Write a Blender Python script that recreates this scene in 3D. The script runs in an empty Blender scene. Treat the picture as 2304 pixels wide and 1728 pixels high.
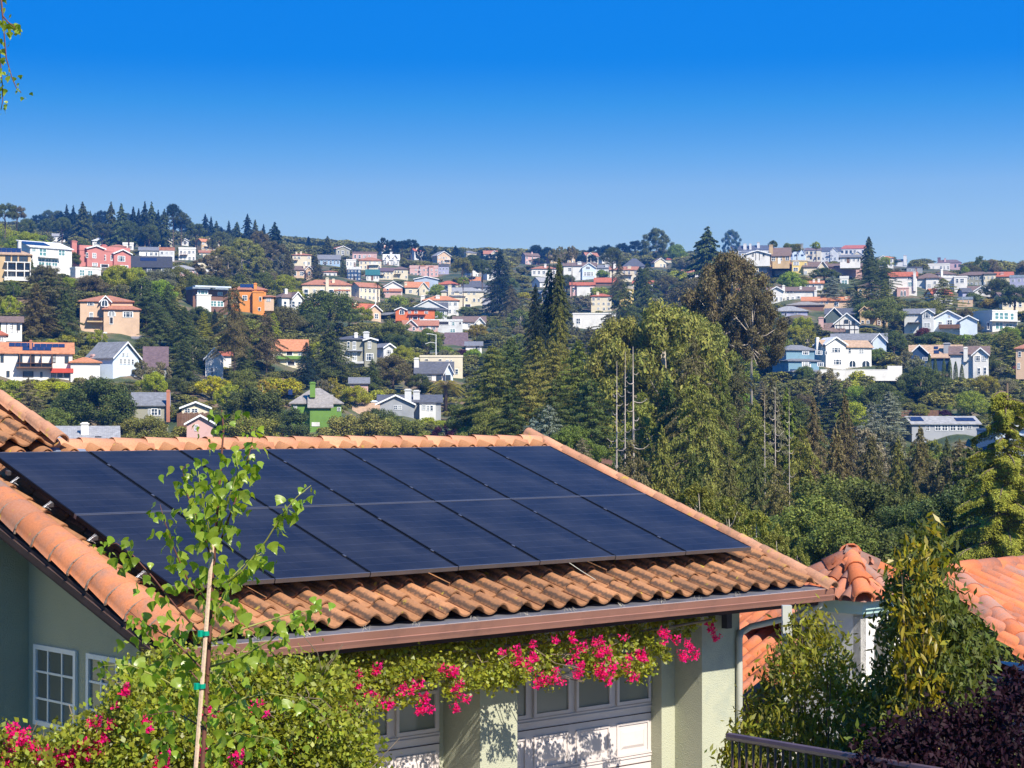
import bpy, math, random
import numpy as np
from mathutils import Vector, Matrix

# ------------------------------------------------------------------ camera, world, sun, exposure
FPX, PITCH = 4333.5, 0.0191
SC = bpy.context.scene
COL = SC.collection
cam_d = bpy.data.cameras.new("camera")
cam = bpy.data.objects.new("camera", cam_d)
COL.objects.link(cam)
cam_d.sensor_width = 36.0
cam_d.lens = FPX / 2304.0 * 36.0
cam_d.clip_start = 0.1
cam_d.clip_end = 8000.0
cam.location = (0, 0, 0)
cam.rotation_euler = (math.pi / 2 + PITCH, 0, 0)
SC.camera = cam

A = np.array([0.74038, 0.67219, 0.0])      # along the ridge of the garage roof
B = np.array([0.67219, -0.74038, 0.0])     # down its front slope (horizontal part)
SUN_AZ = B * math.cos(math.radians(8)) - A * math.sin(math.radians(8))
SUN_EL = math.radians(45)
to_sun = Vector((SUN_AZ[0] * math.cos(SUN_EL), SUN_AZ[1] * math.cos(SUN_EL), math.sin(SUN_EL)))
sun_d = bpy.data.lights.new("sun", "SUN")
sun_d.energy = 5.0
sun_d.angle = math.radians(0.53)
sun_d.color = (1.0, 0.93, 0.82)
sun = bpy.data.objects.new("sun", sun_d)
COL.objects.link(sun)
sun.rotation_euler = to_sun.to_track_quat('Z', 'Y').to_euler()

world = bpy.data.worlds.new("World")
SC.world = world
world.use_nodes = True
wn = world.node_tree
wn.nodes.clear()
w_out = wn.nodes.new("ShaderNodeOutputWorld")
w_bg = wn.nodes.new("ShaderNodeBackground")
w_bg.inputs["Strength"].default_value = 0.575
w_sky = wn.nodes.new("ShaderNodeTexSky")
w_sky.sky_type = 'NISHITA'
w_sky.sun_disc = False
w_sky.sun_elevation = SUN_EL
w_sky.sun_rotation = math.atan2(SUN_AZ[0], SUN_AZ[1])
w_sky.air_density = 1.0
w_sky.dust_density = 0.15
w_sky.ozone_density = 3.0
# a deep, quickly darkening clear sky: the elevation is stretched a little, the colour made purer
w_tc = wn.nodes.new("ShaderNodeTexCoord")
w_sep = wn.nodes.new("ShaderNodeSeparateXYZ")
w_max = wn.nodes.new("ShaderNodeMath"); w_max.operation = 'MAXIMUM'; w_max.inputs[1].default_value = 0.0
w_pow = wn.nodes.new("ShaderNodeMath"); w_pow.operation = 'POWER'; w_pow.inputs[1].default_value = 2.6
w_mul = wn.nodes.new("ShaderNodeMath"); w_mul.operation = 'MULTIPLY'; w_mul.inputs[1].default_value = 40.0
w_cmb = wn.nodes.new("ShaderNodeCombineXYZ")
w_nrm = wn.nodes.new("ShaderNodeVectorMath"); w_nrm.operation = 'NORMALIZE'
# purer, more azure colours than the bare model: its red to blue ratio picks the hue, its own glow fades stay
w_rgb = wn.nodes.new("ShaderNodeSeparateColor")
w_div = wn.nodes.new("ShaderNodeMath"); w_div.operation = 'DIVIDE'
w_ramp = wn.nodes.new("ShaderNodeValToRGB")
SKY = [(0.284, (0.0, 0.212, 0.815)), (0.291, (0.0, 0.227, 0.839)), (0.314, (0.002, 0.254, 0.855)), (0.336, (0.05, 0.355, 0.863)), (0.385, (0.19, 0.503, 0.906)), (0.44, (0.344, 0.619, 0.915)), (0.54, (0.466, 0.732, 0.915)), (0.7, (0.583, 0.816, 0.889)), (0.85, (0.624, 0.863, 0.889))]
el = w_ramp.color_ramp.elements
el[0].position = SKY[0][0]; el[0].color = (*SKY[0][1], 1)
el[1].position = SKY[-1][0]; el[1].color = (*SKY[-1][1], 1)
for pos_, c_ in SKY[1:-1]: el.new(pos_).color = (*c_, 1)
wn.links.new(w_tc.outputs["Generated"], w_sep.inputs[0])
wn.links.new(w_sep.outputs["X"], w_cmb.inputs["X"]); wn.links.new(w_sep.outputs["Y"], w_cmb.inputs["Y"])
wn.links.new(w_sep.outputs["Z"], w_max.inputs[0]); wn.links.new(w_max.outputs[0], w_pow.inputs[0])
wn.links.new(w_pow.outputs[0], w_mul.inputs[0]); wn.links.new(w_mul.outputs[0], w_cmb.inputs["Z"])
wn.links.new(w_cmb.outputs[0], w_nrm.inputs[0])
wn.links.new(w_nrm.outputs[0], w_sky.inputs["Vector"])
wn.links.new(w_sky.outputs[0], w_rgb.inputs[0])
wn.links.new(w_rgb.outputs[0], w_div.inputs[0]); wn.links.new(w_rgb.outputs[2], w_div.inputs[1])
wn.links.new(w_div.outputs[0], w_ramp.inputs[0]); wn.links.new(w_ramp.outputs[0], w_bg.inputs["Color"])
wn.links.new(w_bg.outputs[0], w_out.inputs["Surface"])

SC.view_settings.view_transform = 'Standard'
SC.view_settings.look = 'None'
SC.view_settings.exposure = 0.8
SC.view_settings.gamma = 1.0
SC.view_settings.use_curve_mapping = False
SC.cycles.max_bounces = 6
SC.cycles.diffuse_bounces = 3
SC.cycles.glossy_bounces = 3
SC.cycles.transmission_bounces = 4
SC.cycles.volume_bounces = 0
SC.cycles.transparent_max_bounces = 8
SC.cycles.use_denoising = True
SC.cycles.sample_clamp_indirect = 6.0

# ------------------------------------------------------------------ geometry of the view
O3 = np.array([-5.0194, 18.5514, -0.3015])  # garage frame origin: upper left corner of the solar array
TH = 0.3239                                 # roof pitch
TT = math.tan(TH)
CP, SP = math.cos(PITCH), math.sin(PITCH)

def ray(px, py):
    x = (px - 1152) / FPX; z = (864 - py) / FPX
    return np.array([x, CP - z * SP, SP + z * CP])

def P(px, py, d):
    """point seen at photograph pixel px,py whose forward distance is d"""
    r = ray(px, py)
    return Vector(r * (d / r[1]))

def G(u, w, z):
    return Vector(O3 + u * A + w * B + np.array([0, 0, z]))

def on_w(px, py, w):
    """local point of the garage frame on the vertical plane w = const"""
    r = ray(px, py)
    R = np.array([r @ A, r @ B, r[2]])
    d = -O3
    C = np.array([d @ A, d @ B, d[2]])
    t = (w - C[1]) / R[1]
    return C + t * R

GM = Matrix(((A[0], B[0], 0, O3[0]), (A[1], B[1], 0, O3[1]), (0, 0, 1, O3[2]), (0, 0, 0, 1)))
# a right-handed frame: x along A, y against B (uphill), z up.
GR = Matrix(((A[0], -B[0], 0, O3[0]), (A[1], -B[1], 0, O3[1]), (0, 0, 1, O3[2]), (0, 0, 0, 1)))
RND = random.Random(11)
NR = np.random.default_rng(5)

# ------------------------------------------------------------------ object helpers
def props(o, label=None, cat=None, group=None, kind=None):
    if label: o["label"] = label
    if cat: o["category"] = cat
    if group: o["group"] = group
    if kind: o["kind"] = kind
    return o

def link(o, parent=None):
    COL.objects.link(o)
    if parent is not None:
        o.parent = parent
    return o

def thing(name, label, cat, loc=(0, 0, 0), rz=0.0, group=None):
    o = bpy.data.objects.new(name, None)
    o.empty_display_size = 0.2
    o.location = loc
    o.rotation_euler = (0, 0, rz)
    link(o)
    return props(o, label, cat, group)

def obj(name, me, parent=None, loc=None, rot=None, scale=None, mat=None, color=None):
    o = bpy.data.objects.new(name, me)
    if mat is not None and len(me.materials) == 0:
        me.materials.append(mat)
    if loc is not None: o.location = loc
    if rot is not None: o.rotation_euler = rot
    if scale is not None: o.scale = scale
    if color is not None: o.color = (*color, 1)
    return link(o, parent)

def mesh_np(name, V, faces, mat=None, smooth=False):
    """V (n,3), faces either (m,4)/(m,3) array or a list of such arrays"""
    me = bpy.data.meshes.new(name)
    if not isinstance(faces, list): faces = [faces]
    faces = [np.asarray(f, dtype=np.int32) for f in faces if len(f)]
    V = np.asarray(V, dtype=np.float32)
    nl = sum(f.size for f in faces); nf = sum(len(f) for f in faces)
    me.vertices.add(len(V)); me.vertices.foreach_set("co", V.ravel())
    me.loops.add(nl); me.loops.foreach_set("vertex_index", np.concatenate([f.ravel() for f in faces]))
    me.polygons.add(nf)
    tot = np.concatenate([np.full(len(f), f.shape[1], dtype=np.int32) for f in faces])
    st = np.concatenate([[0], np.cumsum(tot)[:-1]]).astype(np.int32)
    me.polygons.foreach_set("loop_start", st)
    me.polygons.foreach_set("loop_total", tot)
    if smooth: me.polygons.foreach_set("use_smooth", np.ones(nf, dtype=bool))
    me.update(calc_edges=True)
    if mat: me.materials.append(mat)
    return me

class MB:
    """collects simple solids, builds one mesh"""
    def __init__(s): s.v = []; s.f = []
    def add(s, vs, fs):
        n = len(s.v); s.v += [tuple(v) for v in vs]; s.f += [tuple(i + n for i in f) for f in fs]; return s
    def box(s, x0, y0, z0, x1, y1, z1):
        return s.add([(x0,y0,z0),(x1,y0,z0),(x1,y1,z0),(x0,y1,z0),(x0,y0,z1),(x1,y0,z1),(x1,y1,z1),(x0,y1,z1)],
                     [(0,3,2,1),(4,5,6,7),(0,1,5,4),(1,2,6,5),(2,3,7,6),(3,0,4,7)])
    def prism(s, poly, y0, y1):
        """poly of (x,z) counter-clockwise seen from -y, extruded y0..y1"""
        n = len(poly)
        vs = [(x, y0, z) for x, z in poly] + [(x, y1, z) for x, z in poly]
        fs = [tuple(range(n)), tuple(range(2*n-1, n-1, -1))] + [(i, i+n, (i+1)%n+n, (i+1)%n) for i in range(n)]
        return s.add(vs, fs)
    def prismx(s, poly, x0, x1):
        """poly of (y,z) extruded along x"""
        n = len(poly)
        vs = [(x0, y, z) for y, z in poly] + [(x1, y, z) for y, z in poly]
        fs = [tuple(range(n-1, -1, -1)), tuple(range(n, 2*n))] + [((i+1)%n, (i+1)%n+n, i+n, i) for i in range(n)]
        return s.add(vs, fs)
    def tube(s, pts, r, n=6, cap=True):
        pts = [Vector(p) for p in pts]
        rs = r if isinstance(r, (list, tuple)) else [r] * len(pts)
        base = len(s.v)
        for i, p in enumerate(pts):
            t = (pts[min(i+1, len(pts)-1)] - pts[max(i-1, 0)]).normalized()
            a = t.orthogonal().normalized() if i == 0 else (a - t * a.dot(t)).normalized()
            b = t.cross(a)
            for k in range(n):
                q = 2 * math.pi * k / n
                s.v.append(tuple(p + (a * math.cos(q) + b * math.sin(q)) * rs[i]))
        for i in range(len(pts) - 1):
            for k in range(n):
                s.f.append((base+i*n+k, base+i*n+(k+1)%n, base+(i+1)*n+(k+1)%n, base+(i+1)*n+k))
        if cap:
            s.f.append(tuple(base + k for k in range(n-1, -1, -1)))
            s.f.append(tuple(base + (len(pts)-1)*n + k for k in range(n)))
        return s
    def mesh(s, name, mat=None, smooth=False):
        me = bpy.data.meshes.new(name)
        me.from_pydata(s.v, [], s.f)
        if smooth: me.polygons.foreach_set("use_smooth", [True] * len(me.polygons))
        me.update()
        if mat: me.materials.append(mat)
        return me

def build(mb, name, mat, parent=None, smooth=False, **k):
    return obj(name, mb.mesh(name, mat, smooth), parent, **k)

# ------------------------------------------------------------------ materials
def new_mat(name):
    m = bpy.data.materials.new(name); m.use_nodes = True
    nt = m.node_tree
    return m, nt, nt.nodes["Principled BSDF"]

def nd(nt, t, **k):
    n = nt.nodes.new(t)
    for a, v in k.items(): setattr(n, a, v)
    return n

MCACHE = {}
def mat(name, col, rough=0.8, var=0.12, scale=3.0, bump=0.0, metal=0.0, spec=0.3, bscale=None, dirt=None, dscale=1.0, coat=0.0):
    """painted or plastered surface: base colour, soft mottling, optional dirt patches and fine relief"""
    key = (name, tuple(col))
    if key in MCACHE: return MCACHE[key]
    m, nt, b = new_mat(name)
    L = nt.links
    tc = nd(nt, "ShaderNodeTexCoord")
    n = nd(nt, "ShaderNodeTexNoise"); n.inputs["Scale"].default_value = scale; n.inputs["Detail"].default_value = 5
    L.new(tc.outputs["Object"], n.inputs["Vector"])
    cr = nd(nt, "ShaderNodeMapRange")
    cr.inputs["From Min"].default_value = 0.3; cr.inputs["From Max"].default_value = 0.7
    cr.inputs["To Min"].default_value = 1 - var; cr.inputs["To Max"].default_value = 1 + var
    L.new(n.outputs["Fac"], cr.inputs["Value"])
    vm = nd(nt, "ShaderNodeVectorMath", operation='SCALE')
    vm.inputs[0].default_value = col[:3]
    L.new(cr.outputs[0], vm.inputs["Scale"])
    out = vm.outputs[0]
    if dirt:
        n2 = nd(nt, "ShaderNodeTexNoise"); n2.inputs["Scale"].default_value = dscale; n2.inputs["Detail"].default_value = 8
        n2.inputs["Roughness"].default_value = 0.7
        L.new(tc.outputs["Object"], n2.inputs["Vector"])
        r2 = nd(nt, "ShaderNodeMapRange"); r2.inputs["From Min"].default_value = 0.52; r2.inputs["From Max"].default_value = 0.68
        L.new(n2.outputs["Fac"], r2.inputs["Value"])
        mx = nd(nt, "ShaderNodeMix", data_type='RGBA')
        L.new(r2.outputs[0], mx.inputs[0]); L.new(out, mx.inputs[6]); mx.inputs[7].default_value = (*dirt, 1)
        out = mx.outputs[2]
    L.new(out, b.inputs["Base Color"])
    b.inputs["Roughness"].default_value = rough
    b.inputs["Metallic"].default_value = metal
    b.inputs["Specular IOR Level"].default_value = spec
    b.inputs["Coat Weight"].default_value = coat
    if bump:
        nb = nd(nt, "ShaderNodeTexNoise"); nb.inputs["Scale"].default_value = bscale or scale * 12; nb.inputs["Detail"].default_value = 4
        L.new(tc.outputs["Object"], nb.inputs["Vector"])
        bp = nd(nt, "ShaderNodeBump"); bp.inputs["Strength"].default_value = bump; bp.inputs["Distance"].default_value = 0.02
        L.new(nb.outputs["Fac"], bp.inputs["Height"]); L.new(bp.outputs[0], b.inputs["Normal"])
    MCACHE[key] = m
    return m

def leaf_mat(name, col=None, trans=0.3, var=0.45, rough=0.5, spec=0.35, tint=(1.15, 1.1, 0.5), ncol=None, icol=None):
    """foliage: colour from the object (or fixed), every leaf a little different"""
    m, nt, b = new_mat(name); L = nt.links
    geo = nd(nt, "ShaderNodeNewGeometry")
    mr = nd(nt, "ShaderNodeMapRange"); mr.inputs["To Min"].default_value = 1 - var; mr.inputs["To Max"].default_value = 1 + var
    L.new(geo.outputs["Random Per Island"], mr.inputs["Value"])
    if col is None:
        oi = nd(nt, "ShaderNodeObjectInfo"); src = oi.outputs["Color"]
    else:
        rgb = nd(nt, "ShaderNodeRGB"); rgb.outputs[0].default_value = (*col, 1); src = rgb.outputs[0]
    if ncol is not None:      # second colour shows in patches over the crown
        tc = nd(nt, "ShaderNodeTexCoord"); nz = nd(nt, "ShaderNodeTexNoise"); nz.inputs["Scale"].default_value = 0.9
        L.new(tc.outputs["Object"], nz.inputs["Vector"])
        r = nd(nt, "ShaderNodeMapRange"); r.inputs["From Min"].default_value = 0.42; r.inputs["From Max"].default_value = 0.62
        L.new(nz.outputs["Fac"], r.inputs["Value"])
        mx = nd(nt, "ShaderNodeMix", data_type='RGBA'); L.new(r.outputs[0], mx.inputs[0]); L.new(src, mx.inputs[6]); mx.inputs[7].default_value = (*ncol, 1)
        src = mx.outputs[2]
    if icol is not None:      # every scattered plant between two colours
        oi2 = nd(nt, "ShaderNodeObjectInfo"); mx2 = nd(nt, "ShaderNodeMix", data_type='RGBA')
        L.new(oi2.outputs["Random"], mx2.inputs[0]); L.new(src, mx2.inputs[6]); mx2.inputs[7].default_value = (*icol, 1); src = mx2.outputs[2]
    sc = nd(nt, "ShaderNodeVectorMath", operation='SCALE'); L.new(src, sc.inputs[0]); L.new(mr.outputs[0], sc.inputs["Scale"])
    hs = nd(nt, "ShaderNodeHueSaturation")
    mh = nd(nt, "ShaderNodeMapRange"); mh.inputs["To Min"].default_value = 0.475; mh.inputs["To Max"].default_value = 0.515
    ml = nd(nt, "ShaderNodeMath", operation='FRACT'); m7 = nd(nt, "ShaderNodeMath", operation='MULTIPLY'); m7.inputs[1].default_value = 7.31
    L.new(geo.outputs["Random Per Island"], m7.inputs[0]); L.new(m7.outputs[0], ml.inputs[0]); L.new(ml.outputs[0], mh.inputs["Value"])
    L.new(mh.outputs[0], hs.inputs["Hue"]); L.new(sc.outputs[0], hs.inputs["Color"])
    L.new(hs.outputs[0], b.inputs["Base Color"])
    b.inputs["Roughness"].default_value = rough; b.inputs["Specular IOR Level"].default_value = spec
    tr = nd(nt, "ShaderNodeBsdfTranslucent")
    tm = nd(nt, "ShaderNodeVectorMath", operation='MULTIPLY'); L.new(hs.outputs[0], tm.inputs[0]); tm.inputs[1].default_value = tint
    L.new(tm.outputs[0], tr.inputs["Color"])
    mix = nd(nt, "ShaderNodeMixShader"); mix.inputs[0].default_value = trans
    L.new(b.outputs[0], mix.inputs[1]); L.new(tr.outputs[0], mix.inputs[2])
    L.new(mix.outputs[0], nt.nodes["Material Output"].inputs["Surface"])
    return m

M_FOL = leaf_mat("foliage", None, 0.36, 0.55, 0.6, 0.2)
M_BARK = mat("bark", (0.12, 0.085, 0.06), 0.9, 0.3, 6, 0.4)
M_PALEBARK = mat("pale_bark", (0.42, 0.36, 0.29), 0.85, 0.3, 3, 0.2)
M_GLASS = mat("window_glass", (0.03, 0.045, 0.06), 0.08, 0.3, 0.6, spec=0.8)
M_WHITE = mat("white_trim", (0.8, 0.8, 0.78), 0.6, 0.05)

# ------------------------------------------------------------------ terrain
DK = np.array([300, 340, 380, 450, 520, 600, 720, 850, 1000, 1300, 1800.])
CK = np.array([0, 400, 1000, 1450, 1800, 2300.])
YK = np.array([
    [1120, 925, 815, 690, 606, 580, 566, 556, 546, 520, 516],
    [1130, 965, 885, 765, 668, 632, 604, 585, 562, 538, 534],
    [1180, 1060, 968, 865, 806, 765, 724, 668, 606, 580, 575],
    [1250, 1130, 1045, 935, 852, 782, 722, 662, 612, 588, 584],
    [1250, 1095, 1005, 852, 768, 702, 598, 592, 590, 590, 590],
    [1200, 1085, 1002, 882, 792, 722, 664, 634, 622, 618, 618]])
HZ = 947.0

def prof_y(px, d):
    c = np.interp(px, CK, np.arange(6)); i = int(min(c, 4)); f = c - i
    row = YK[i] * (1 - f) + YK[i+1] * f
    return float(np.interp(math.log(d), np.log(DK), row))

def d_of(px, y):
    c = np.interp(px, CK, np.arange(6)); i = int(min(c, 4)); f = c - i
    row = YK[i] * (1 - f) + YK[i+1] * f
    return float(math.exp(np.interp(-y, -row, np.log(DK))))

def gz(px, d):
    """ground height at azimuth column px and distance d"""
    if d >= 300:
        dd = min(d, 1800)
        return (HZ - prof_y(px, dd)) / FPX * dd
    z300 = (HZ - prof_y(px, 300)) / FPX * 300
    if d >= 27:
        return float(np.interp(d, [27, 45, 90, 150, 220, 300], [-4.75, -9.5, -20, -29, -27, z300]))
    return float(np.interp(d, [0, 2, 15, 27], [-1.7, -1.75, -4.72, -4.75]))

def ground_mesh():
    th = np.concatenate([np.linspace(-180, -24, 30), np.linspace(-22, 22, 177), np.linspace(24, 180, 30)])
    ds = np.concatenate([[0.3, 2, 5, 9, 15, 20, 27, 35, 45, 60, 90, 120, 150, 185, 220, 260], np.geomspace(300, 1800, 46), [2100, 2600]])
    V = []
    for r in ds:
        for t in th:
            a = math.radians(t)
            px = 1152 + FPX * math.tan(math.radians(max(-24, min(24, t))))
            d = r * math.cos(math.radians(max(-24, min(24, t))))
            z = gz(px, d)
            if abs(t) > 24 and d > 27:      # off to the sides and behind, the hills fade into low land
                z = z * max(0.0, 1 - (abs(t) - 24) / 60) - 12 * min(1, (abs(t) - 24) / 60)
            if d > 300:
                z += 0.6 * math.sin(t * 3.1 + r * .013) + 0.5 * math.sin(r * .05 + t)
            V.append((r * math.sin(a), r * math.cos(a), z))
    n = len(th)
    F = [(i*n+j, i*n+j+1, (i+1)*n+j+1, (i+1)*n+j) for i in range(len(ds)-1) for j in range(n-1)]
    return mesh_np("ground", V, np.array(F), None, True)

def ground_mat():
    m, nt, b = new_mat("dry_hillside_soil"); L = nt.links
    tc = nd(nt, "ShaderNodeTexCoord")
    n1 = nd(nt, "ShaderNodeTexNoise"); n1.inputs["Scale"].default_value = 0.09; n1.inputs["Detail"].default_value = 8
    L.new(tc.outputs["Object"], n1.inputs["Vector"])
    cr = nd(nt, "ShaderNodeValToRGB")
    e = cr.color_ramp.elements
    e[0].position = 0.38; e[0].color = (0.028, 0.05, 0.014, 1)
    e[1].position = 0.62; e[1].color = (0.19, 0.13, 0.075, 1)
    k = cr.color_ramp.elements.new(0.5); k.color = (0.075, 0.09, 0.03, 1)
    L.new(n1.outputs["Fac"], cr.inputs[0]); L.new(cr.outputs[0], b.inputs["Base Color"])
    b.inputs["Roughness"].default_value = 0.95
    nb = nd(nt, "ShaderNodeTexNoise"); nb.inputs["Scale"].default_value = 1.1; nb.inputs["Detail"].default_value = 8
    L.new(tc.outputs["Object"], nb.inputs["Vector"])
    bp = nd(nt, "ShaderNodeBump"); bp.inputs["Distance"].default_value = 0.8; L.new(nb.outputs["Fac"], bp.inputs["Height"]); L.new(bp.outputs[0], b.inputs["Normal"])
    return m

g_me = ground_mesh(); g_me.materials.append(ground_mat())
props(obj("ground", g_me), kind="structure")

# haze: one closed volume round the camera and the whole scene
hz = MB().box(-2750, -2750, -60, 2750, 2750, 262).mesh("haze")
hm = bpy.data.materials.new("pale_air"); hm.use_nodes = True
hn = hm.node_tree; hn.nodes.remove(hn.nodes["Principled BSDF"])
pv = hn.nodes.new("ShaderNodeVolumePrincipled")
pv.inputs["Color"].default_value = (0.06, 0.34, 0.95, 1)
pv.inputs["Density"].default_value = 0.00020
pv.inputs["Anisotropy"].default_value = 0.2
hn.links.new(pv.outputs[0], hn.nodes["Material Output"].inputs["Volume"])
hz.materials.append(hm)
props(obj("haze", hz), kind="stuff", label="thin blue air over the valley")

# ------------------------------------------------------------------ tree prototypes (unit height, unit crown width)
def quads(C, N, S, asp=1.0, roll=None):
    """one rhombic leaf per row: centre C, normal N, size S; asp = length / width"""
    n = len(C)
    N = N / (np.linalg.norm(N, axis=1, keepdims=True) + 1e-9)
    R = NR.normal(size=(n, 3)) if roll is None else roll
    T = R - (R * N).sum(1, keepdims=True) * N
    T /= (np.linalg.norm(T, axis=1, keepdims=True) + 1e-9)
    Bn = np.cross(N, T)
    S = np.asarray(S).reshape(-1, 1)
    a = T * S * asp; b = Bn * S
    V = np.stack([C - a, C - b * 1.0 + a * 0.15, C + a, C + b + a * 0.15], 1).reshape(-1, 3)
    F = np.arange(4 * n).reshape(-1, 4)
    return V, F

def sph(n):
    v = NR.normal(size=(n, 3)); return v / np.linalg.norm(v, axis=1, keepdims=True)

def clump_leaves(cc, cr, per, size, asp=1.3, flat=1.0, up=0.25, shell=0.55):
    Cs, Ns = [], []
    for c, r in zip(cc, cr):
        k = max(6, int(per * (r / np.mean(cr)) ** 2))
        d = sph(k)
        rad = r * (shell + (1 - shell) * NR.random(k)) * (0.85 + 0.3 * NR.random(k))
        p = d * rad[:, None] * np.array([1, 1, flat])
        Cs.append(c + p)
        Ns.append(d + NR.normal(size=(k, 3)) * 0.55 + np.array([0, 0, up]))
    C = np.concatenate(Cs); N = np.concatenate(Ns)
    return quads(C, N, size * (0.6 + 0.8 * NR.random(len(C))), asp)

def lobed(nl, zc, rx, rz, rmin, rmax, low=-0.5):
    """clump centres over a lobed ellipsoidal crown"""
    cc, cr = [], []
    while len(cc) < nl:
        d = sph(1)[0]
        if d[2] < low: continue
        lum = 1 + 0.22 * math.sin(3 * math.atan2(d[1], d[0]) + nl) * (1 - abs(d[2])) + 0.12 * NR.normal()
        q = 0.55 + 0.4 * NR.random() ** 0.5
        cc.append([d[0] * rx * q * lum, d[1] * rx * q * lum, zc + d[2] * rz * q])
        cr.append(rmin + (rmax - rmin) * NR.random())
    return np.array(cc), np.array(cr)

def trunk_mb(h, r, lean=0.02, limbs=(), n=7):
    mb = MB()
    mb.tube([(0, 0, -0.12), (lean * .3, 0, h * .3), (lean, lean * .5, h * .65), (lean * .6, 0, h)], [r * 1.35, r, r * .7, r * .25], n)
    for l in limbs:
        mb.tube(l, [r * .45, r * .3, r * .12][:len(l)], 5)
    return mb

TREES = {}
def reg(kind, crown, trunk, bark=None):
    TREES.setdefault(kind, []).append((crown, trunk))

def limb_set(n, z0, z1, reach, rise=0.25):
    out = []
    for i in range(n):
        a = i * 2.4 + NR.random(); z = z0 + (z1 - z0) * NR.random()
        l = reach * (0.6 + 0.5 * NR.random())
        out.append([(0, 0, z), (math.cos(a) * l * .5, math.sin(a) * l * .5, z + rise * .4), (math.cos(a) * l, math.sin(a) * l, z + rise)])
    return out

M_DEADW = mat('dead_wood', (.38, .32, .27), .9, .3, 3)
def make_trees():
    # round oak and broadleaf
    for v in range(3):
        cc, cr = lobed(75, 0.56, 0.47, 0.42, 0.07, 0.13)
        V, F = clump_leaves(cc, cr, 250, 0.0098, 1.25)
        reg('oak', mesh_np("oak_crown", V, F, M_FOL), trunk_mb(0.6, 0.03, 0.04, limb_set(7, .2, .45, .3)).mesh("oak_trunk", M_BARK, True))
    # loose pale broadleaf with visible gaps
    for v in range(2):
        cc, cr = lobed(60, 0.58, 0.46, 0.43, 0.05, 0.10, -0.7)
        V, F = clump_leaves(cc, cr, 120, 0.0115, 1.7)
        reg('loose', mesh_np("loose_crown", V, F, M_FOL), trunk_mb(0.8, 0.018, 0.04, limb_set(9, .2, .6, .3)).mesh("loose_trunk", M_PALEBARK, True))
    # eucalyptus: separate billowing clumps on long limbs
    for v in range(2):
        cc, cr = [], []
        tiers = 46
        for i in range(tiers):
            t = i / tiers
            z = 0.28 + 0.66 * t
            w = 0.46 * math.sin(math.pi * min(1, (0.12 + 0.80 * (1 - t) ** .75)) * 0.55 + .12) * (0.5 + .6 * NR.random())
            if t > .85: w *= .6
            a = i * 2.39996 + NR.random() * .5
            cc.append([math.cos(a) * w, math.sin(a) * w, z]); cr.append(0.065 + 0.05 * NR.random())
        cc, cr = np.array(cc), np.array(cr)
        V, F = clump_leaves(cc, cr, 620, 0.0058, 2.2, 0.8, 0.1, 0.3)
        lm = [[(0, 0, .3 + .5 * c[2] * .6), (c[0] * .5, c[1] * .5, c[2] * .85), tuple(c)] for c in cc[::3]]
        reg('eucalyptus', mesh_np("eucalyptus_crown", V, F, M_FOL), trunk_mb(0.9, 0.016, 0.03, lm).mesh("eucalyptus_trunk", M_PALEBARK, True))
    # conifers: whorls of drooping fronds
    def conifer(nb, z0, droop, power, dens, leaf, irregular, flat=0.25, ntw=9, lift=0.0):
        Cs, Ns, Ts = [], [], []
        mb = MB()
        mb.tube([(0, 0, -0.12), (0, 0, 0.4), (0, 0, 0.8), (0.004, 0, 1.0)], [0.020, 0.015, 0.008, 0.002], 6)
        for i in range(nb):
            t = (i + NR.random()) / nb
            z = z0 + (1 - z0) * t
            L = 0.5 * (1 - t) ** power * (1 - irregular + 2 * irregular * NR.random()) + 0.012
            if t < 0.12: L *= 0.65 + 2.6 * t
            a = i * 2.39996 + NR.random() * 0.7
            dx, dy = math.cos(a), math.sin(a)
            if i % 3 == 0 and L > .1:
                mb.tube([(0, 0, z), (dx * L * .5, dy * L * .5, z + lift * L * .3 - droop * L * .2), (dx * L * .85, dy * L * .85, z + lift * L - droop * L * .7)], [0.004, 0.003, 0.001], 4, False)
            k = max(8, int(dens * (L / 0.3)))
            s = NR.random(k) ** 0.75
            side = (NR.random(k) - .5) * L * 0.75 * (1.15 - s)
            zz = z + lift * L * s - droop * L * s ** 1.6 - np.abs(side) * droop * .5 + NR.normal(size=k) * 0.006
            C = np.stack([dx * L * s - dy * side, dy * L * s + dx * side, zz], 1)
            N = np.stack([NR.normal(size=k) * flat + dx * .25, NR.normal(size=k) * flat + dy * .25, np.full(k, 0.8)], 1) + NR.normal(size=(k, 3)) * .35
            T = np.stack([np.full(k, dx) - dy * np.sign(side) * .7, np.full(k, dy) + dx * np.sign(side) * .7, np.full(k, -droop * .8)], 1) + NR.normal(size=(k, 3)) * .25
            Cs.append(C); Ns.append(N); Ts.append(T)
        C = np.concatenate(Cs); N = np.concatenate(Ns); T = np.concatenate(Ts)
        V, F = quads(C, N, leaf * (0.6 + 0.8 * NR.random(len(C))), 2.4, T)
        return mesh_np("conifer_crown", V, F, M_FOL), mb.mesh("conifer_trunk", M_BARK, True)
    reg('fir', *conifer(150, .10, 0.20, 0.80, 240, 0.0046, .22))
    reg('fir', *conifer(120, .16, 0.24, 0.70, 260, 0.0048, .35))
    reg('spire', *conifer(90, .05, 0.30, 0.85, 130, 0.012, .25))
    reg('spire', *conifer(70, .12, 0.25, 0.75, 130, 0.013, .45))
    reg('cedar', *conifer(95, .08, 0.16, 0.62, 330, 0.0046, .35, .15, lift=.14))
    reg('cedar', *conifer(75, .15, 0.20, 0.55, 380, 0.0047, .45, .15, lift=.10))
    reg('ragged', *conifer(85, .20, 0.24, 0.55, 300, 0.0046, .55))
    reg('ragged', *conifer(70, .28, 0.22, 0.50, 340, 0.0046, .6))
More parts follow.
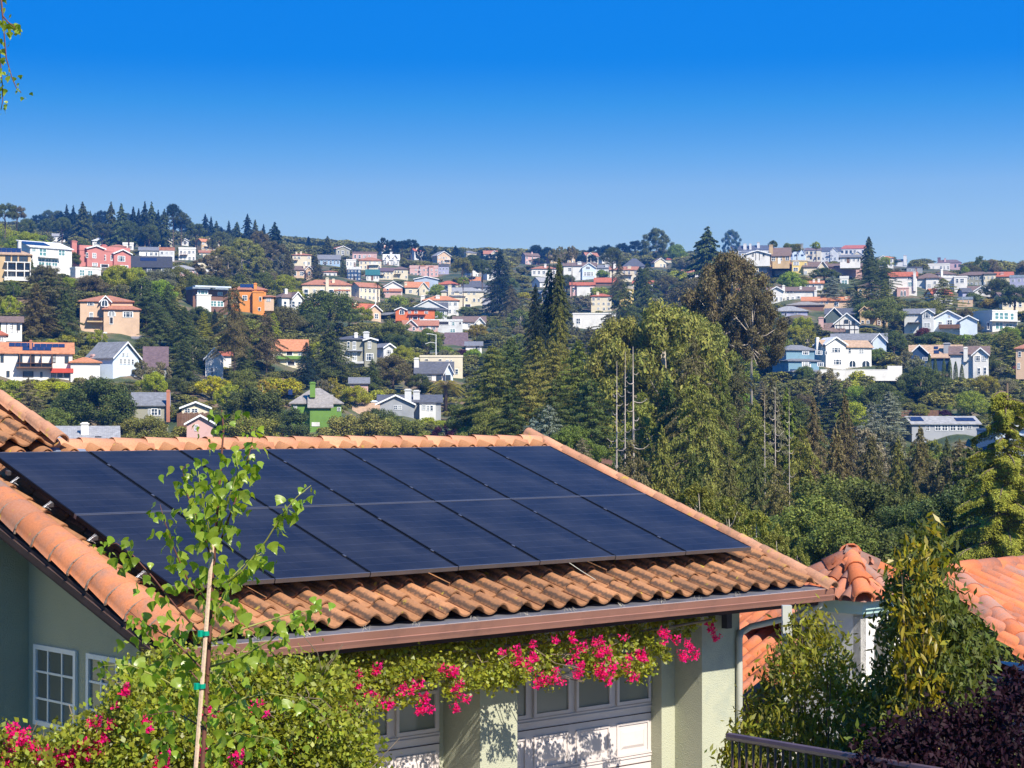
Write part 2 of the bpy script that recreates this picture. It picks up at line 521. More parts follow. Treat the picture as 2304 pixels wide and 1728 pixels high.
    # spreading cedar with arching layered boughs (near, right edge)
    Cs, Ns, Ts = [], [], []
    mb = MB(); mb.tube([(0, 0, -.1), (0, 0, .5), (.01, 0, 1)], [.022, .015, .004], 8)
    for i in range(92):
        t = (i + NR.random() * .6) / 92
        z = .12 + .86 * t
        L = .5 * (1 - t * .82) * (.55 + .6 * NR.random())
        a = i * 2.39996
        dx, dy = math.cos(a), math.sin(a)
        arch = lambda s: z + L * (.20 * s - .34 * s * s)
        mb.tube([(dx * L * s, dy * L * s, arch(s)) for s in (0, .35, .7, .95)], [.007, .005, .003, .001], 4, False)
        k = int(4200 * L / .3)
        s = NR.random(k) ** .6
        side = (NR.random(k) - .5) * L * .7 * (1.2 - s)
        ss = np.clip(s + NR.normal(size=k) * .01, 0, 1)
        zz = z + L * (.20 * ss - .34 * ss * ss) - np.abs(side) ** 1.3 * .45 - NR.random(k) ** 2 * .030 * (NR.random() + .4)
        C = np.stack([dx * L * ss - dy * side, dy * L * ss + dx * side, zz], 1)
        N = np.stack([dx * .3 + NR.normal(size=k) * .25, dy * .3 + NR.normal(size=k) * .25, np.ones(k)], 1)
        T = np.stack([-dy * np.sign(side) + dx * .6, dx * np.sign(side) + dy * .6, -np.full(k, .45)], 1) + NR.normal(size=(k, 3)) * .3
        Cs.append(C); Ns.append(N); Ts.append(T)
    C = np.concatenate(Cs); N = np.concatenate(Ns); T = np.concatenate(Ts)
    V, F = quads(C, N,  .0017 * (.6 + .8 * NR.random(len(C))), 3.0, T)
    reg('spreading', mesh_np("spreading_crown", V, F, M_FOL), mb.mesh("spreading_trunk", M_BARK, True))
    # columnar cypress
    k = 3600
    h = NR.random(k); a = NR.random(k) * 6.283
    r = .46 * np.sin(np.pi * np.clip(h * .86 + .11, 0, 1)) ** .7 * (.8 + .25 * NR.random(k))
    C = np.stack([np.cos(a) * r, np.sin(a) * r, h], 1)
    N = np.stack([np.cos(a), np.sin(a), np.full(k, .3)], 1) + NR.normal(size=(k, 3)) * .5
    T = np.tile([0, 0, 1.], (k, 1)) + NR.normal(size=(k, 3)) * .3
    V, F = quads(C, N, .016 * (.6 + .8 * NR.random(k)) * np.ones(k), 1.6, T)
    reg('column', mesh_np("column_crown", V, F, M_FOL), trunk_mb(.5, .05).mesh("column_trunk", M_BARK, True))
    # shrub / hedge
    for v in range(2):
        cc, cr = lobed(34, 0.40, 0.44, 0.44, 0.12, 0.2, -.3)
        V, F = clump_leaves(cc, cr, 110, 0.024, 1.3)
        reg('shrub', mesh_np("shrub_crown", V, F, M_FOL), trunk_mb(.4, .03, .02, limb_set(4, .05, .2, .25)).mesh("shrub_trunk", M_BARK, True))
    # palms
    for kind, th, rad, droop, nf in (('palm', .55, .5, .9, 46), ('tall_palm', .88, .5, .55, 34)):
        V, F = [], []
        top = th
        for i in range(nf):
            a = i * 2.39996; el = 1.25 - 1.75 * (i / nf)
            L = .5 if kind == 'palm' else .42
            dx, dy = math.cos(a), math.sin(a); zs = (1 - th) if kind == 'palm' else (1 - th) * 1.0
            for q in range(16):
                s = (q + 1) / 16
                for sd in (-1, 1):
                    px_ = math.cos(el) * s; pz = math.sin(el) * s - droop * s * s * .75
                    w = .10 * math.sin(math.pi * min(1, s * .9 + .1)) + .02
                    c = np.array([dx * px_ * L, dy * px_ * L, top + pz * zs])
                    t_ = np.array([-dy * sd * w + dx * .05, dx * sd * w + dy * .05, -.06 * zs])
                    u_ = np.array([dx * .008, dy * .008, 0])
                    n0 = len(V); V += [c - u_, c + u_, c + t_ + u_ * .3, c + t_ - u_ * .3]; F.append([n0, n0+1, n0+2, n0+3])
        mb = MB(); mb.tube([(0, 0, -.1), (0, 0, th * .6), (0, 0, th + .01)], [.05, .042, .05] if kind == 'palm' else [.06, .045, .05], 8)
        reg(kind, mesh_np(kind + "_fronds", V, np.array(F), M_FOL), mb.mesh("palm_trunk", M_BARK, True))
    # dead tree, modelled six times as high as wide so that its limbs stay round when scaled
    K = 6.0
    for v in range(2):
        mb = MB()
        lean = .02 * (1 if v else -1)
        mb.tube([(0, 0, -.1 * K), (lean * .3, 0, .4 * K), (lean, 0, .75 * K), (lean * 1.3, 0, K)], [.032, .025, .015, .003], 7)
        for i in range(34):
            z = (.26 + .70 * i / 34) * K; a = i * 2.4 + NR.random()
            L = .60 * (1.15 - z / K) * (.4 + .8 * NR.random())
            dx, dy = math.cos(a), math.sin(a)
            pts = [(lean * z / K + dx * L * s, dy * L * s, z - .16 * L * math.sin(s * 2.4) + .34 * s ** 3 * L) for s in (0, .3, .6, .85, 1)]
            mb.tube(pts, [.0085, .0070, .0052, .0032, .0012], 4, False)
            for s_ in (2, 3):
                q = pts[s_]; mb.tube([q, (q[0] + dx * L * .2 - dy * L * .15, q[1] + dy * L * .2 + dx * L * .15, q[2] + .12 * L)], [.0034, .0010], 3, False)
        TREES.setdefault('dead', []).append((None, mb.mesh("dead_trunk", M_DEADW, True)))
make_trees()

KIND = {  # kind -> object name, category, word, crown part name
    'oak': ("broadleaf_tree", "tree", "round broadleaf tree", "crown"), 'loose': ("airy_tree", "tree", "airy open tree", "crown"),
    'eucalyptus': ("eucalyptus_tree", "tree", "eucalyptus", "crown"), 'fir': ("fir_tree", "tree", "dense conifer", "crown"),
    'spire': ("conifer_tree", "tree", "pointed conifer", "crown"), 'cedar': ("cedar_tree", "tree", "layered cedar", "crown"),
    'ragged': ("old_conifer", "tree", "ragged conifer", "crown"), 'spreading': ("spreading_cedar", "tree", "arching cedar", "crown"),
    'column': ("columnar_cypress", "tree", "narrow cypress", "crown"), 'shrub': ("garden_shrub", "shrub", "rounded shrub", "crown"),
    'palm': ("palm_tree", "palm tree", "palm", "fronds"), 'tall_palm': ("tall_palm_tree", "palm tree", "tall palm", "fronds"),
    'dead': ("dead_tree", "tree", "bare dead tree", "crown")}
GREENS = {
    'sprig': ((0.300, 0.300, 0.050), 'golden green'),
    'dark': ((0.108, 0.138, 0.034), "dark green"), 'deep': ((0.031, 0.052, 0.029), "blackish green"), 'olive': ((0.225, 0.232, 0.045), "olive"),
    'mid': ((0.160, 0.205, 0.038), "mid green"), 'lime': ((0.340, 0.370, 0.028), "lime green"), 'yellow': ((0.420, 0.420, 0.018), "yellow"),
    'gold': ((0.330, 0.280, 0.030), "golden"), 'blue': ((0.248, 0.288, 0.214), "blue grey"), 'brown': ((0.168, 0.150, 0.056), "brownish green"),
    'plum': ((0.055, 0.010, 0.022), "dark purple"), 'bright': ((0.243, 0.324, 0.028), "bright green"), 'grey': ((0.228, 0.216, 0.110), "grey green"),
    'pink': ((0.550, 0.015, 0.160), "magenta"), 'rust': ((0.160, 0.050, 0.030), "rusty red")}

STAND = {'oak': .82, 'loose': 1.0, 'eucalyptus': 1.1, 'fir': 1.5, 'spire': 2.6, 'cedar': .95, 'ragged': 1.6, 'spreading': 1, 'column': 5, 'shrub': .7, 'palm': 1.0, 'tall_palm': 4, 'dead': 6}
ASPECT = {'oak': 1.0, 'loose': 1.35, 'eucalyptus': 1.5, 'fir': 2.5, 'spire': 2.3, 'cedar': 1.5, 'ragged': 2.2, 'spreading': 1.6, 'column': 9, 'shrub': .9, 'palm': 1.1, 'tall_palm': 9, 'dead': 9}
LOWER = trunk_mb(1.0, 1.0, 0.0).mesh("trunk", M_BARK, True)
LAND = []     # (px, py, d, w, short phrase) landmarks that labels may refer to
USED = set()
TREELOG = []  # trees waiting for their label

def tree(kind, px, ytop, wpx, d, col='dark', yb=None, zbase=None, fix=False, label=None, group=None, hide=0.0, vi=None, ybot=None):
    """one tree at azimuth px, distance d, its top at pixel row ytop and its crown wpx wide"""
    if yb is not None: d = d_of(px, yb)          # foot of the tree seen at row yb
    elif 296 <= d < 760 and not fix: d = d_of(px, ytop + STAND[kind] * wpx)
    if kind == 'spire' and d > 700: wpx *= 2.3
    top = P(px, ytop, d)
    z0 = gz(px, d) if zbase is None else zbase
    if ybot is not None: z0 = P(px, ybot, d).z
    h = max(1.5, top.z - z0)
    w = wpx * d / FPX
    crown, trunk = TREES[kind][RND.randrange(len(TREES[kind])) if vi is None else vi]
    asp = ASPECT[kind]
    w = min(max(w, h / asp), (1.35 if d < 296 else 1.12) * w)
    hc = min(h, w * asp)          # the crown hangs from the top, the bare trunk reaches the ground
    nm, cat, word, part = KIND[kind]
    g, gw = GREENS[col]
    root = thing(nm, label, cat, (top.x, top.y, z0), RND.uniform(0, 6.28), group)
    jit = RND.uniform(.85, 1.15)
    c = (g[0] * jit * RND.uniform(.9, 1.1), g[1] * jit, g[2] * jit * RND.uniform(.85, 1.2))
    if crown is not None:
        obj(part, crown, root, loc=(0, 0, h - hc), scale=(w, w, hc), color=c)
        if h > hc * 1.02: obj("trunk", trunk_mb(1.0, .03).mesh("lower_trunk", M_BARK, True) if False else LOWER, root, scale=(max(.25, w * .035),) * 2 + (h - hc * .85,))
        obj("limbs" if h > hc * 1.02 else "trunk", trunk, root, loc=(0, 0, h - hc), scale=(w, w, hc))
    else:
        obj("trunk", trunk, root, scale=(w, w, h / 6.0))
    TREELOG.append([root, kind, gw, word, px, ytop, wpx, d, (HZ - (z0 * FPX / d)), label])
    return root

# ------------------------------------------------------------------ houses on the hills
W_COL = {'white': (.70, .675, .62), 'cream': (.66, .58, .42), 'tan': (.52, .37, .20), 'pink': (.50, .19, .16), 'rose': (.58, .37, .33), 'orange': (.64, .25, .06),
         'bluewhite': (.62, .70, .78), 'blue': (.30, .42, .55), 'navy': (.025, .06, .13), 'grey': (.32, .33, .34), 'olive': (.30, .29, .22), 'palegrey': (.58, .58, .56),
         'green': (.14, .26, .045), 'yellow': (.70, .52, .18), 'brown': (.20, .11, .08), 'dark': (.05, .05, .055), 'teal': (.17, .29, .36), 'darkgreen': (.09, .12, .11),
         'peach': (.60, .42, .28), 'lavender': (.36, .36, .48), 'brick': (.42, .17, .10), 'red': (.58, .15, .05), 'steel': (.40, .47, .56)}
R_COL = {'terra': (.46, .20, .12), 'orange': (.60, .25, .12), 'redtile': (.50, .15, .08), 'grey': (.22, .225, .24), 'lightgrey': (.36, .355, .35), 'slate': (.115, .12, .14),
         'brown': (.21, .145, .12), 'dark': (.055, .058, .07), 'tan': (.50, .34, .22), 'bluegrey': (.30, .36, .42), 'teal': (.04, .16, .16), 'white': (.78, .78, .76),
         'purple': (.16, .11, .12), 'thatch': (.33, .30, .27), 'greendark': (.03, .05, .045), 'cream': (.6, .52, .4)}

def wall_m(c): return mat("stucco_" + c, W_COL[c], .85, .05, .35, .15, bscale=6, dirt=tuple(x * .8 for x in W_COL[c]), dscale=.25)

def roof_m(c):
    key = ("roof", c)
    if key in MCACHE: return MCACHE[key]
    col = R_COL[c]
    m, nt, b = new_mat("roof_" + c); L = nt.links
    tc = nd(nt, "ShaderNodeTexCoord")
    n = nd(nt, "ShaderNodeTexNoise"); n.inputs["Scale"].default_value = 1.6; n.inputs["Detail"].default_value = 6; n.inputs["Roughness"].default_value = .75
    L.new(tc.outputs["Object"], n.inputs["Vector"])
    br = nd(nt, "ShaderNodeTexBrick")
    br.inputs["Scale"].default_value = 1.0; br.inputs["Brick Width"].default_value = .6; br.inputs["Row Height"].default_value = .32
    br.inputs["Mortar Size"].default_value = .03
    br.inputs["Color1"].default_value = (1, 1, 1, 1); br.inputs["Color2"].default_value = (.72, .72, .72, 1); br.inputs["Mortar"].default_value = (.6, .6, .6, 1)
    mp = nd(nt, "ShaderNodeVectorMath", operation='MULTIPLY'); mp.inputs[1].default_value = (1, 1, 1)
    cx = nd(nt, "ShaderNodeSeparateXYZ"); L.new(tc.outputs["Object"], cx.inputs[0])
    ad = nd(nt, "ShaderNodeMath", operation='ADD'); L.new(cx.outputs["Y"], ad.inputs[0]); L.new(cx.outputs["Z"], ad.inputs[1])
    cb = nd(nt, "ShaderNodeCombineXYZ"); L.new(cx.outputs["X"], cb.inputs[0]); L.new(ad.outputs[0], cb.inputs[1]); L.new(cb.outputs[0], br.inputs["Vector"])
    mr = nd(nt, "ShaderNodeMapRange"); mr.inputs["From Min"].default_value = .3; mr.inputs["From Max"].default_value = .7; mr.inputs["To Min"].default_value = .72; mr.inputs["To Max"].default_value = 1.25
    L.new(n.outputs["Fac"], mr.inputs["Value"])
    v1 = nd(nt, "ShaderNodeVectorMath", operation='SCALE'); v1.inputs[0].default_value = col; L.new(mr.outputs[0], v1.inputs["Scale"])
    v2 = nd(nt, "ShaderNodeVectorMath", operation='MULTIPLY'); L.new(v1.outputs[0], v2.inputs[0]); L.new(br.outputs["Color"], v2.inputs[1])
    L.new(v2.outputs[0], b.inputs["Base Color"]); b.inputs["Roughness"].default_value = .85; b.inputs["Specular IOR Level"].default_value = .25
    MCACHE[key] = m
    return m

M_SOLAR = mat("solar_glass", (.018, .024, .06), .22, .25, 1.5, spec=.6)
M_DARK = mat("dark_metal", (.03, .03, .035), .5, .1, 3)
M_WOODB = mat("brown_wood", (.16, .085, .05), .8, .25, 2)

def ring_mesh(name, bars, arch=False):
    mb = MB(); t = .1
    mb.box(0, -.5, 0, t, .5, 1); mb.box(1 - t, -.5, 0, 1, .5, 1); mb.box(t, -.5, 0, 1 - t, .5, t * .8); mb.box(t, -.5, 1 - t * .8, 1 - t, .5, 1)
    if 'v' in bars: mb.box(.465, -.4, t * .8, .535, .4, 1 - t * .8)
    if 'h' in bars: mb.box(t, -.38, .47, 1 - t, .38, .53)
    if 'g' in bars:
        for q in (.30, .70): mb.box(q - .03, -.4, t * .8, q + .03, .4, 1 - t * .8)
        mb.box(t, -.38, .60, 1 - t, .38, .65)
    return mb.mesh(name)
def arch_mesh():
    mb = MB(); n = 8
    o = [(1, 0)] + [(.5 + .5 * math.cos(math.pi * i / n), .5 + .5 * math.sin(math.pi * i / n)) for i in range(n + 1)] + [(0, 0)]
    q = [(.88, .06)] + [(.5 + .38 * math.cos(math.pi * i / n), .5 + .4 * math.sin(math.pi * i / n)) for i in range(n + 1)] + [(.12, .06)]
    for i in range(len(o) - 1):
        mb.prism([o[i], o[i+1], q[i+1], q[i]][::-1], -.5, .5)
    mb.box(.12, -.5, 0, .88, .5, .06); mb.box(.47, -.4, .06, .53, .4, .9)
    pn = MB().prism(q[::-1], -.2, .2)
    return mb.mesh("arched_frame"), pn.mesh("arched_pane")
FR = {k: ring_mesh("window_frame", k) for k in ('', 'v', 'h', 'vh', 'g')}
PANE = MB().box(.06, -.2, .05, .94, .2, .95).mesh("window_pane")
AF, AP = arch_mesh()
FRM = {}
def framed(me, m):
    k = (me.name, m.name)
    if k not in FRM:
        c = me.copy(); c.materials.clear(); c.materials.append(m); FRM[k] = c
    return FRM[k]
M_FRAMED = mat("dark_frame", (.05, .045, .04), .6, .1, 2)
M_CURT = mat("curtained_glass", (.30, .31, .30), .15, .3, .8, spec=.7)
M_TEALG = mat("teal_glass", (.10, .22, .21), .08, .3, .5, spec=.8)

def window(root, x, z, w, h, y=0.0, fm=None, kind=None, pane=None, side=None):
    fm = fm or M_WHITE
    kind = kind if kind is not None else ('vh' if w > h * .75 else 'h')
    if w > 1.7 * h and kind == 'vh': kind = 'g'
    fme, pme = (AF, AP) if kind == 'arch' else (FR[kind], PANE)
    if side is None: loc, rot = (x, y - .02, z), (0, 0, 0)
    else: loc, rot = (side - .02, x, z), (0, 0, -math.pi / 2)
    f = obj("window", framed(fme, fm), root, loc, rot, (w, .16, h))
    p = obj("pane", framed(pme, pane or (M_GLASS if RND.random() > .25 else M_CURT)), f)
    return f

HOUSES = []   # bounding boxes for the planting: x0,x1,ytop,ybase,d

def house(short, label, x0, x1, yr, ye, yb, roof='gs', wc='white', rc='terra', L=0, D=9.0, th=22, d=None, win=None, auto=None, chim=(), solar=(), wings=(),
          extra=(), fm=None, group=None, name=None, over=.45, pane=None, cat="house"):
    """all rows and columns are photograph pixels; the house stands where its base row meets the hillside"""
    xm = (x0 + x1) / 2
    d = d or d_of(xm, yb)
    s = d / FPX
    front_px = (x1 - x0) - abs(L)
    az = math.atan((xm - 1152) / FPX)
    t = math.radians(th) if L else 0.0
    sg = 1 if L >= 0 else -1
    xc = x0 + L if L > 0 else x0
    base = P(xc, yb, d)
    W = front_px * s / math.cos(t)
    if L: D = min(16, max(4, abs(L) * s / math.sin(t)))
    rz = -az + sg * t
    if L < 0:   # right corner is the nearest
        base = base + Vector((math.cos(az) * 0, math.sin(t) * W, 0))
    name = name or ("stucco_house" if rc in ('terra', 'orange', 'redtile') else "hillside_house")
    root = thing(name, label, cat, base, rz, group)
    LAND.append((xm, (yr + yb) / 2, d, x1 - x0, short))
    HOUSES.append((x0, x1, yr, yb, d))
    FD = 1.8      # foundation below the visible base
    kx = 1 / math.cos(t)

    def block(x0, x1, yr, ye, yb, roof, wc, rc, y0, D, chimney_host=False):
        X0, X1 = (x0 - xc) * s * kx, (x1 - xc) * s * kx
        he, hr, hb = (YB - ye) * s, (YB - yr) * s, (YB - yb) * s - FD
        wm = MB(); rm = MB(); o = over
        y1 = y0 + D
        tk = .18
        if roof == 'gs':
            ym = (y0 + y1) / 2
            wm.prismx([(y0, hb), (y1, hb), (y1, he), (ym, hr - tk), (y0, he)], X0, X1)
            k = (hr - he) / (ym - y0)
            for sgn in (-1, 1):
                ye_ = y0 - o if sgn < 0 else y1 + o
                ze = he - k * o
                rm.prismx([(ye_, ze), (ym, hr), (ym, hr + tk), (ye_, ze + tk)][::sgn], X0 - o, X1 + o)
        elif roof == 'gf':
            m_ = (X0 + X1) / 2
            wm.prism([(X0, hb), (X1, hb), (X1, he), (m_, hr - tk), (X0, he)], y0, y1)
            k = (hr - he) / (m_ - X0)
            for a_, b_, sgn in ((X0 - o, m_, 1), (X1 + o, m_, -1)):
                ze = he - k * o
                rm.prism([(a_, ze), (b_, hr), (b_, hr + tk), (a_, ze + tk)][::sgn], y0 - o, y1 + o)
            ft = MB()
            for a_, b_ in ((X0 - o, m_), (X1 + o, m_)):
                ze = he - k * o
                ft.prism([(a_, ze - .12), (b_, hr - .12), (b_, hr + tk + .03), (a_, ze + tk + .03)], y0 - o - .1, y0 - o - .01)
            build(ft, "bargeboard", M_WHITE if wc not in ('orange', 'tan') else wall_m(wc), root)
        elif roof == 'hip':
            wm.box(X0, y0, hb, X1, y1, he)
            r = min((X1 - X0) * .42, D * .5)
            a, b, c, e = X0 - o, X1 + o, y0 - o, y1 + o
            ym = (y0 + y1) / 2; r0 = X0 + r; r1 = X1 - r
            if r1 < r0 + .1: r0 = (X0 + X1) / 2 - .1; r1 = r0 + .2
            rm.add([(a, c, he - .02), (b, c, he - .02), (b, e, he - .02), (a, e, he - .02), (a, c, he + tk), (b, c, he + tk), (b, e, he + tk), (a, e, he + tk), (r0, ym, hr), (r1, ym, hr)],
                   [(0, 3, 2, 1), (0, 1, 5, 4), (1, 2, 6, 5), (2, 3, 7, 6), (3, 0, 4, 7), (4, 5, 9, 8), (5, 6, 9), (6, 7, 8, 9), (7, 4, 8)])
        elif roof == 'shed':
            wm.prismx([(y0, hb), (y1, hb), (y1, hr - .05), (y0, he)], X0, X1)
            k = (hr - he) / D
            rm.prismx([(y0 - o, he - k * o), (y1 + o, hr + k * o), (y1 + o, hr + tk + k * o), (y0 - o, he + tk - k * o)], X0 - o, X1 + o)
        else:   # flat with a low parapet
            wm.box(X0, y0, hb, X1, y1, he - .05)
            rm.box(X0 - .12, y0 - .12, he - .05, X1 + .12, y1 + .12, max(hr, he + .2))
        w = build(wm, "wall", wall_m(wc), root)
        if roof == 'flat' and rc == wc: rmat = wall_m(wc)
        else: rmat = roof_m(rc) if rc in R_COL else wall_m(rc)
        r_ = build(rm, "roof", rmat, root)
        return X0, X1, he, hr, r_
    YB = yb
    X0, X1, he, hr, rmain = block(x0 if L <= 0 else xc, x1 if L >= 0 else x1 + L, yr, ye, yb, roof, wc, rc, 0.0, D)
    hosts = [(x0, x1, 0.0)]
    for wg in wings:    # (x0,x1,yr,ye,yb,roof,wall,roofcol,forward metres, depth)
        block(wg[0], wg[1], wg[2], wg[3], wg[4], wg[5], wg[6] or wc, wg[7] or rc, -wg[8], wg[9] if len(wg) > 9 else wg[8] + 4)
        hosts.append((wg[0], wg[1], -wg[8]))
    def face_y(px):
        y = 0.0
        for a, b, q in hosts[1:]:
            if a - 1 <= px <= b + 1: y = min(y, q)
        return y
    for q in (win or ()):
        x, y, X, Y = q[:4]
        w = (X - x) * s * kx; h = (Y - y) * s
        ky = q[4] if len(q) > 4 else None
        pn = pane
        if ky == 'd': pn, ky = M_DARK, ''
        if ky == 't': pn, ky = M_TEALG, None
        window(root, (x - xc) * s * kx, (YB - Y) * s, w, h, face_y((x + X) / 2), fm, ky, pn)
    if auto:
        rows, cols = auto[:2]
        ax0, ax1 = (x0 if L <= 0 else xc), (x1 if L >= 0 else x1 + L)
        fh = (yb - ye) / rows
        cw = (ax1 - ax0) / cols
        for r in range(rows):
            for c in range(cols):
                if RND.random() < .12: continue
                ww = cw * RND.uniform(.36, .62); wh = fh * RND.uniform(.42, .58)
                cx = ax0 + cw * (c + .5) + RND.uniform(-.08, .08) * cw
                top = ye + fh * (r + .24)
                window(root, (cx - ww / 2 - xc) * s * kx, (YB - top - wh) * s, ww * s * kx, wh * s, face_y(cx), fm, None, pane)
        if rows == 2 and RND.random() < .55:      # a railed balcony between the floors
            q = RND.uniform(.25, .5); o = RND.uniform(0, 1 - q); fw = ax1 - ax0
            b0, b1 = (ax0 + fw * o - xc) * s * kx, (ax0 + fw * (o + q) - xc) * s * kx
            zb = (yb - ye - fh) * s; fy = face_y(ax0 + fw * (o + q / 2))
            bm_ = RND.choice((M_WHITE, M_FRAMED, M_WOODB))
            build(MB().box(b0, fy - 1.3, zb, b1, fy - .01, zb + .16), "balcony", bm_, root)
            rl = MB().box(b0, fy - 1.3, zb + .95, b1, fy - 1.22, zb + 1.05)
            for i_ in range(5): rl.box(b0 + (b1 - b0 - .1) * i_ / 4, fy - 1.29, zb + .16, b0 + (b1 - b0 - .1) * i_ / 4 + .1, fy - 1.2, zb + .95)
            build(rl, "balcony_rail", bm_, root)
        if RND.random() < .5:
            dx_ = (ax0 + (ax1 - ax0) * RND.uniform(.15, .8) - xc) * s * kx; fy = face_y(dx_ / s / kx + xc)
            build(MB().box(dx_, fy - .06, 0, dx_ + 1.0, fy - .01, 2.1), "door", RND.choice((M_WOODB, M_DARK, M_WHITE)), root)
        if L > 0:     # a window or two on the shaded side
            for r in range(rows):
                if D > 5 and RND.random() < .8:
                    window(root, D * .45, (yb - ye - fh * (r + .75)) * s, 1.0, fh * .45 * s, side=X0, fm=fm)
    for ch in chim:     # (x centre, y top, y bottom, width px, colour)
        w = max(.5, ch[3] * s); cy = face_y(ch[0]) + 1.2 if len(ch) < 6 else ch[5]
        cx = (ch[0] - xc) * s * kx
        z1 = (YB - ch[1]) * s; z0 = (YB - ch[2]) * s - 1.5
        mb = MB().box(cx - w / 2, cy, z0, cx + w / 2, cy + w * .8, z1 - .35).box(cx - w * .6, cy - w * .1, z1 - .35, cx + w * .6, cy + w * .9, z1 - .15)
        mb.box(cx - w * .4, cy + w * .05, z1 - .15, cx + w * .4, cy + w * .75, z1)
        build(mb, "chimney", wall_m(ch[4]) if len(ch) > 4 else wall_m(wc if wc in ('white', 'cream', 'pink', 'rose') else 'cream'), root)
    for so in solar:    # px box on the front roof slope: lies on the slope between eave and ridge
        a, ya, b, yb_ = so
        Xa, Xb = (a - xc) * s * kx, (b - xc) * s * kx
        za, zb = (YB - ya) * s, (YB - yb_) * s
        if roof == 'shed': run, rise = D, hr - he
        else: run, rise = D / 2, hr - he
        f = lambda z: (z - he) / max(rise, .1) * run
        n = max(1, int((Xb - Xa) / 1.1))
        for i in range(n):
            xa = Xa + (Xb - Xa) * i / n; xb = Xa + (Xb - Xa) * (i + 1) / n - .05
            sk = .55 * (1 - i / n) * 0
            mb = MB().add([(xa, f(zb), zb + .24), (xb, f(zb), zb + .24), (xb, f(za), za + .24), (xa, f(za), za + .24), (xa, f(zb), zb + .30), (xb, f(zb), zb + .30), (xb, f(za), za + .30), (xa, f(za), za + .30)],
                          [(0, 3, 2, 1), (4, 5, 6, 7), (0, 1, 5, 4), (1, 2, 6, 5), (2, 3, 7, 6), (3, 0, 4, 7)])
            build(mb, "solar_panel", M_SOLAR, root)
    for ex in extra:    # (name, x0,y0,x1,y1, forward m, colour material)
        nm, a, ya, b, yb_, fw, m_ = ex[:7]
        y = face_y((a + b) / 2) if len(ex) < 8 else ex[7]
        mb = MB().box((a - xc) * s * kx, y - fw, (YB - yb_) * s, (b - xc) * s * kx, y - .01, (YB - ya) * s)
        build(mb, nm, m_, root)
    return root

TIM = M_FRAMED
def rail(x0, x1, y, h=4, m=None, fw=1.2):
    return ("balcony", x0, y - h, x1, y, fw, m or wall_m('white'))

H = house
wt, cr_, tn = wall_m('white'), wall_m('cream'), wall_m('tan')
AWN = mat("red_awning", (.50, .07, .04), .8, .1, 2)
# --- far left, upper slope
H("the tan house with three decks", "tan house with three stacked balconies and solar roof at far left edge", -40, 66, 553, 572, 632, 'hip', 'tan', 'tan', D=9,
  win=[(10, 574, 22, 588), (25, 574, 37, 588), (40, 574, 60, 588), (14, 591, 32, 606), (36, 591, 50, 606), (53, 591, 63, 606), (14, 611, 32, 621), (36, 611, 50, 621), (53, 611, 63, 621)],
  solar=[(-10, 556, 45, 568)], extra=[("deck", 8, 588, 66, 590, 1.6, wt), ("deck", 8, 607, 66, 610, 1.6, wt), ("deck", 8, 622, 66, 631, 1.6, wt)] + [("post", x, 590, x + 2, 626, 1.7, wt) for x in (14, 33, 51, 64)], fm=M_FRAMED)
H("the white modern house with butterfly roof", "white modern house with green glass floor and solar roof behind tan house", 40, 160, 538, 555, 612, 'shed', 'white', 'white', L=28, th=30,
  win=[(71, 556, 80, 565, 't'), (86, 556, 104, 575, 't'), (129, 557, 145, 571, 't'), (85, 579, 100, 596, 't'), (101, 579, 114, 596, 't'), (115, 579, 128, 596, 't')], solar=[(64, 541, 120, 551)],
  extra=[("balcony", 84, 576, 130, 578, 1.2, wt)], chim=[(50, 541, 555, 7, 'white')])
H("the red stucco house", "brick red stucco house with two chimneys and pale stepped roof edges", 163, 290, 551, 562, 607, 'flat', 'pink', 'pink', L=16, th=25,
  win=[(189, 568, 194, 580), (203, 568, 212, 580, 'vh'), (226, 570, 237, 583, 'vh'), (247, 570, 252, 583), (260, 571, 277, 584, 'g'), (266, 592, 284, 606, 'g'), (203, 590, 215, 598), (221, 592, 240, 600, 'd')],
  wings=[(192, 230, 552, 558, 607, 'gf', 'pink', 'white', 1.2, 6), (252, 290, 557, 566, 607, 'gf', 'pink', 'white', 1.0, 6)], chim=[(171, 541, 560, 12, 'pink'), (237, 546, 562, 11, 'pink')], fm=M_WHITE, solar=[])
H("the charcoal roofed house", "low house with broad charcoal roof right of red stucco house", 297, 384, 573, 600, 613, 'gs', 'dark', 'dark', D=14, win=[(330, 603, 340, 611), (362, 602, 380, 611)], solar=[(315, 578, 352, 586)])
H("the white flat pavilion", "small white flat roofed pavilion with blue glass below red stucco house", 160, 226, 600, 604, 626, 'flat', 'white', 'white', L=10, win=[(178, 606, 190, 620, 't'), (196, 607, 208, 619, 't')])
H("the tan villa with arched door", "sandy tan villa with arched entrance and two tiled roofs", 180, 296, 661, 678, 746, 'hip', 'peach', 'terra', D=10,
  win=[(226, 674, 242, 690, 'arch'), (196, 679, 211, 687), (200, 702, 209, 720), (241, 699, 258, 712, 'arch'), (245, 713, 253, 730, 'd'), (274, 701, 297, 714, 'g')],
  wings=[(232, 311, 679, 697, 746, 'hip', 'peach', 'terra', 2.0, 8), (226, 246, 666, 676, 746, 'gf', 'peach', 'terra', .6, 4)], extra=[("balcony", 195, 722, 232, 725, 1.4, tn), ("balcony_rail", 195, 714, 232, 715, 1.4, M_FRAMED)])
H("the small tudor house", "small white half timbered house with grey roof at far left", 2, 48, 711, 724, 748, 'gs', 'white', 'brown', L=0, auto=(1, 3), fm=M_FRAMED, extra=[("timber", x, 726, x + 1, 748, .1, M_FRAMED) for x in (14, 26, 38)], D=7, d=395)
H("the maroon roofed corner house", "white house corner under dark maroon tiled roof at left edge", -40, 12, 736, 754, 770, 'hip', 'white', 'redtile', auto=(1, 3), d=378)
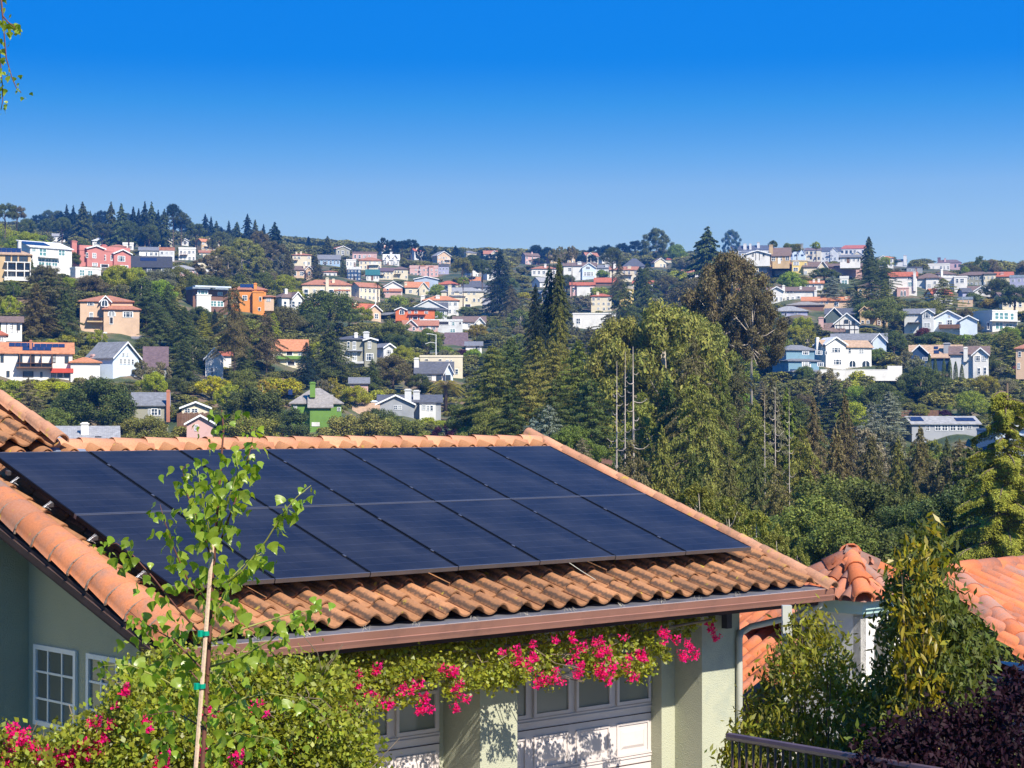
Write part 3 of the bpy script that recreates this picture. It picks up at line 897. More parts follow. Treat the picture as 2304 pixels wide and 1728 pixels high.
H("the white villa with balcony", "long white villa with red tile and solar roof, balcony and red awning", -30, 158, 769, 793, 854, 'gs', 'white', 'orange', D=9,
  win=[(0, 797, 7, 815), (13, 834, 20, 848), (38, 797, 48, 815), (66, 798, 75, 823, 'd'), (114, 797, 121, 815), (141, 800, 150, 816), (49, 835, 72, 848, 'g'), (87, 836, 92, 848), (111, 839, 121, 848), (125, 839, 136, 848), (140, 839, 151, 848)],
  solar=[(18, 772, 72, 781), (74, 774, 142, 782), (48, 782, 112, 790)], extra=[("balcony", 34, 825, 114, 828, 1.6, M_WOODB), ("awning", 110, 828, 160, 838, 1.0, AWN)] + [("post", x, 796, x + 1.5, 826, 1.5, M_WOODB) for x in (41, 65, 89, 112)] + [("balcony_rail", 34, 816, 114, 817, 1.6, M_WOODB)],
  wings=[(154, 219, 801, 815, 857, 'hip', 'white', 'orange', .8, 7)], chim=[(66, 763, 776, 4, 'brick')], fm=M_FRAMED)
H("the pale blue gabled house", "pale blue house with big grey roof and white edged gable facing right", 196, 312, 769, 803, 858, 'gf', 'bluewhite', 'grey', L=58, th=48,
  win=[(274, 793, 279, 800), (283, 793, 288, 800), (268, 806, 274, 818), (277, 806, 283, 818), (286, 806, 292, 818), (295, 806, 300, 818)], chim=[(254, 796, 812, 9, 'rose', 5)])
H("the cream house with grey hip roof", "cream house with low grey hip roof under tan villa", 232, 348, 750, 763, 788, 'hip', 'cream', 'grey', auto=(1, 4), chim=[(236, 746, 756, 8, 'white')], d=440)
H("the mauve gambrel roof", "house half hidden by trees under mauve grey steep roof", 326, 374, 780, 822, 842, 'gs', 'grey', 'purple', D=6, auto=(1, 2), d=395)
H("the beige house with brick chimney", "small beige house with tall brick chimney just above the ridge tiles", 300, 377, 884, 911, 946, 'gs', 'olive', 'grey', D=8, win=[(332, 920, 338, 935, ''), (339, 919, 354, 935, 'vh'), (355, 920, 361, 935, '')], chim=[(377, 877, 930, 8, 'brick', -.8)], d=330)
H("the grey roof with white chimney", "low grey roofed house with white chimney behind the ridge tiles at left", 125, 262, 961, 987, 1012, 'gs', 'blue', 'lightgrey', D=11, chim=[(189, 950, 968, 17, 'white')], auto=(1, 4), d=300)
H("the small cream cottage", "tiny cream cottage with dark roof behind brown wood fence", 409, 470, 905, 917, 934, 'gf', 'cream', 'slate', win=[(415, 919, 428, 928), (430, 919, 445, 928), (454, 915, 460, 920), (462, 915, 468, 920)], D=6, d=345)
H("the peach gabled shed", "peach plastered shed with white gable edge and one green window", 420, 480, 935, 952, 982, 'gf', 'rose', 'lightgrey', win=[(437, 956, 446, 969)], D=6, d=322)
# --- left middle
H("the blue glass modern house", "modern box house with blue glass bands and flat grey roof", 418, 512, 644, 650, 698, 'flat', 'brown', 'bluegrey', L=16, win=[(441, 653, 465, 662, 't'), (489, 655, 500, 663, 't'), (472, 675, 487, 688, 't'), (487, 675, 503, 688, 't')],
  wings=[(440, 472, 662, 664, 698, 'flat', 'white', 'white', .8, 3)], extra=[("roof_slab", 432, 643, 512, 646, 1.5, wall_m('bluewhite'))])
H("the bright orange stucco house", "bright orange stucco house with tiled roof half behind ragged conifer", 520, 598, 637, 652, 706, 'hip', 'orange', 'terra', wings=[(568, 592, 655, 658, 706, 'flat', 'orange', 'orange', 1.5, 5)], win=[(582, 668, 588, 678, 'd'), (580, 692, 586, 700, 'd'), (545, 664, 556, 676), (525, 668, 534, 680)], solar=[(540, 639, 575, 648)], chim=[(574, 636, 650, 7, 'orange')])
H("the orange house annex", "small tiled annex with white window right of orange house", 595, 616, 661, 668, 682, 'hip', 'peach', 'terra', win=[(600, 671, 609, 678)], d=455)
H("the long tan villa", "long tan villa with terracotta hip roof and arched portico columns", 680, 790, 627, 641, 678, 'hip', 'cream', 'terra', auto=(1, 6), chim=[(736, 624, 660, 7, 'cream', -.5), (750, 626, 640, 6, 'cream')], wings=[(752, 787, 652, 655, 678, 'flat', 'cream', 'terra', 2, 6)], extra=[("column", x, 658, x + 3, 678, 2.5, cr_, 0) for x in (765, 774, 783)])
H("the pale yellow house in conifers", "pale yellow house with low tile roof between dark conifers", 658, 700, 568, 574, 598, 'hip', 'cream', 'terra', auto=(2, 4), chim=[(667, 566, 572, 4), (677, 565, 572, 4)])
H("the blue grey tudor", "blue grey half timbered house with wide dormered roof", 715, 765, 572, 583, 598, 'gs', 'blue', 'grey', auto=(1, 6), L=0)
H("the tiny pink tile house", "small white house with pink tile roof left of navy house", 727, 758, 607, 612, 624, 'hip', 'white', 'terra', auto=(1, 3))
H("the navy and white narrow house", "narrow navy three storey house with white trim", 781, 812, 600, 606, 632, 'flat', 'navy', 'white', auto=(3, 4), L=0)
H("the small white house by navy house", "small white house above narrow navy house", 779, 801, 583, 586, 600, 'flat', 'white', 'white', auto=(1, 3))
H("the brick red flat house", "wide brick red flat roofed house on the crest", 793, 848, 566, 570, 584, 'flat', 'rose', 'brown', auto=(1, 5), chim=[(801, 571, 584, 5, 'rose')])
H("the cream house with pink roof", "cream two storey house with pink tile roof left of dormered house", 808, 858, 577, 586, 606, 'hip', 'cream', 'terra', auto=(2, 5))
H("the white dormered house", "white mansard house with two dormers on the crest", 863, 898, 571, 584, 600, 'gs', 'white', 'white', L=0, auto=(1, 5), wings=[(868, 876, 573, 578, 586, 'gf', 'white', 'lightgrey', .5, 3), (885, 893, 573, 578, 586, 'gf', 'white', 'lightgrey', .5, 3)], chim=[(880, 566, 575, 5, 'white')])
H("the teal roofed house", "white cottage with steep teal roof below cream houses", 824, 853, 605, 618, 631, 'gs', 'white', 'teal', auto=(1, 4))
H("the brown roofed cluster house", "cream house with brown roof and blue windows right of teal roof", 853, 885, 602, 610, 628, 'gs', 'cream', 'purple', auto=(2, 4))
H("the cream stepped house", "cream stepped house with two low roofs left of pink terrace", 885, 918, 598, 606, 629, 'hip', 'cream', 'brown', auto=(2, 4))
H("the pink terrace", "long pink terrace house with three flat fronted bays", 922, 986, 597, 603, 621, 'flat', 'rose', 'rose', auto=(2, 7), wings=[(945, 957, 597, 599, 621, 'flat', 'rose', 'terra', .8, 4), (965, 975, 599, 601, 621, 'flat', 'rose', 'terra', .8, 4)])
H("the mauve tower house", "mauve grey house with narrow tower right of pink terrace", 986, 1010, 594, 600, 618, 'flat', 'lavender', 'slate', auto=(2, 3), chim=[(990, 589, 600, 4, 'rose')])
H("the pale blue box building", "pale blue windowless box building with small gable", 932, 986, 622, 628, 652, 'gf', 'steel', 'bluegrey', L=0)
H("the cream gable house", "cream gabled house with orange roof and grey lower roof", 912, 964, 633, 646, 668, 'gs', 'cream', 'orange', wings=[(943, 964, 635, 648, 668, 'gf', 'cream', 'grey', 1, 5)], win=[(952, 651, 956, 657), (920, 652, 927, 659)], chim=[(913, 635, 655, 6)])
H("the charcoal edged gable house", "white house with charcoal edged gable and terracotta porch roof", 865, 905, 633, 644, 667, 'gf', 'white', 'slate', auto=(1, 3), wings=[(864, 903, 646, 655, 667, 'gs', 'rose', 'terra', 1.5)])
H("the red hip roof", "low house with bright red hip roof in the town centre", 986, 1032, 630, 640, 650, 'hip', 'cream', 'redtile', auto=(1, 4))
H("the orange roof with white chimney", "house with orange roof and white chimney left of slate roofs", 1034, 1080, 622, 632, 645, 'gs', 'cream', 'orange', chim=[(1050, 618, 630, 6, 'white')], auto=(1, 3))
H("the slate roofed house", "house with broad slate roof above big cream house", 1038, 1102, 630, 647, 660, 'hip', 'grey', 'slate', auto=(1, 5))
H("the big cream house", "big cream house with many windows and grey hip roof", 993, 1088, 645, 656, 692, 'hip', 'cream', 'lightgrey', win=[(1033, 656, 1040, 663), (1052, 655, 1058, 662), (1064, 656, 1070, 663), (1047, 670, 1053, 678), (1064, 671, 1070, 679), (1075, 672, 1080, 679), (1015, 657, 1022, 664), (1045, 684, 1060, 691, 'd')],
  wings=[(1012, 1045, 663, 668, 692, 'hip', 'cream', 'grey', 2, 6)], chim=[(1012, 641, 668, 8)])
H("the white house with orange roof", "white house with orange tile roof and two square chimneys", 952, 1032, 664, 676, 708, 'hip', 'white', 'orange', auto=(2, 6), chim=[(951, 664, 678, 9, 'white'), (985, 663, 686, 9, 'white')])
H("the blue grey craftsman house", "blue grey craftsman house with white edged gable", 925, 1005, 674, 694, 718, 'gf', 'palegrey', 'slate', L=0, wings=[(965, 1006, 680, 696, 718, 'gs', 'palegrey', 'slate', .5, 6)], auto=(1, 4), D=10)
H("the vivid orange house", "vivid orange house with dark green roof and balcony", 890, 978, 689, 697, 732, 'hip', 'red', 'greendark', win=[(898, 696, 910, 708, 'arch'), (918, 698, 925, 706), (932, 699, 940, 708), (955, 700, 963, 706), (920, 711, 924, 721, 'd'), (928, 712, 940, 719, 'd'), (944, 713, 954, 720, 'd')], extra=[("balcony", 918, 706, 958, 708, 1.0, wall_m('red'))], wings=[(890, 914, 692, 697, 710, 'gf', 'red', 'greendark', 1, 4)])
H("the salmon roofed house", "low house with salmon tile roof in front of vivid orange house", 907, 985, 720, 732, 746, 'gs', 'rose', 'terra', auto=(1, 5), wings=[(912, 938, 720, 732, 746, 'gf', 'rose', 'terra', .8, 4)])
H("the white modernist house", "white modernist house with dark curved recess under flat roof", 945, 1041, 718, 722, 749, 'flat', 'palegrey', 'white', L=0, win=[(985, 723, 1012, 731, 'd'), (1017, 724, 1023, 732, 't'), (1033, 724, 1038, 730, 'd'), (1012, 740, 1025, 748, 't'), (976, 724, 981, 730, 'd')])
H("the white house with brown grey roofs", "white house with three brown grey roofs right of modernist house", 1020, 1092, 711, 724, 740, 'gs', 'white', 'brown', auto=(1, 5), wings=[(1070, 1090, 715, 726, 740, 'gf', 'white', 'brown', 1)])
H("the plum brown barn roof", "steep plum brown roof without windows beside the street", 1003, 1050, 748, 776, 784, 'gs', 'brown', 'purple', D=7)
H("the white cottage by the plum roof", "small white cottage with grey roof below plum brown roof", 1048, 1084, 768, 778, 793, 'gs', 'white', 'grey', auto=(1, 3))
H("the cream flat roofed block", "cream flat roofed block with small dark windows above palm", 945, 1041, 799, 803, 852, 'flat', 'cream', 'cream', win=[(1003, 809, 1010, 816), (1014, 809, 1017, 817), (1024, 830, 1031, 842), (956, 808, 964, 811, 'd'), (987, 808, 994, 811, 'd')], D=8)
H("the navy roofed tudor cottage", "half timbered cottage with navy roof in front of cream block", 935, 1018, 814, 838, 862, 'gs', 'white', 'slate', L=0, chim=[(937, 804, 826, 11, 'white')], auto=(1, 4), fm=M_FRAMED, D=6, d=456, wings=[(1002, 1019, 819, 836, 862, 'gf', 'bluewhite', 'slate', 1, 4)])
H("the olive grey three storey house", "olive grey three storey house with white windows and slate roof", 752, 848, 753, 764, 824, 'hip', 'olive', 'slate', L=0, D=9,
  win=[(781, 768, 787, 784), (793, 768, 801, 787), (827, 768, 835, 785, 'vh'), (781, 793, 787, 805), (793, 792, 803, 813, 'vh'), (823, 795, 840, 812, 'g')], chim=[(801, 747, 758, 8, 'white'), (824, 745, 757, 13, 'palegrey')], extra=[("balcony", 779, 787, 815, 790, 1, wall_m('grey')), ("balcony", 779, 813, 818, 818, 1.2, wall_m('palegrey'))],
  wings=[(820, 847, 761, 765, 824, 'gf', 'olive', 'slate', .8, 5)])
H("the pale grey gabled house", "pale grey narrow house with gable right of olive grey house", 847, 886, 773, 781, 814, 'gf', 'palegrey', 'grey', L=16, th=35, win=[(868, 787, 880, 796, 'g'), (868, 806, 880, 812)])
H("the red roofed house in trees", "house with red orange roof framed by dark conifers", 614, 690, 763, 788, 822, 'gs', 'cream', 'orange', win=[(643, 790, 659, 800, 'd'), (624, 792, 633, 800), (670, 792, 680, 800), (645, 812, 664, 822, 'd')], extra=[("planter_ledge", 620, 801, 690, 808, .8, wall_m('green'))], D=9)
H("the white and blue striped gable", "white gable house with bright blue trim among dark trees", 462, 502, 783, 805, 850, 'gf', 'white', 'blue', win=[(474, 826, 480, 846), (484, 826, 488, 846)], D=6)
H("the small tiled roof by the blue gable", "low red tiled roof right of white gable with blue trim", 492, 520, 791, 800, 812, 'gs', 'white', 'redtile', d=415)
H("the green house", "bright green cottage with steep flared thatch grey roof", 655, 768, 872, 909, 964, 'hip', 'green', 'thatch', D=10, win=[(758, 916, 766, 925, 'vh'), (660, 912, 668, 919)], wings=[(697, 744, 890, 914, 966, 'gs', 'green', 'thatch', 1.8, 5)],
  chim=[(703, 859, 876, 12, 'green')], extra=[("window_band", 701, 950, 719, 959, .06, wt)], solar=[(648, 879, 658, 891)])
props_green = HOUSES[-1]
H("the grey house with twin chimneys", "blue grey house with twin white chimneys and bay window", 852, 992, 889, 905, 940, 'gs', 'grey', 'slate', D=10, wings=[(849, 931, 890, 909, 940, 'gf', 'grey', 'slate', 1.5, 8), (944, 980, 905, 909, 932, 'flat', 'white', 'slate', 2.2, 3)],
  win=[(886, 912, 894, 922), (895, 912, 904, 922), (949, 911, 958, 922, 'vh'), (960, 912, 966, 924), (968, 912, 974, 924)], chim=[(918, 875, 901, 15, 'palegrey', -1.2), (937, 877, 890, 15, 'palegrey'), (842, 901, 926, 13, 'bluewhite', -1.0)])
H("the taupe roof", "house corner with plain taupe roof left of grey house", 797, 850, 907, 931, 945, 'gs', 'palegrey', 'tan', D=9, d=385)
H("the low grey roofed shed", "low shed with grey roof between shrubs left of grey house", 788, 828, 850, 862, 872, 'gs', 'rose', 'grey', D=6, d=405)
# --- small white houses under the left skyline
FARH = [(118, 146, 524, 531, 542, 'gs', 'white', 'lightgrey', "white cottage half hidden under the left skyline conifers"), (208, 240, 533, 542, 556, 'hip', 'white', 'white', "cream pagoda roofed house directly above the red stucco house"),
        (247, 282, 548, 555, 566, 'hip', 'cream', 'terra', "cream house with pink roof just right above the red stucco house"), (276, 300, 545, 550, 562, 'flat', 'white', 'white', "white flat house above the charcoal roof"),
        (313, 356, 554, 563, 580, 'gs', 'white', 'grey', "white house with grey double roof above the charcoal roof"), (358, 392, 556, 563, 586, 'flat', 'palegrey', 'terra', "white tower house with terracotta cap above grey low roof"),
        (402, 440, 556, 560, 588, 'flat', 'white', 'white', "white stepped house with dark windows below round topped tree"), (409, 424, 537, 541, 550, 'gf', 'white', 'white', "tiny white gable alone under the skyline trees"),
        (448, 492, 562, 568, 578, 'gs', 'cream', 'terra', "cream house with tile roof left of big olive eucalyptus"), (376, 444, 594, 606, 618, 'hip', 'rose', 'lightgrey', "rose walled low house with grey roof right of charcoal roof")]
for f in FARH:
    H("the " + f[8].split(" ")[0] + " " + f[8].split(" ", 1)[1], f[8], f[0], f[1], f[2], f[3], f[4], f[5], f[6], f[7], auto=(max(1, int((f[4] - f[3]) / 10)), max(2, int((f[1] - f[0]) / 9))))
# --- centre right, among the big trees
H("the white house with salmon roof", "white house with salmon roof left of the twin dark conifers", 1196, 1252, 597, 605, 622, 'hip', 'white', 'terra', auto=(1, 5), chim=[(1227, 593, 604, 5)])
H("the long grey roofed row", "long house row with grey brown roof and white gable", 1268, 1342, 590, 598, 628, 'gs', 'white', 'brown', wings=[(1310, 1340, 592, 602, 628, 'gf', 'bluewhite', 'grey', 1.2, 5)], win=[(1318, 600, 1328, 606), (1312, 612, 1337, 622, 'g'), (1278, 602, 1286, 610)], chim=[(1304, 588, 610, 9)])
H("the grey house with square chimney", "grey shingled house with square pale chimney on its right end", 1338, 1370, 595, 603, 624, 'gs', 'palegrey', 'grey', auto=(1, 2), chim=[(1365, 594, 606, 7, 'palegrey')])
H("the cream house with tall chimneys", "cream house with two tall chimneys and red tile roof", 1372, 1436, 599, 607, 632, 'gs', 'cream', 'terra', auto=(2, 5), chim=[(1383, 589, 606, 6, 'white'), (1416, 598, 620, 8)])
H("the dark slate mansion roof", "big dark slate roof on the crest under giant eucalyptus", 1402, 1452, 579, 600, 606, 'hip', 'grey', 'slate', D=14)
H("the cream gable by the eucalyptus", "cream gabled house right of dark slate roof", 1465, 1500, 580, 590, 604, 'gf', 'cream', 'brown', auto=(1, 3), L=8)
H("the small red roof on the crest", "small bright red roof just right of the cream gable", 1498, 1512, 579, 584, 590, 'gs', 'cream', 'redtile')
H("the red sloping roof", "house with wide red roof over dark wall left of ragged trees", 1338, 1388, 624, 635, 644, 'gs', 'brown', 'redtile')
H("the pinkish white stepped house", "pinkish white stepped house with small red roof", 1283, 1338, 634, 641, 664, 'gs', 'rose', 'redtile', auto=(1, 4), wings=[(1298, 1327, 637, 642, 664, 'gs', 'white', 'redtile', 1)])
H("the tall white villa", "tall white villa with red roof and small chimney", 1330, 1376, 659, 667, 700, 'hip', 'cream', 'redtile', auto=(3, 4), chim=[(1345, 656, 668, 6)])
H("the yellow cream house behind trees", "pale yellow house peeping between dark conifers", 1394, 1426, 644, 650, 690, 'flat', 'yellow', 'cream', win=[(1410, 660, 1414, 670), (1416, 656, 1421, 668), (1408, 676, 1413, 684)])
H("the white modern box", "white modern box house behind flat topped cypress", 1289, 1386, 704, 707, 738, 'flat', 'white', 'white', win=[(1296, 716, 1306, 729, 'vh'), (1296, 732, 1302, 737)], L=0)
H("the pale house behind eucalyptus", "pale long house with salmon roof behind tall brown eucalyptus", 1535, 1596, 606, 613, 632, 'gs', 'white', 'terra', auto=(1, 5))
# --- right crest
H("the white gabled crest row", "white crest house with many grey gables and three chimneys", 1645, 1735, 552, 562, 580, 'gs', 'white', 'slate', auto=(1, 7), chim=[(1676, 548, 560, 7, 'white'), (1688, 548, 559, 5, 'white'), (1706, 545, 560, 6, 'white')], wings=[(1665, 1690, 560, 568, 584, 'gs', 'white', 'grey', 1.5)])
H("the timbered white house", "white half timbered house with low dark roof below crest row", 1676, 1732, 564, 572, 588, 'gf', 'white', 'slate', win=[(1692, 569, 1696, 577), (1716, 569, 1720, 577)], fm=M_FRAMED, extra=[("timber", x, 569, x + 1, 586, .1, M_FRAMED) for x in (1700, 1708)], d=700)
H("the house with tall tan chimney", "brown roofed house with very tall tan chimney", 1732, 1778, 556, 572, 594, 'gs', 'tan', 'brown', auto=(1, 3), chim=[(1735, 551, 592, 8, 'tan', -.8)], wings=[(1738, 1776, 566, 576, 594, 'gs', 'tan', 'brown', 1.5)], d=705)
H("the blue twin gable tudor", "blue white tudor house with twin pointed gables", 1778, 1812, 558, 572, 588, 'gs', 'bluewhite', 'grey', wings=[(1783, 1797, 560, 572, 588, 'gf', 'bluewhite', 'grey', 1, 4), (1797, 1811, 560, 572, 588, 'gf', 'bluewhite', 'grey', 1, 4)], win=[(1787, 573, 1793, 577), (1802, 573, 1808, 577)], chim=[(1776, 556, 574, 5, 'bluewhite'), (1803, 548, 560, 8, 'olive')], fm=M_FRAMED)
H("the cream three storey house", "cream three storey house with brown roof right of twin gables", 1812, 1847, 557, 563, 588, 'gs', 'cream', 'brown', auto=(2, 4), fm=M_FRAMED)
H("the grey gabled house on the crest", "grey gabled house with bay windows on the right crest", 1847, 1892, 556, 565, 588, 'gs', 'palegrey', 'slate', wings=[(1868, 1884, 558, 566, 588, 'gf', 'palegrey', 'grey', 1)], auto=(2, 5))
H("the white villa with red hip roof", "large white villa with red hip roof on the crest", 1890, 1956, 551, 560, 588, 'hip', 'white', 'redtile', L=0, auto=(2, 7), fm=M_FRAMED, wings=[(1918, 1940, 566, 574, 592, 'gf', 'cream', 'brown', 2)])
H("the white low row with dark roof", "white low house with dark roofs below the crest villa", 1890, 1935, 572, 579, 592, 'gs', 'white', 'grey', auto=(1, 5), d=690)
H("the cream and tile house", "cream house with terracotta tiles and two chimneys left of yellow house", 1708, 1785, 590, 597, 622, 'gs', 'white', 'terra', L=0, auto=(2, 6), chim=[(1731, 587, 616, 9, 'rose', -.6), (1754, 584, 600, 6, 'white')], wings=[(1758, 1786, 592, 598, 622, 'hip', 'cream', 'terra', 1)])
H("the yellow house", "pale yellow flat house with large windows below twin gables", 1782, 1816, 585, 588, 613, 'flat', 'yellow', 'cream', win=[(1785, 589, 1798, 597, 'vh'), (1785, 602, 1796, 610, 'vh'), (1810, 592, 1815, 598)])
H("the cream gable with brown roof", "cream gabled house with brown roof right of yellow house", 1808, 1860, 588, 600, 618, 'gs', 'cream', 'brown', wings=[(1842, 1860, 588, 600, 618, 'gf', 'cream', 'brown', .6, 5)], win=[(1809, 610, 1816, 617)])
H("the rose brown stucco house", "rose brown stucco house with mauve roof and square windows", 1862, 1938, 592, 600, 625, 'gs', 'rose', 'brown', win=[(1903, 601, 1914, 608), (1925, 600, 1932, 606), (1890, 602, 1894, 608)])
H("the small white house with red tiles", "small white house with red tiles and two tiny chimneys", 1808, 1852, 631, 638, 652, 'gs', 'white', 'orange', L=0, auto=(1, 3), chim=[(1831, 628, 634, 5), (1842, 627, 634, 5)])
H("the blue windowed cube", "small white cube house with big blue window", 1890, 1909, 621, 627, 642, 'flat', 'white', 'white', win=[(1893, 630, 1907, 640, 't')])
H("the white spanish house with arch", "white spanish house with arched loggia and three chimneys", 1727, 1832, 645, 655, 678, 'gs', 'white', 'brown', win=[(1768, 654, 1785, 660, 'arch'), (1770, 668, 1775, 676), (1781, 668, 1786, 676), (1791, 667, 1801, 672), (1746, 669, 1750, 678), (1756, 669, 1760, 678)], chim=[(1763, 642, 662, 6, 'white', -.8), (1801, 644, 658, 5, 'white'), (1834, 654, 674, 6, 'white', -.5)], wings=[(1733, 1762, 646, 654, 678, 'gf', 'white', 'lightgrey', 1, 5)])
H("the long orange roofed house", "long low peach house with bright orange tile roof", 1805, 1916, 667, 677, 694, 'gs', 'peach', 'orange', win=[(1845, 679, 1852, 684), (1856, 679, 1863, 684), (1877, 681, 1886, 690)], chim=[(1903, 668, 684, 6)])
H("the lavender house with grey roof", "lavender low house with pale grey roofs", 1735, 1816, 687, 701, 716, 'hip', 'lavender', 'lightgrey', win=[(1750, 704, 1757, 714), (1765, 704, 1770, 712, 'd'), (1787, 703, 1794, 707)])
H("the taupe hip roof", "low house with wide taupe hip roof above lavender house", 1772, 1852, 677, 687, 696, 'hip', 'brown', 'thatch')
H("the slate green gable", "dark slate green gable house left of timber framed house", 1858, 1928, 693, 707, 726, 'gs', 'darkgreen', 'slate', wings=[(1858, 1896, 693, 712, 726, 'gf', 'darkgreen', 'slate', 1, 6)], L=0)
H("the timber framed house", "white house with black timber frame, steep brown roof and brick chimney", 1878, 1932, 705, 727, 756, 'gf', 'white', 'brown', win=[(1900, 719, 1909, 728), (1916, 722, 1922, 730), (1898, 742, 1912, 750)], extra=[("timber", x, 722, x + 1.2, 756, .12, M_FRAMED) for x in (1888, 1898, 1911, 1922)] + [("timber", 1880, y, 1931, y + 1.2, .12, M_FRAMED) for y in (731, 741)],
  wings=[(1845, 1898, 727, 745, 760, 'gs', 'white', 'brown', .8, 6)], chim=[(1848, 713, 742, 11, 'rose', -1.2)], fm=M_FRAMED)
H("the white stucco house with garden wall", "white stucco house with rounded gable, orange tile roof and garden wall", 1832, 1960, 765, 779, 830, 'gs', 'white', 'tan', L=23, th=28, D=9,
  win=[(1868, 782, 1889, 793, 'g'), (1908, 783, 1914, 794), (1931, 784, 1943, 795, 'vh'), (1872, 808, 1891, 821, 'g'), (1908, 809, 1926, 826, 'arch'), (1936, 809, 1958, 826, 'arch')], wings=[(1856, 1900, 759, 774, 830, 'gf', 'white', 'white', .5, 6)], chim=[(1849, 758, 780, 7, 'white', 2)])
H("the grey roof behind the white stucco house", "grey roofed pale blue house behind white stucco house", 1872, 1992, 751, 766, 788, 'gs', 'bluewhite', 'grey', wings=[(1962, 1992, 752, 768, 788, 'gf', 'bluewhite', 'grey', .8, 6)], d=498, D=6)
TEAL = roof_m('slate')
H("the stepped teal tower house", "tall teal house with five stepped grey eaves on the slope", 1749, 1832, 775, 788, 808, 'hip', 'teal', 'grey', L=20, th=28, d=448, win=[(1777, 792, 1792, 800), (1797, 791, 1812, 800), (1818, 792, 1823, 800), (1776, 816, 1796, 827, 'g'), (1801, 817, 1815, 826, 'vh'), (1790, 842, 1812, 848, 'd')],
  wings=[(1765, 1833, 803, 813, 834, 'hip', 'teal', 'grey', 2.0, 8), (1766, 1845, 828, 838, 856, 'hip', 'teal', 'grey', 4.0, 8), (1785, 1845, 847, 855, 874, 'hip', 'teal', 'grey', 6.0, 8), (1800, 1849, 868, 877, 930, 'hip', 'teal', 'grey', 8.0, 8)])
# --- right part of the hill
H("the long grey beige villa", "long grey beige villa with brown roof and narrow windows", 2155, 2236, 610, 620, 646, 'hip', 'olive', 'brown', auto=(2, 9), wings=[(2212, 2238, 612, 618, 642, 'hip', 'cream', 'brown', .8, 5)])
H("the white house with square bay", "white house with square glazed bay left of grey beige villa", 2117, 2175, 622, 626, 650, 'flat', 'white', 'white', win=[(2150, 628, 2156, 638), (2159, 628, 2168, 638), (2126, 632, 2134, 640)], wings=[(2146, 2174, 622, 625, 650, 'flat', 'white', 'white', 1.5, 4)])
H("the white house with brown hip roof", "white house with brown hip roof and tall chimney on the upper right hill", 2098, 2150, 608, 617, 634, 'hip', 'white', 'brown', L=14, auto=(1, 4), chim=[(2118, 606, 630, 5, 'white', -.6)])
H("the white tower with brown roof", "white round cornered tower house with pyramid brown roof", 2060, 2120, 613, 628, 650, 'hip', 'palegrey', 'brown', win=[(2086, 640, 2094, 648), (2100, 634, 2106, 640)], wings=[(2083, 2110, 618, 627, 652, 'hip', 'white', 'brown', 1.5)])
H("the villa with arched terrace", "white villa with red roof, tall chimney and arched pink terrace", 2000, 2062, 611, 622, 668, 'gs', 'white', 'redtile', win=[(2041, 622, 2052, 630), (2042, 635, 2052, 645, 't'), (2013, 624, 2018, 630), (2026, 654, 2031, 668, 'arch'), (2033, 654, 2038, 668, 'arch'), (2052, 648, 2060, 658, 'd')], chim=[(2057, 612, 646, 6, 'white', -.6)], wings=[(2018, 2044, 648, 650, 670, 'flat', 'rose', 'rose', 2, 5)])
H("the pink crest house", "pale pink house with dark roofs on top of the right crest", 2108, 2162, 584, 592, 606, 'hip', 'rose', 'brown', auto=(1, 6), fm=M_FRAMED, chim=[(2113, 579, 590, 7, 'brown'), (2126, 581, 590, 4, 'rose')])
H("the white flat crest house", "white flat crest house left below pink crest house", 2088, 2136, 593, 596, 609, 'flat', 'white', 'white', auto=(1, 6))
H("the white chimney house", "low pale house with tall white chimney right of bushy crest tree", 2016, 2040, 583, 588, 600, 'gs', 'white', 'brown', chim=[(2036, 574, 594, 7, 'white', -.5)])
H("the low dark roofs on the crest", "low house with flat dark roof under the crest hedge", 2040, 2075, 600, 603, 612, 'flat', 'grey', 'slate', auto=(1, 3))
H("the plain white gable", "plain white gable house without windows below grey beige villa", 2178, 2226, 643, 654, 665, 'gs', 'white', 'brown', wings=[(2192, 2226, 644, 655, 665, 'gf', 'white', 'brown', .6, 6)])
H("the blue grey pair of gables", "blue grey tall house with white bay behind layered pine", 2158, 2186, 648, 656, 676, 'gs', 'lavender', 'slate', win=[(2178, 655, 2182, 670)], L=8)
H("the small peach flat house", "small peach house with two narrow windows below blue grey house", 2155, 2188, 668, 674, 690, 'flat', 'peach', 'bluegrey', win=[(2166, 676, 2168, 684), (2178, 676, 2180, 684)])
H("the brown red roof at the right", "low house with brown red roof near the right edge of crest", 2238, 2278, 611, 622, 634, 'gs', 'cream', 'redtile', chim=[(2254, 612, 620, 7, 'rose')])
H("the lilac terrace house", "lilac white terraced house cut by the right edge", 2272, 2340, 619, 625, 652, 'flat', 'lavender', 'bluegrey', auto=(2, 5))
H("the white glass modern house", "white modern house with tall teal glass and blue side wall", 2191, 2288, 697, 700, 748, 'flat', 'white', 'white', L=42, th=35, win=[(2238, 702, 2247, 719, 't'), (2248, 702, 2257, 719, 't'), (2258, 702, 2268, 719, 't'), (2272, 703, 2280, 720, 't'), (2238, 724, 2257, 741, 't'), (2261, 727, 2277, 741, 't'), (2221, 725, 2226, 742, 'd')], extra=[("deck", 2222, 721, 2288, 723, 1.4, wt)])
H("the pale blue house with deck", "pale blue house with wide gable and brown wooden deck", 2098, 2166, 699, 717, 752, 'gf', 'bluewhite', 'lightgrey', win=[(2133, 709, 2138, 715), (2130, 720, 2142, 731, 'vh'), (2111, 724, 2119, 730)], wings=[(2158, 2196, 712, 722, 757, 'gf', 'bluewhite', 'lightgrey', 2, 6)], extra=[("deck", 2112, 731, 2160, 740, 2.0, M_WOODB)], D=9)
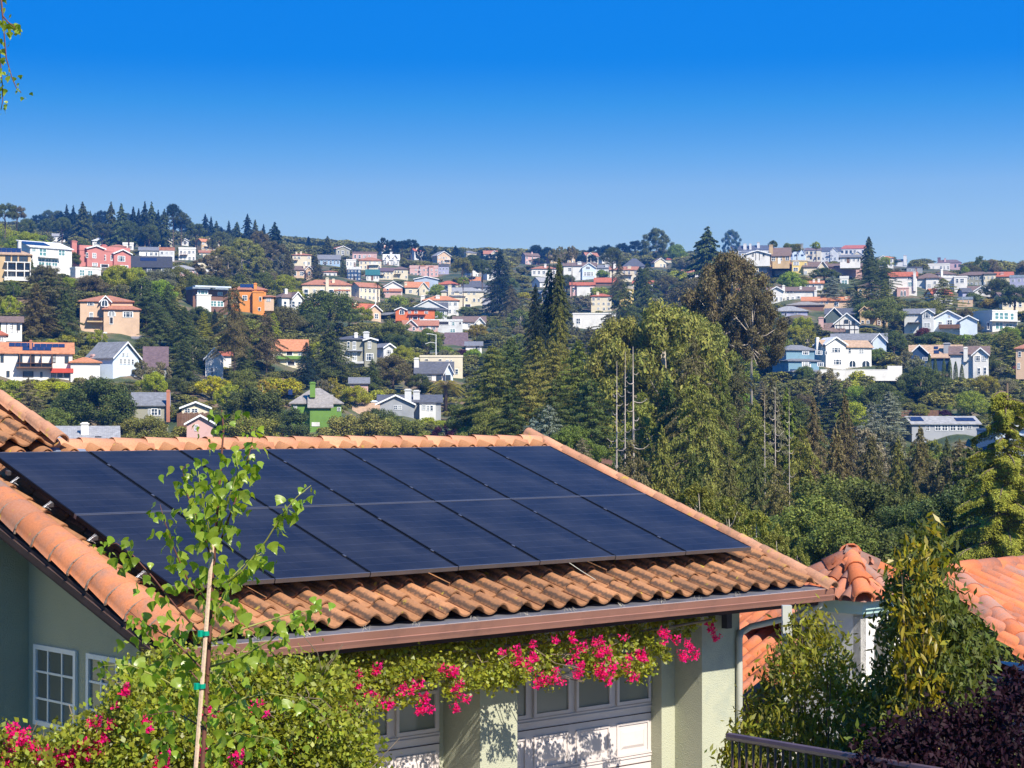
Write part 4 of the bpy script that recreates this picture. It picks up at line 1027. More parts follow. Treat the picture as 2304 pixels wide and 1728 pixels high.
H("the tall grey white house", "tall grey white house with small gable bay left of blue house", 2035, 2100, 694, 706, 752, 'gs', 'palegrey', 'grey', wings=[(2074, 2099, 697, 705, 752, 'gf', 'palegrey', 'grey', 1, 6)], win=[(2077, 705, 2092, 717, 'g'), (2077, 727, 2092, 738, 'vh'), (2046, 706, 2058, 712), (2048, 742, 2053, 748)], extra=[("pergola", 2042, 726, 2070, 728, 2, M_FRAMED)])
H("the navy gable house with tan roof", "navy gabled house with tan roof, skylights and grey chimney", 2048, 2160, 776, 804, 834, 'gs', 'navy', 'tan', L=0, D=10, wings=[(2047, 2090, 777, 797, 834, 'gf', 'navy', 'tan', .8, 8), (2140, 2166, 792, 806, 834, 'gf', 'white', 'tan', 2, 6)], win=[(2075, 804, 2086, 812)], chim=[(2129, 771, 792, 15, 'grey')], solar=[(2100, 781, 2110, 787), (2100, 790, 2112, 798)])
H("the brown roofed white house", "white house with brown roof and glazed bay near right edge", 2138, 2222, 779, 797, 850, 'gs', 'palegrey', 'brown', win=[(2163, 801, 2172, 811), (2193, 801, 2204, 813, 'g'), (2208, 801, 2217, 813, 'vh'), (2198, 828, 2204, 843), (2211, 827, 2217, 843)], wings=[(2188, 2220, 784, 798, 850, 'gf', 'white', 'brown', 1, 6)], chim=[(2172, 781, 800, 9, 'white', -.5)], D=9, d=455)
H("the peach house at the right edge", "peach stucco house cut by the right edge behind maple", 2286, 2345, 770, 785, 836, 'hip', 'peach', 'terra', auto=(2, 4), d=450)
H("the grey house with two solar arrays", "grey house with white framed windows and two solar arrays", 2026, 2200, 938, 953, 1012, 'gs', 'grey', 'lightgrey', L=26, th=24, D=9, d=385,
  win=[(2082, 957, 2091, 969), (2102, 956, 2116, 969), (2117, 956, 2131, 969), (2135, 956, 2149, 969), (2150, 956, 2165, 969), (2174, 957, 2184, 965), (2135, 984, 2149, 995), (2150, 984, 2164, 995), (2172, 982, 2187, 992, 'd')], solar=[(2053, 941, 2082, 950), (2153, 943, 2196, 950)], extra=[("deck", 2132, 1008, 2190, 1010, 2.5, M_WOODB), ("deck_rail", 2132, 1000, 2190, 1001, 2.5, M_WOODB)])
H("the navy house by the cedar", "plain navy blue house seen through boughs of near cedar", 2198, 2242, 964, 968, 1008, 'flat', 'navy', 'navy', win=[], d=372)
H("the light blue house behind the cedar", "light blue house with white gable trim behind near cedar", 2240, 2330, 958, 972, 1012, 'gf', 'bluewhite', 'grey', auto=(2, 5), d=360)
H("the cabin below the eucalyptus", "small cabin roof glimpsed between trunks of the dead trees", 1352, 1378, 1003, 1008, 1018, 'gs', 'brown', 'grey', d=250, cat="house")
H("the hidden blue grey house", "blue grey house glimpsed through conifers beside the roof edge", 1430, 1498, 1074, 1084, 1106, 'gs', 'steel', 'lightgrey', auto=(1, 4), d=215)

# --- street furniture, walls and cars on the hill
def small(name, label, cat, mb, m, px, py, d, short=None, group=None):
    o = build(mb, name, m, None); o.location = P(px, py, d)
    return props(o, label, cat, group)
s4 = lambda d: d / FPX
lamp = thing("street_lamp", "tall grey street lamp beside the street above the cream block", "street lamp", P(981, 800, 480))
q = s4(480)
build(MB().tube([(0, 0, -2), (0, 0, 47 * q)], [.14, .08], 8), "pole", M_WHITE, lamp)
build(MB().tube([(0, 0, 46 * q), (-8 * q, 0, 48 * q), (-17 * q, 0, 49 * q)], .06, 6).box(-21 * q, -.15, 48.4 * q, -16 * q, .15, 49.6 * q), "arm", M_WHITE, lamp)
build(MB().tube([(0, 0, 28 * q), (-12 * q, -.5, 30 * q), (-24 * q, -1, 26 * q)], .05, 6), "arm", M_WHITE, lamp)
up = thing("utility_pole", "slim white pole rising in front of the yellow green bushes, upper centre left", "pole", P(845, 728, 640))
q = s4(640); build(MB().tube([(0, 0, -2), (0, 0, 70 * q)], [.2, .14], 8), "pole", M_WHITE, up)

def car(label, px, py, d, wpx, col, rz=0.0):
    s = d / FPX; L_ = 4.4
    r = thing("parked_car", label, "car", P(px, py, d), rz)
    body = MB().prism([(-2.2, .35), (2.2, .35), (2.25, .8), (1.5, .95), (-1.9, .98), (-2.25, .85)], -.88, .88)
    build(body, "body", mat("car_paint_" + col[0], col[1], .25, .02, 1, spec=.6, coat=.5), r)
    build(MB().prism([(-1.9, .98), (.95, .98), (.35, 1.45), (-1.35, 1.45)], -.75, .75), "cabin", M_GLASS, r)
    for x in (-1.35, 1.35):
        for y in (-.85, .85):
            build(MB().tube([(x, y - .1, .33), (x, y + .1, .33)], .33, 12), "wheel", M_DARK, r)
    return r
CARBLUE = ("blue", (.05, .10, .22)); CARWHITE = ("white", (.75, .75, .75)); CARGREY = ("grey", (.25, .26, .28))
def car_at(label, px, d, col, rz, lift=0.0):
    y = prof_y(px, d); return car(label, px, y, d, 20, col, rz)
car_at("dark blue car parked right of the cream flat roofed block", 1047, 425, CARBLUE, .3)
car_at("white van parked beside the dark blue car", 1062, 428, CARWHITE, .3)
car_at("dark car parked on the street by the street lamp", 960, 492, CARBLUE, .1)
car_at("white car parked behind the stepped teal tower house", 1830, 520, CARWHITE, 0)

# streets cut into the hill
def road(label, pts, w, name="street"):
    """pts: (px, d)"""
    V = []
    P3 = []
    for (px, d) in pts:
        n = 8
        P3.append(np.array([(px - 1152) / FPX * d, d]))
    fine = []
    for a, b in zip(P3[:-1], P3[1:]):
        for k in range(10): fine.append(a + (b - a) * k / 10)
    fine.append(P3[-1])
    for i, c in enumerate(fine):
        t = fine[min(i + 1, len(fine) - 1)] - fine[max(i - 1, 0)]; t /= np.linalg.norm(t); nn = np.array([-t[1], t[0]])
        zc = max(gz(1152 + FPX * (c + nn * o)[0] / (c + nn * o)[1], (c + nn * o)[1]) for o in (-w / 2, 0, w / 2)) + .25
        for o in (-w / 2, w / 2):
            q_ = c + nn * o; V.append((q_[0], q_[1], zc))
    F = [(2*i, 2*i+1, 2*i+3, 2*i+2) for i in range(len(fine) - 1)]
    props(obj(name, mesh_np(name, V, np.array(F), mat("asphalt", (.20, .19, .18), .9, .15, .5))), kind="structure")
road("", [(925, 470), (955, 500), (985, 520)], 7)
road("", [(1046, 405), (1075, 450), (1090, 480)], 7)
road("", [(842, 640), (870, 680), (905, 700)], 8)
road("", [(2030, 432), (2120, 428), (2210, 425)], 6)

# white garden wall of the stucco house, guard rail, fences, signs
def wall_run(name, label, cat, x0, x1, ytop, ybot, d, th_, m, parts=None):
    s = d / FPX; a = P(x0, ybot, d); n = (x1 - x0) * s
    r = thing(name, label, cat, a)
    return r, s, n
r, s, n = wall_run("garden_wall", "long white garden wall in front of the white stucco house", "wall", 1846, 2030, 824, 842, 440, .3, None)
build(MB().box(0, 0, -1.5, n * .82, .3, 10 * s).box(n * .82, 0, -1.5, n, .3, 19 * s), "wall_face", wt, r)
build(MB().box(-.05, -.06, 10 * s, n * .815, .36, 10 * s + .12), "coping", wt, r)
r, s, n = wall_run("guard_rail", "low white guard rail along the road above the solar roofed grey house", "rail", 2030, 2142, 912, 920, 425, .1, None)
for i in range(5): build(MB().box(n * i / 4 - .12, -.1, -1, n * i / 4 + .12, .1, .95), "post", M_WHITE, r)
build(MB().box(0, -.05, .45, n, .05, .75), "beam", M_WHITE, r)
r, s, n = wall_run("wood_fence", "dark brown board fence behind the solar roofed grey house", "fence", 2028, 2112, 922, 938, 405, .1, None)
for i in range(12): build(MB().box(n * i / 12 + .01, -.03, -1, n * (i + 1) / 12 - .01, .03, 15 * s), "board", M_WOODB, r)
r, s, n = wall_run("wood_fence", "reddish board fence between the brick chimney and the cream cottage", "fence", 398, 470, 929, 952, 338, .1, None)
for i in range(18): build(MB().box(n * i / 18 + .01, -.03, -1.5, n * (i + 1) / 18 - .01, .03, 22 * s + .1 * (i % 3)), "board", M_WOODB, r)
M_SIGNY = mat("sign_yellow", (.62, .80, .02), .5, .02, 1); M_SIGNG = mat("sign_green", (.01, .40, .25), .5, .02, 1)
r = thing("warning_sign", "bright yellow green warning sign on a short post by the road", "sign", P(2072, 908, 428)); s = s4(428)
build(MB().tube([(0, 0, -1), (0, 0, 8 * s)], .05, 6), "post", M_WHITE, r)
build(MB().prism([(-3.2 * s, 13 * s), (-3.2 * s, 8 * s), (3.2 * s, 8 * s), (3.2 * s, 17 * s), (0, 22 * s), (-3.2 * s, 17 * s)], -.08, -.03), "sign_plate", M_SIGNY, r)
build(MB().tube([(.1, -.1, 12 * s), (0, -.1, 15 * s)], .12, 6).tube([(0, -.1, 16 * s), (.01, -.1, 17.3 * s)], .13, 6).tube([(.1, -.1, 12 * s), (-.2, -.1, 9.5 * s)], .06, 5).tube([(.1, -.1, 12 * s), (.3, -.1, 9.5 * s)], .06, 5), "walking_figure", M_DARK, r)
r = thing("street_name_sign", "green street name sign left of the yellow green warning sign", "sign", P(2034, 910, 428))
build(MB().tube([(0, 0, -1), (0, 0, 18 * s)], .05, 6), "post", M_WHITE, r)
build(MB().box(-6 * s, -.05, 14 * s, 6 * s, .05, 17.5 * s), "sign_plate", M_SIGNG, r)

# ------------------------------------------------------------------ trees one can tell apart: kind, px, top row, width px, distance, colour
T = [
 # left skyline
 *[('spire', *q) for q in ((150, 461, 16, 1050, 'deep'), (165, 463, 16, 1050, 'deep'), (186, 455, 28, 1000, 'dark'), (203, 474, 16, 1020, 'dark'), (214, 478, 14, 1060, 'deep'), (224, 475, 16, 1040, 'deep'),
   (250, 455, 22, 990, 'dark'), (273, 459, 26, 980, 'dark'), (300, 466, 20, 1000, 'deep'), (312, 470, 18, 1010, 'deep'), (326, 454, 16, 1000, 'deep'), (341, 455, 20, 1010, 'dark'), (356, 473, 16, 1020, 'deep'), (370, 471, 18, 1000, 'dark'),
   (80, 487, 18, 1100, 'deep'), (462, 482, 18, 1100, 'deep'), (475, 487, 14, 1100, 'deep'), (487, 498, 20, 1100, 'dark'), (515, 496, 14, 1080, 'deep'), (533, 499, 24, 1060, 'dark'), (557, 482, 20, 1050, 'deep'), (574, 494, 20, 1050, 'dark'),
   (593, 504, 14, 1080, 'deep'), (618, 501, 30, 900, 'deep'), (663, 541, 16, 1150, 'deep'), (694, 532, 16, 1150, 'deep'), (707, 540, 16, 1160, 'dark'), (737, 531, 22, 1000, 'dark'), (816, 547, 12, 1250, 'deep'),
   (980, 552, 24, 1150, 'dark'), (1025, 553, 20, 1150, 'deep'), (1095, 561, 16, 1300, 'deep'), (1145, 565, 12, 1350, 'deep'), (1955, 532, 26, 760, 'dark'), (2253, 585, 14, 1000, 'deep'), (2245, 590, 12, 1000, 'deep'), (2234, 601, 12, 1000, 'deep'), (2286, 605, 10, 1200, 'deep'))],
 *[('oak', *q) for q in ((12, 456, 46, 800, 'dark'), (38, 462, 40, 850, 'brown'), (60, 492, 40, 900, 'dark'), (105, 492, 36, 1000, 'dark'), (140, 489, 40, 980, 'dark'), (230, 500, 40, 950, 'dark'), (290, 497, 44, 900, 'dark'), (335, 505, 50, 900, 'dark'),
   (390, 459, 34, 980, 'deep'), (408, 478, 34, 980, 'dark'), (440, 500, 40, 980, 'dark'), (497, 520, 54, 950, 'dark'), (645, 537, 24, 1150, 'deep'), (678, 541, 34, 1100, 'deep'), (722, 543, 24, 1150, 'deep'), (780, 548, 26, 1250, 'deep'),
   (800, 551, 20, 1250, 'deep'), (827, 551, 16, 1300, 'deep'), (884, 540, 26, 1150, 'deep'), (905, 540, 26, 1150, 'deep'), (926, 537, 28, 1150, 'deep'), (1000, 561, 26, 1150, 'deep'), (1062, 573, 44, 900, 'dark'), (1040, 580, 44, 880, 'olive'), (1085, 585, 40, 850, 'dark'),
   (1128, 562, 20, 1300, 'deep'), (1165, 566, 30, 1250, 'deep'), (1205, 551, 34, 1200, 'deep'), (1232, 556, 34, 1200, 'deep'), (1316, 563, 24, 1250, 'deep'), (1338, 553, 34, 1250, 'deep'), (1366, 551, 34, 1250, 'deep'), (1400, 547, 34, 1250, 'deep'), (1430, 540, 30, 1250, 'deep'),
   (1378, 556, 46, 850, 'dark'), (1523, 550, 44, 640, 'bright', 602), (1544, 578, 44, 600, 'grey'), (1740, 541, 20, 780, 'dark'), (1775, 546, 30, 780, 'mid'), (1793, 548, 22, 780, 'olive'), (1836, 544, 20, 780, 'bright'), (1990, 578, 34, 720, 'bright'), (2000, 576, 44, 1300, 'dark'),
   (2075, 584, 66, 1400, 'dark'), (2185, 604, 22, 900, 'dark'), (2206, 604, 16, 950, 'dark'), (2172, 600, 16, 760, 'bright'), (2245, 626, 70, 560, 'dark'))],
 *[('eucalyptus', *q) for q in ((862, 533, 26, 1100, 'deep'), (948, 553, 24, 1100, 'deep'), (1478, 511, 80, 560, 'dark', 600), (1645, 515, 44, 560, 'dark'), (583, 517, 60, 560, 'brown', 600), (545, 533, 110, 540, 'olive', 630), (610, 540, 90, 520, 'brown', 625), (470, 572, 80, 500, 'brown', 640), (592, 578, 60, 470, 'olive', 642), (515, 572, 76, 480, 'brown', 640), (638, 570, 50, 500, 'grey', 635), (500, 555, 80, 500, 'olive', 625))],
 ('loose', 1262, 555, 34, 800, 'grey'), ('loose', 1287, 553, 28, 800, 'grey'), ('loose', 1245, 560, 26, 800, 'grey'),
 ('spire', 1592, 512, 60, 520, 'dark'), ('fir', 1575, 540, 44, 500, 'dark'),
 # left middle
 ('palm', 157, 516, 30, 560, 'olive'), ('palm', 22, 535, 44, 560, 'lime'), ('oak', 55, 532, 24, 600, 'bright'), ('oak', 88, 528, 38, 600, 'gold'),
 ('oak', 158, 566, 52, 460, 'dark'), ('shrub', 182, 578, 16, 458, 'lime'), ('shrub', 293, 565, 22, 480, 'gold'), ('spire', 72, 580, 12, 450, 'mid'), ('oak', 205, 618, 70, 430, 'brown'), ('oak', 100, 595, 80, 420, 'brown'), ('cedar', 110, 606, 130, 372, 'brown', 764), ('fir', 82, 636, 104, 365, 'brown', 768),
 ('fir', 146, 650, 84, 368, 'dark', 772), ('oak', 215, 632, 90, 400, 'brown', 664), ('oak', 268, 598, 80, 430, 'lime'), ('oak', 305, 602, 60, 430, 'lime'), ('oak', 360, 603, 80, 410, 'grey'), ('ragged', 330, 640, 100, 385, 'dark', 745), ('fir', 378, 640, 80, 380, 'dark', 740), ('spire', 270, 640, 24, 420, 'dark'), ('oak', 400, 600, 70, 430, 'olive'),
 ('fir', 360, 690, 100, 372, 'dark', 775), ('fir', 415, 690, 100, 372, 'dark', 800), ('cedar', 436, 738, 66, 350, 'olive', 800), ('fir', 415, 765, 96, 345, 'dark', 858), ('cedar', 458, 700, 50, 380, 'lime', 775), ('fir', 483, 695, 46, 390, 'deep', 775), ('oak', 450, 690, 60, 390, 'dark', 740),
 ('ragged', 528, 640, 84, 345, 'brown', 868), ('ragged', 600, 700, 90, 350, 'brown', 850), ('oak', 560, 722, 110, 350, 'olive', 800), ('fir', 548, 790, 90, 350, 'dark', 860), ('fir', 745, 735, 135, 340, 'dark', 866), ('fir', 690, 770, 70, 345, 'deep'), ('oak', 640, 618, 62, 430, 'lime'), ('oak', 665, 650, 44, 425, 'lime'), ('fir', 577, 590, 36, 470, 'deep', 645),
 ('fir', 712, 578, 50, 480, 'brown', 642), ('fir', 648, 560, 44, 500, 'brown', 650), ('fir', 772, 580, 26, 500, 'dark', 628), ('oak', 735, 655, 150, 400, 'dark', 760), ('oak', 640, 690, 90, 400, 'brown'), ('oak', 705, 705, 80, 380, 'dark'), ('oak', 785, 690, 60, 430, 'mid'), ('loose', 655, 735, 30, 380, 'bright'),
 ('oak', 480, 625, 80, 460, 'dark'), ('oak', 430, 615, 60, 460, 'olive'), ('shrub', 20, 790, 44, 400, 'yellow'), ('oak', 25, 722, 50, 400, 'lime'), ('shrub', 150, 750, 40, 395, 'lime'), ('shrub', 112, 760, 30, 390, 'yellow'), ('loose', 220, 742, 50, 400, 'lime'), ('oak', 325, 760, 60, 400, 'dark'),
 ('shrub', 220, 722, 24, 430, 'yellow'), ('loose', 320, 812, 50, 340, 'grey'), ('loose', 360, 815, 60, 335, 'grey'), ('oak', 395, 850, 60, 332, 'dark'),
 *[('shrub', x, y, w, 352 - i, c) for i, (x, y, w, c) in enumerate(((-10, 848, 60, 'lime'), (30, 850, 60, 'lime'), (65, 850, 60, 'lime'), (100, 852, 50, 'lime'), (138, 854, 50, 'yellow'), (60, 872, 60, 'lime'), (15, 880, 60, 'lime')))],
 ('oak', 225, 853, 185, 322, 'dark'), ('oak', 160, 875, 90, 318, 'dark'), ('oak', 330, 932, 130, 300, 'olive'), ('shrub', 378, 928, 24, 318, 'lime'), ('shrub', 393, 926, 20, 326, 'pink'), ('shrub', 418, 960, 36, 308, 'yellow'), ('oak', 120, 920, 120, 305, 'mid'), ('shrub', 230, 970, 60, 296, 'lime'), ('oak', 280, 945, 90, 298, 'olive'),
 ('oak', 570, 868, 170, 318, 'dark'), ('oak', 528, 900, 110, 312, 'dark'), ('oak', 640, 915, 120, 305, 'dark'), ('oak', 560, 930, 160, 300, 'olive'), ('oak', 455, 955, 80, 302, 'dark'), ('loose', 478, 846, 84, 330, 'yellow', 904), ('loose', 515, 862, 70, 328, 'lime'), ('shrub', 640, 843, 80, 350, 'yellow'), ('shrub', 610, 850, 60, 350, 'lime'), ('loose', 590, 855, 60, 348, 'gold'),
 ('loose', 745, 850, 44, 350, 'gold'), ('loose', 770, 865, 50, 345, 'gold'), ('spire', 757, 848, 16, 347, 'yellow'), ('oak', 800, 925, 170, 305, 'olive'), ('oak', 900, 935, 150, 302, 'olive'), ('oak', 850, 920, 120, 300, 'dark'), ('shrub', 965, 935, 44, 318, 'lime'), ('shrub', 990, 943, 30, 316, 'lime'),
 ('loose', 1010, 952, 90, 305, 'plum'), ('fir', 838, 806, 60, 372, 'dark', 885), ('oak', 885, 800, 100, 370, 'brown', 884), ('oak', 940, 840, 70, 365, 'dark', 890), ('palm', 1003, 826, 96, 352, 'gold', 922), ('shrub', 812, 828, 26, 400, 'yellow'), ('oak', 800, 868, 70, 372, 'lime'), ('shrub', 845, 872, 60, 370, 'lime'), ('oak', 905, 778, 60, 430, 'lime'),
 ('oak', 885, 722, 96, 440, 'olive', 786), ('oak', 842, 738, 80, 425, 'dark', 775), ('oak', 960, 740, 80, 470, 'mid'), ('oak', 815, 690, 60, 500, 'lime'), ('tall_palm', 850, 627, 24, 620, 'dark'), ('shrub', 895, 660, 50, 640, 'bright'), ('oak', 985, 640, 44, 700, 'bright'), ('oak', 1046, 690, 34, 640, 'mid', 712), ('oak', 983, 700, 36, 640, 'bright'), ('shrub', 896, 672, 30, 610, 'plum'),
 ('shrub', 1040, 783, 44, 440, 'plum'), ('oak', 1065, 785, 44, 420, 'bright'), ('oak', 1075, 728, 50, 480, 'gold'), ('shrub', 1000, 775, 40, 455, 'bright'), ('oak', 1042, 622, 24, 760, 'bright'),
 ('fir', 1125, 562, 100, 300, 'deep'), ('fir', 1236, 600, 120, 290, 'deep'), ('spire', 1258, 580, 44, 288, 'dark'), ('fir', 1205, 640, 80, 285, 'deep'), ('ragged', 1150, 640, 60, 300, 'brown'), ('loose', 1168, 700, 40, 330, 'grey'), ('fir', 1260, 690, 100, 270, 'olive'),
 ('oak', 1130, 622, 30, 620, 'lime'), ('shrub', 1180, 655, 30, 600, 'yellow'), ('oak', 1265, 595, 30, 640, 'bright'), ('shrub', 1356, 604, 30, 600, 'bright', 628), ('ragged', 1393, 585, 40, 430, 'brown', 720), ('ragged', 1455, 592, 66, 420, 'dark', 740), ('spire', 1440, 600, 34, 440, 'dark'), ('ragged', 1405, 640, 100, 380, 'dark'), ('fir', 1455, 640, 90, 380, 'dark'),
 ('oak', 1275, 618, 50, 560, 'dark'), ('shrub', 1345, 642, 50, 500, 'lime'), ('loose', 1308, 664, 56, 470, 'grey', 702), ('shrub', 1525, 605, 50, 560, 'lime'), ('oak', 1500, 620, 70, 480, 'brown'), ('oak', 1560, 625, 110, 460, 'brown'),
 # centre: cedars, eucalyptus, dead trees
 ('cedar', 1370, 706, 110, 330, 'brown'), ('cedar', 1325, 735, 90, 300, 'brown'), ('cedar', 1108, 776, 110, 262, 'olive'), ('cedar', 1150, 760, 100, 268, 'dark'), ('cedar', 1210, 757, 110, 262, 'olive'), ('cedar', 1245, 765, 100, 250, 'olive'), ('cedar', 1300, 765, 120, 235, 'mid'), ('cedar', 1190, 830, 120, 240, 'olive'), ('cedar', 1085, 850, 100, 270, 'dark'),
 ('cedar', 1150, 870, 110, 215, 'dark'), ('cedar', 1250, 850, 120, 210, 'dark'), ('cedar', 1330, 850, 120, 215, 'dark'), ('oak', 1050, 900, 80, 275, 'dark'), ('oak', 1100, 930, 90, 240, 'olive'), ('cedar', 1235, 912, 130, 180, 'blue'), ('cedar', 1200, 940, 90, 190, 'blue'), ('cedar', 1310, 985, 60, 150, 'grey'), ('shrub', 1060, 950, 60, 270, 'lime'), ('oak', 1290, 960, 90, 165, 'mid'),
 ('eucalyptus', 1500, 668, 240, 222, 'olive'), ('eucalyptus', 1400, 705, 170, 225, 'olive'), ('eucalyptus', 1560, 700, 150, 232, 'olive'), ('eucalyptus', 1642, 558, 160, 262, 'brown'), ('eucalyptus', 1610, 600, 130, 270, 'brown'), ('eucalyptus', 1690, 640, 120, 255, 'brown'), ('oak', 1745, 700, 40, 300, 'mid'), ('fir', 1740, 715, 60, 300, 'dark'),
 ('oak', 2062, 1004, 90, 340, 'mid', 1080), ('oak', 2125, 1020, 100, 340, 'dark', 1095), ('oak', 2185, 1022, 90, 340, 'mid', 1092), ('oak', 2020, 1000, 80, 340, 'olive', 1075),
 ('dead', 1745, 872, 70, 158, 'dark'), ('dead', 1722, 890, 60, 159, 'dark'), ('dead', 1776, 880, 50, 160, 'dark'), ('dead', 1385, 812, 130, 150, 'dark'), ('dead', 1404, 790, 110, 152, 'dark'), ('dead', 1428, 780, 170, 148, 'dark'),
 ('ragged', 1560, 760, 150, 172, 'brown'), ('fir', 1500, 840, 150, 176, 'dark'), ('ragged', 1440, 880, 140, 180, 'olive'), ('fir', 1620, 800, 120, 178, 'mid'), ('ragged', 1565, 840, 160, 160, 'olive'), ('fir', 1490, 960, 170, 140, 'olive'), ('ragged', 1420, 990, 150, 140, 'brown'), ('ragged', 1660, 810, 110, 190, 'brown'), ('fir', 1600, 960, 160, 150, 'olive'),
 ('spire', 1742, 860, 60, 185, 'grey'), ('spire', 1770, 875, 60, 186, 'mid'), ('spire', 1718, 880, 50, 187, 'grey'), ('ragged', 1700, 900, 120, 170, 'olive'), ('fir', 1738, 850, 80, 215, 'brown'), ('cedar', 1790, 892, 110, 240, 'dark'), ('fir', 1830, 890, 110, 190, 'brown'), ('fir', 1900, 885, 110, 200, 'brown'), ('ragged', 1800, 960, 150, 165, 'olive'), ('fir', 1880, 960, 170, 150, 'brown'),
 ('cedar', 2000, 880, 120, 300, 'blue'), ('cedar', 1960, 905, 90, 290, 'blue'), ('oak', 1985, 862, 100, 330, 'dark'), ('loose', 1990, 960, 100, 230, 'grey'), ('loose', 1940, 965, 90, 225, 'grey'), ('fir', 2070, 960, 110, 190, 'brown'), ('fir', 2020, 985, 110, 180, 'olive'), ('fir', 1960, 980, 150, 160, 'brown'), ('fir', 2130, 985, 100, 200, 'dark'), ('loose', 2150, 1010, 120, 180, 'brown'),
 ('oak', 1890, 1060, 170, 125, 'mid'), ('oak', 1830, 1120, 170, 110, 'mid'), ('oak', 1960, 1090, 170, 118, 'dark'), ('oak', 1760, 1150, 120, 115, 'mid'), ('fir', 2040, 1050, 150, 120, 'dark'), ('oak', 2060, 1120, 150, 105, 'dark'), ('oak', 1900, 1170, 160, 95, 'mid'), ('oak', 2000, 1180, 160, 95, 'dark'), ('fir', 1700, 1000, 150, 140, 'dark'), ('ragged', 1745, 1050, 130, 130, 'brown'),
 ('loose', 1570, 1085, 70, 60, 'olive'), ('loose', 1640, 1118, 80, 56, 'olive'), ('loose', 1700, 1150, 80, 54, 'olive'), ('loose', 1795, 1232, 50, 48, 'olive'), ('loose', 1745, 1195, 60, 52, 'olive'), ('fir', 1560, 1020, 140, 100, 'dark'), ('fir', 1640, 1030, 130, 105, 'brown'),
 # right middle
 ('loose', 1815, 740, 70, 470, 'olive'), ('oak', 1805, 712, 60, 480, 'lime'), ('oak', 1790, 735, 50, 470, 'lime'), ('shrub', 1838, 747, 26, 468, 'brown'), ('oak', 1770, 712, 40, 480, 'brown'), ('oak', 1780, 612, 62, 560, 'bright'), ('oak', 1855, 603, 70, 560, 'dark', 634), ('cedar', 1874, 620, 76, 500, 'blue', 692), ('cedar', 1918, 655, 50, 490, 'blue', 706),
 ('cedar', 1962, 615, 84, 480, 'dark', 690), ('cedar', 1990, 630, 60, 490, 'olive', 700), ('cedar', 1955, 580, 70, 560, 'dark', 660), ('cedar', 1990, 590, 70, 560, 'dark', 668), ('cedar', 1930, 655, 60, 560, 'dark', 716), ('oak', 1990, 668, 100, 470, 'mid'), ('oak', 1950, 680, 60, 465, 'mid'), ('oak', 2010, 745, 70, 440, 'dark'), ('cedar', 2122, 626, 96, 500, 'olive', 700), ('oak', 2095, 674, 80, 505, 'olive'), 
 ('oak', 2282, 640, 80, 500, 'dark'), ('shrub', 2225, 668, 44, 520, 'gold'), ('shrub', 2190, 655, 40, 530, 'mid'), ('oak', 2105, 747, 100, 452, 'dark', 788), ('oak', 2080, 738, 44, 455, 'rust'), ('shrub', 2170, 748, 50, 450, 'bright'), ('shrub', 2215, 745, 60, 450, 'mid'), ('oak', 2270, 735, 56, 400, 'bright'), ('oak', 2300, 765, 50, 410, 'gold'), ('shrub', 2245, 765, 30, 430, 'dark'), ('oak', 2195, 728, 30, 446, 'brown'),
 ('oak', 1973, 782, 52, 420, 'mid'), ('loose', 2040, 790, 60, 425, 'grey'), ('loose', 2062, 805, 60, 420, 'grey'), ('shrub', 1935, 828, 70, 425, 'lime'), ('shrub', 1970, 832, 50, 422, 'bright'), ('shrub', 1915, 850, 60, 415, 'lime'), ('shrub', 1985, 830, 20, 428, 'rust'), ('oak', 2075, 825, 105, 400, 'dark'), ('oak', 2045, 840, 60, 398, 'dark'), ('oak', 2185, 880, 86, 372, 'bright'),
 *[('column', x, y, 12, 418 - i, 'dark') for i, (x, y) in enumerate(((2091, 796), (2104, 806), (2124, 808), (2137, 810), (2150, 814), (2164, 820)))], *[('column', x, y, 5, 432, 'dark') for x, y in ((1850, 832), (1857, 834), (1864, 840), (1869, 850))],
 ('oak', 2215, 845, 70, 392, 'gold'), ('oak', 2265, 850, 60, 385, 'grey'), ('shrub', 2290, 820, 40, 400, 'rust'), ('shrub', 2125, 918, 44, 398, 'plum'), ('shrub', 2245, 892, 40, 378, 'dark'), ('shrub', 2130, 885, 24, 405, 'lime'), ('shrub', 2144, 880, 14, 402, 'rust'), ('oak', 2265, 900, 60, 360, 'lime'), ('shrub', 2250, 820, 40, 405, 'grey'),
 ('spreading', 2262, 862, 400, 82, 'sprig'), ('spreading', 2350, 870, 330, 92, 'sprig'), ('cedar', 2190, 1000, 200, 110, 'dark'), ('oak', 2160, 1100, 170, 100, 'dark'), ('oak', 2260, 1080, 170, 98, 'mid'),
]
for t in T: tree(*t)
for k in range(80):      # valley woodland: crowns closing the gaps between the named trees
    px = RND.uniform(1290, 2420); d = math.exp(RND.uniform(math.log(95), math.log(295)))
    lo = float(np.interp(d, [95, 150, 220, 295], [1200, 1080, 1000, 960]))
    tree(RND.choice(('oak', 'oak', 'fir', 'cedar', 'loose', 'ragged')), px, lo + RND.uniform(0, 110), RND.uniform(14, 24) / d * 1000 , d, RND.choice(('dark', 'mid', 'olive', 'brown', 'dark')))
# far range of wooded hill behind the crest, only its tree line shows: each its own tree in the gaps of the skyline
def gapfill():
    n = 0
    for px in list(range(90, 640, 13)) + list(range(640, 1560, 21)):
        j = RND.uniform(-6, 6)
        d = RND.uniform(1150, 1400)
        base = prof_y(px, d)
        k = 'spire' if (px < 620 and RND.random() < .35) else 'oak'
        tree(k, px + j, base - RND.uniform(10, 26) - (34 if px < 430 else 12 if px < 620 else 0), RND.uniform(20, 36), d, RND.choice(('deep', 'dark')), group="trees along the far skyline")
gapfill()

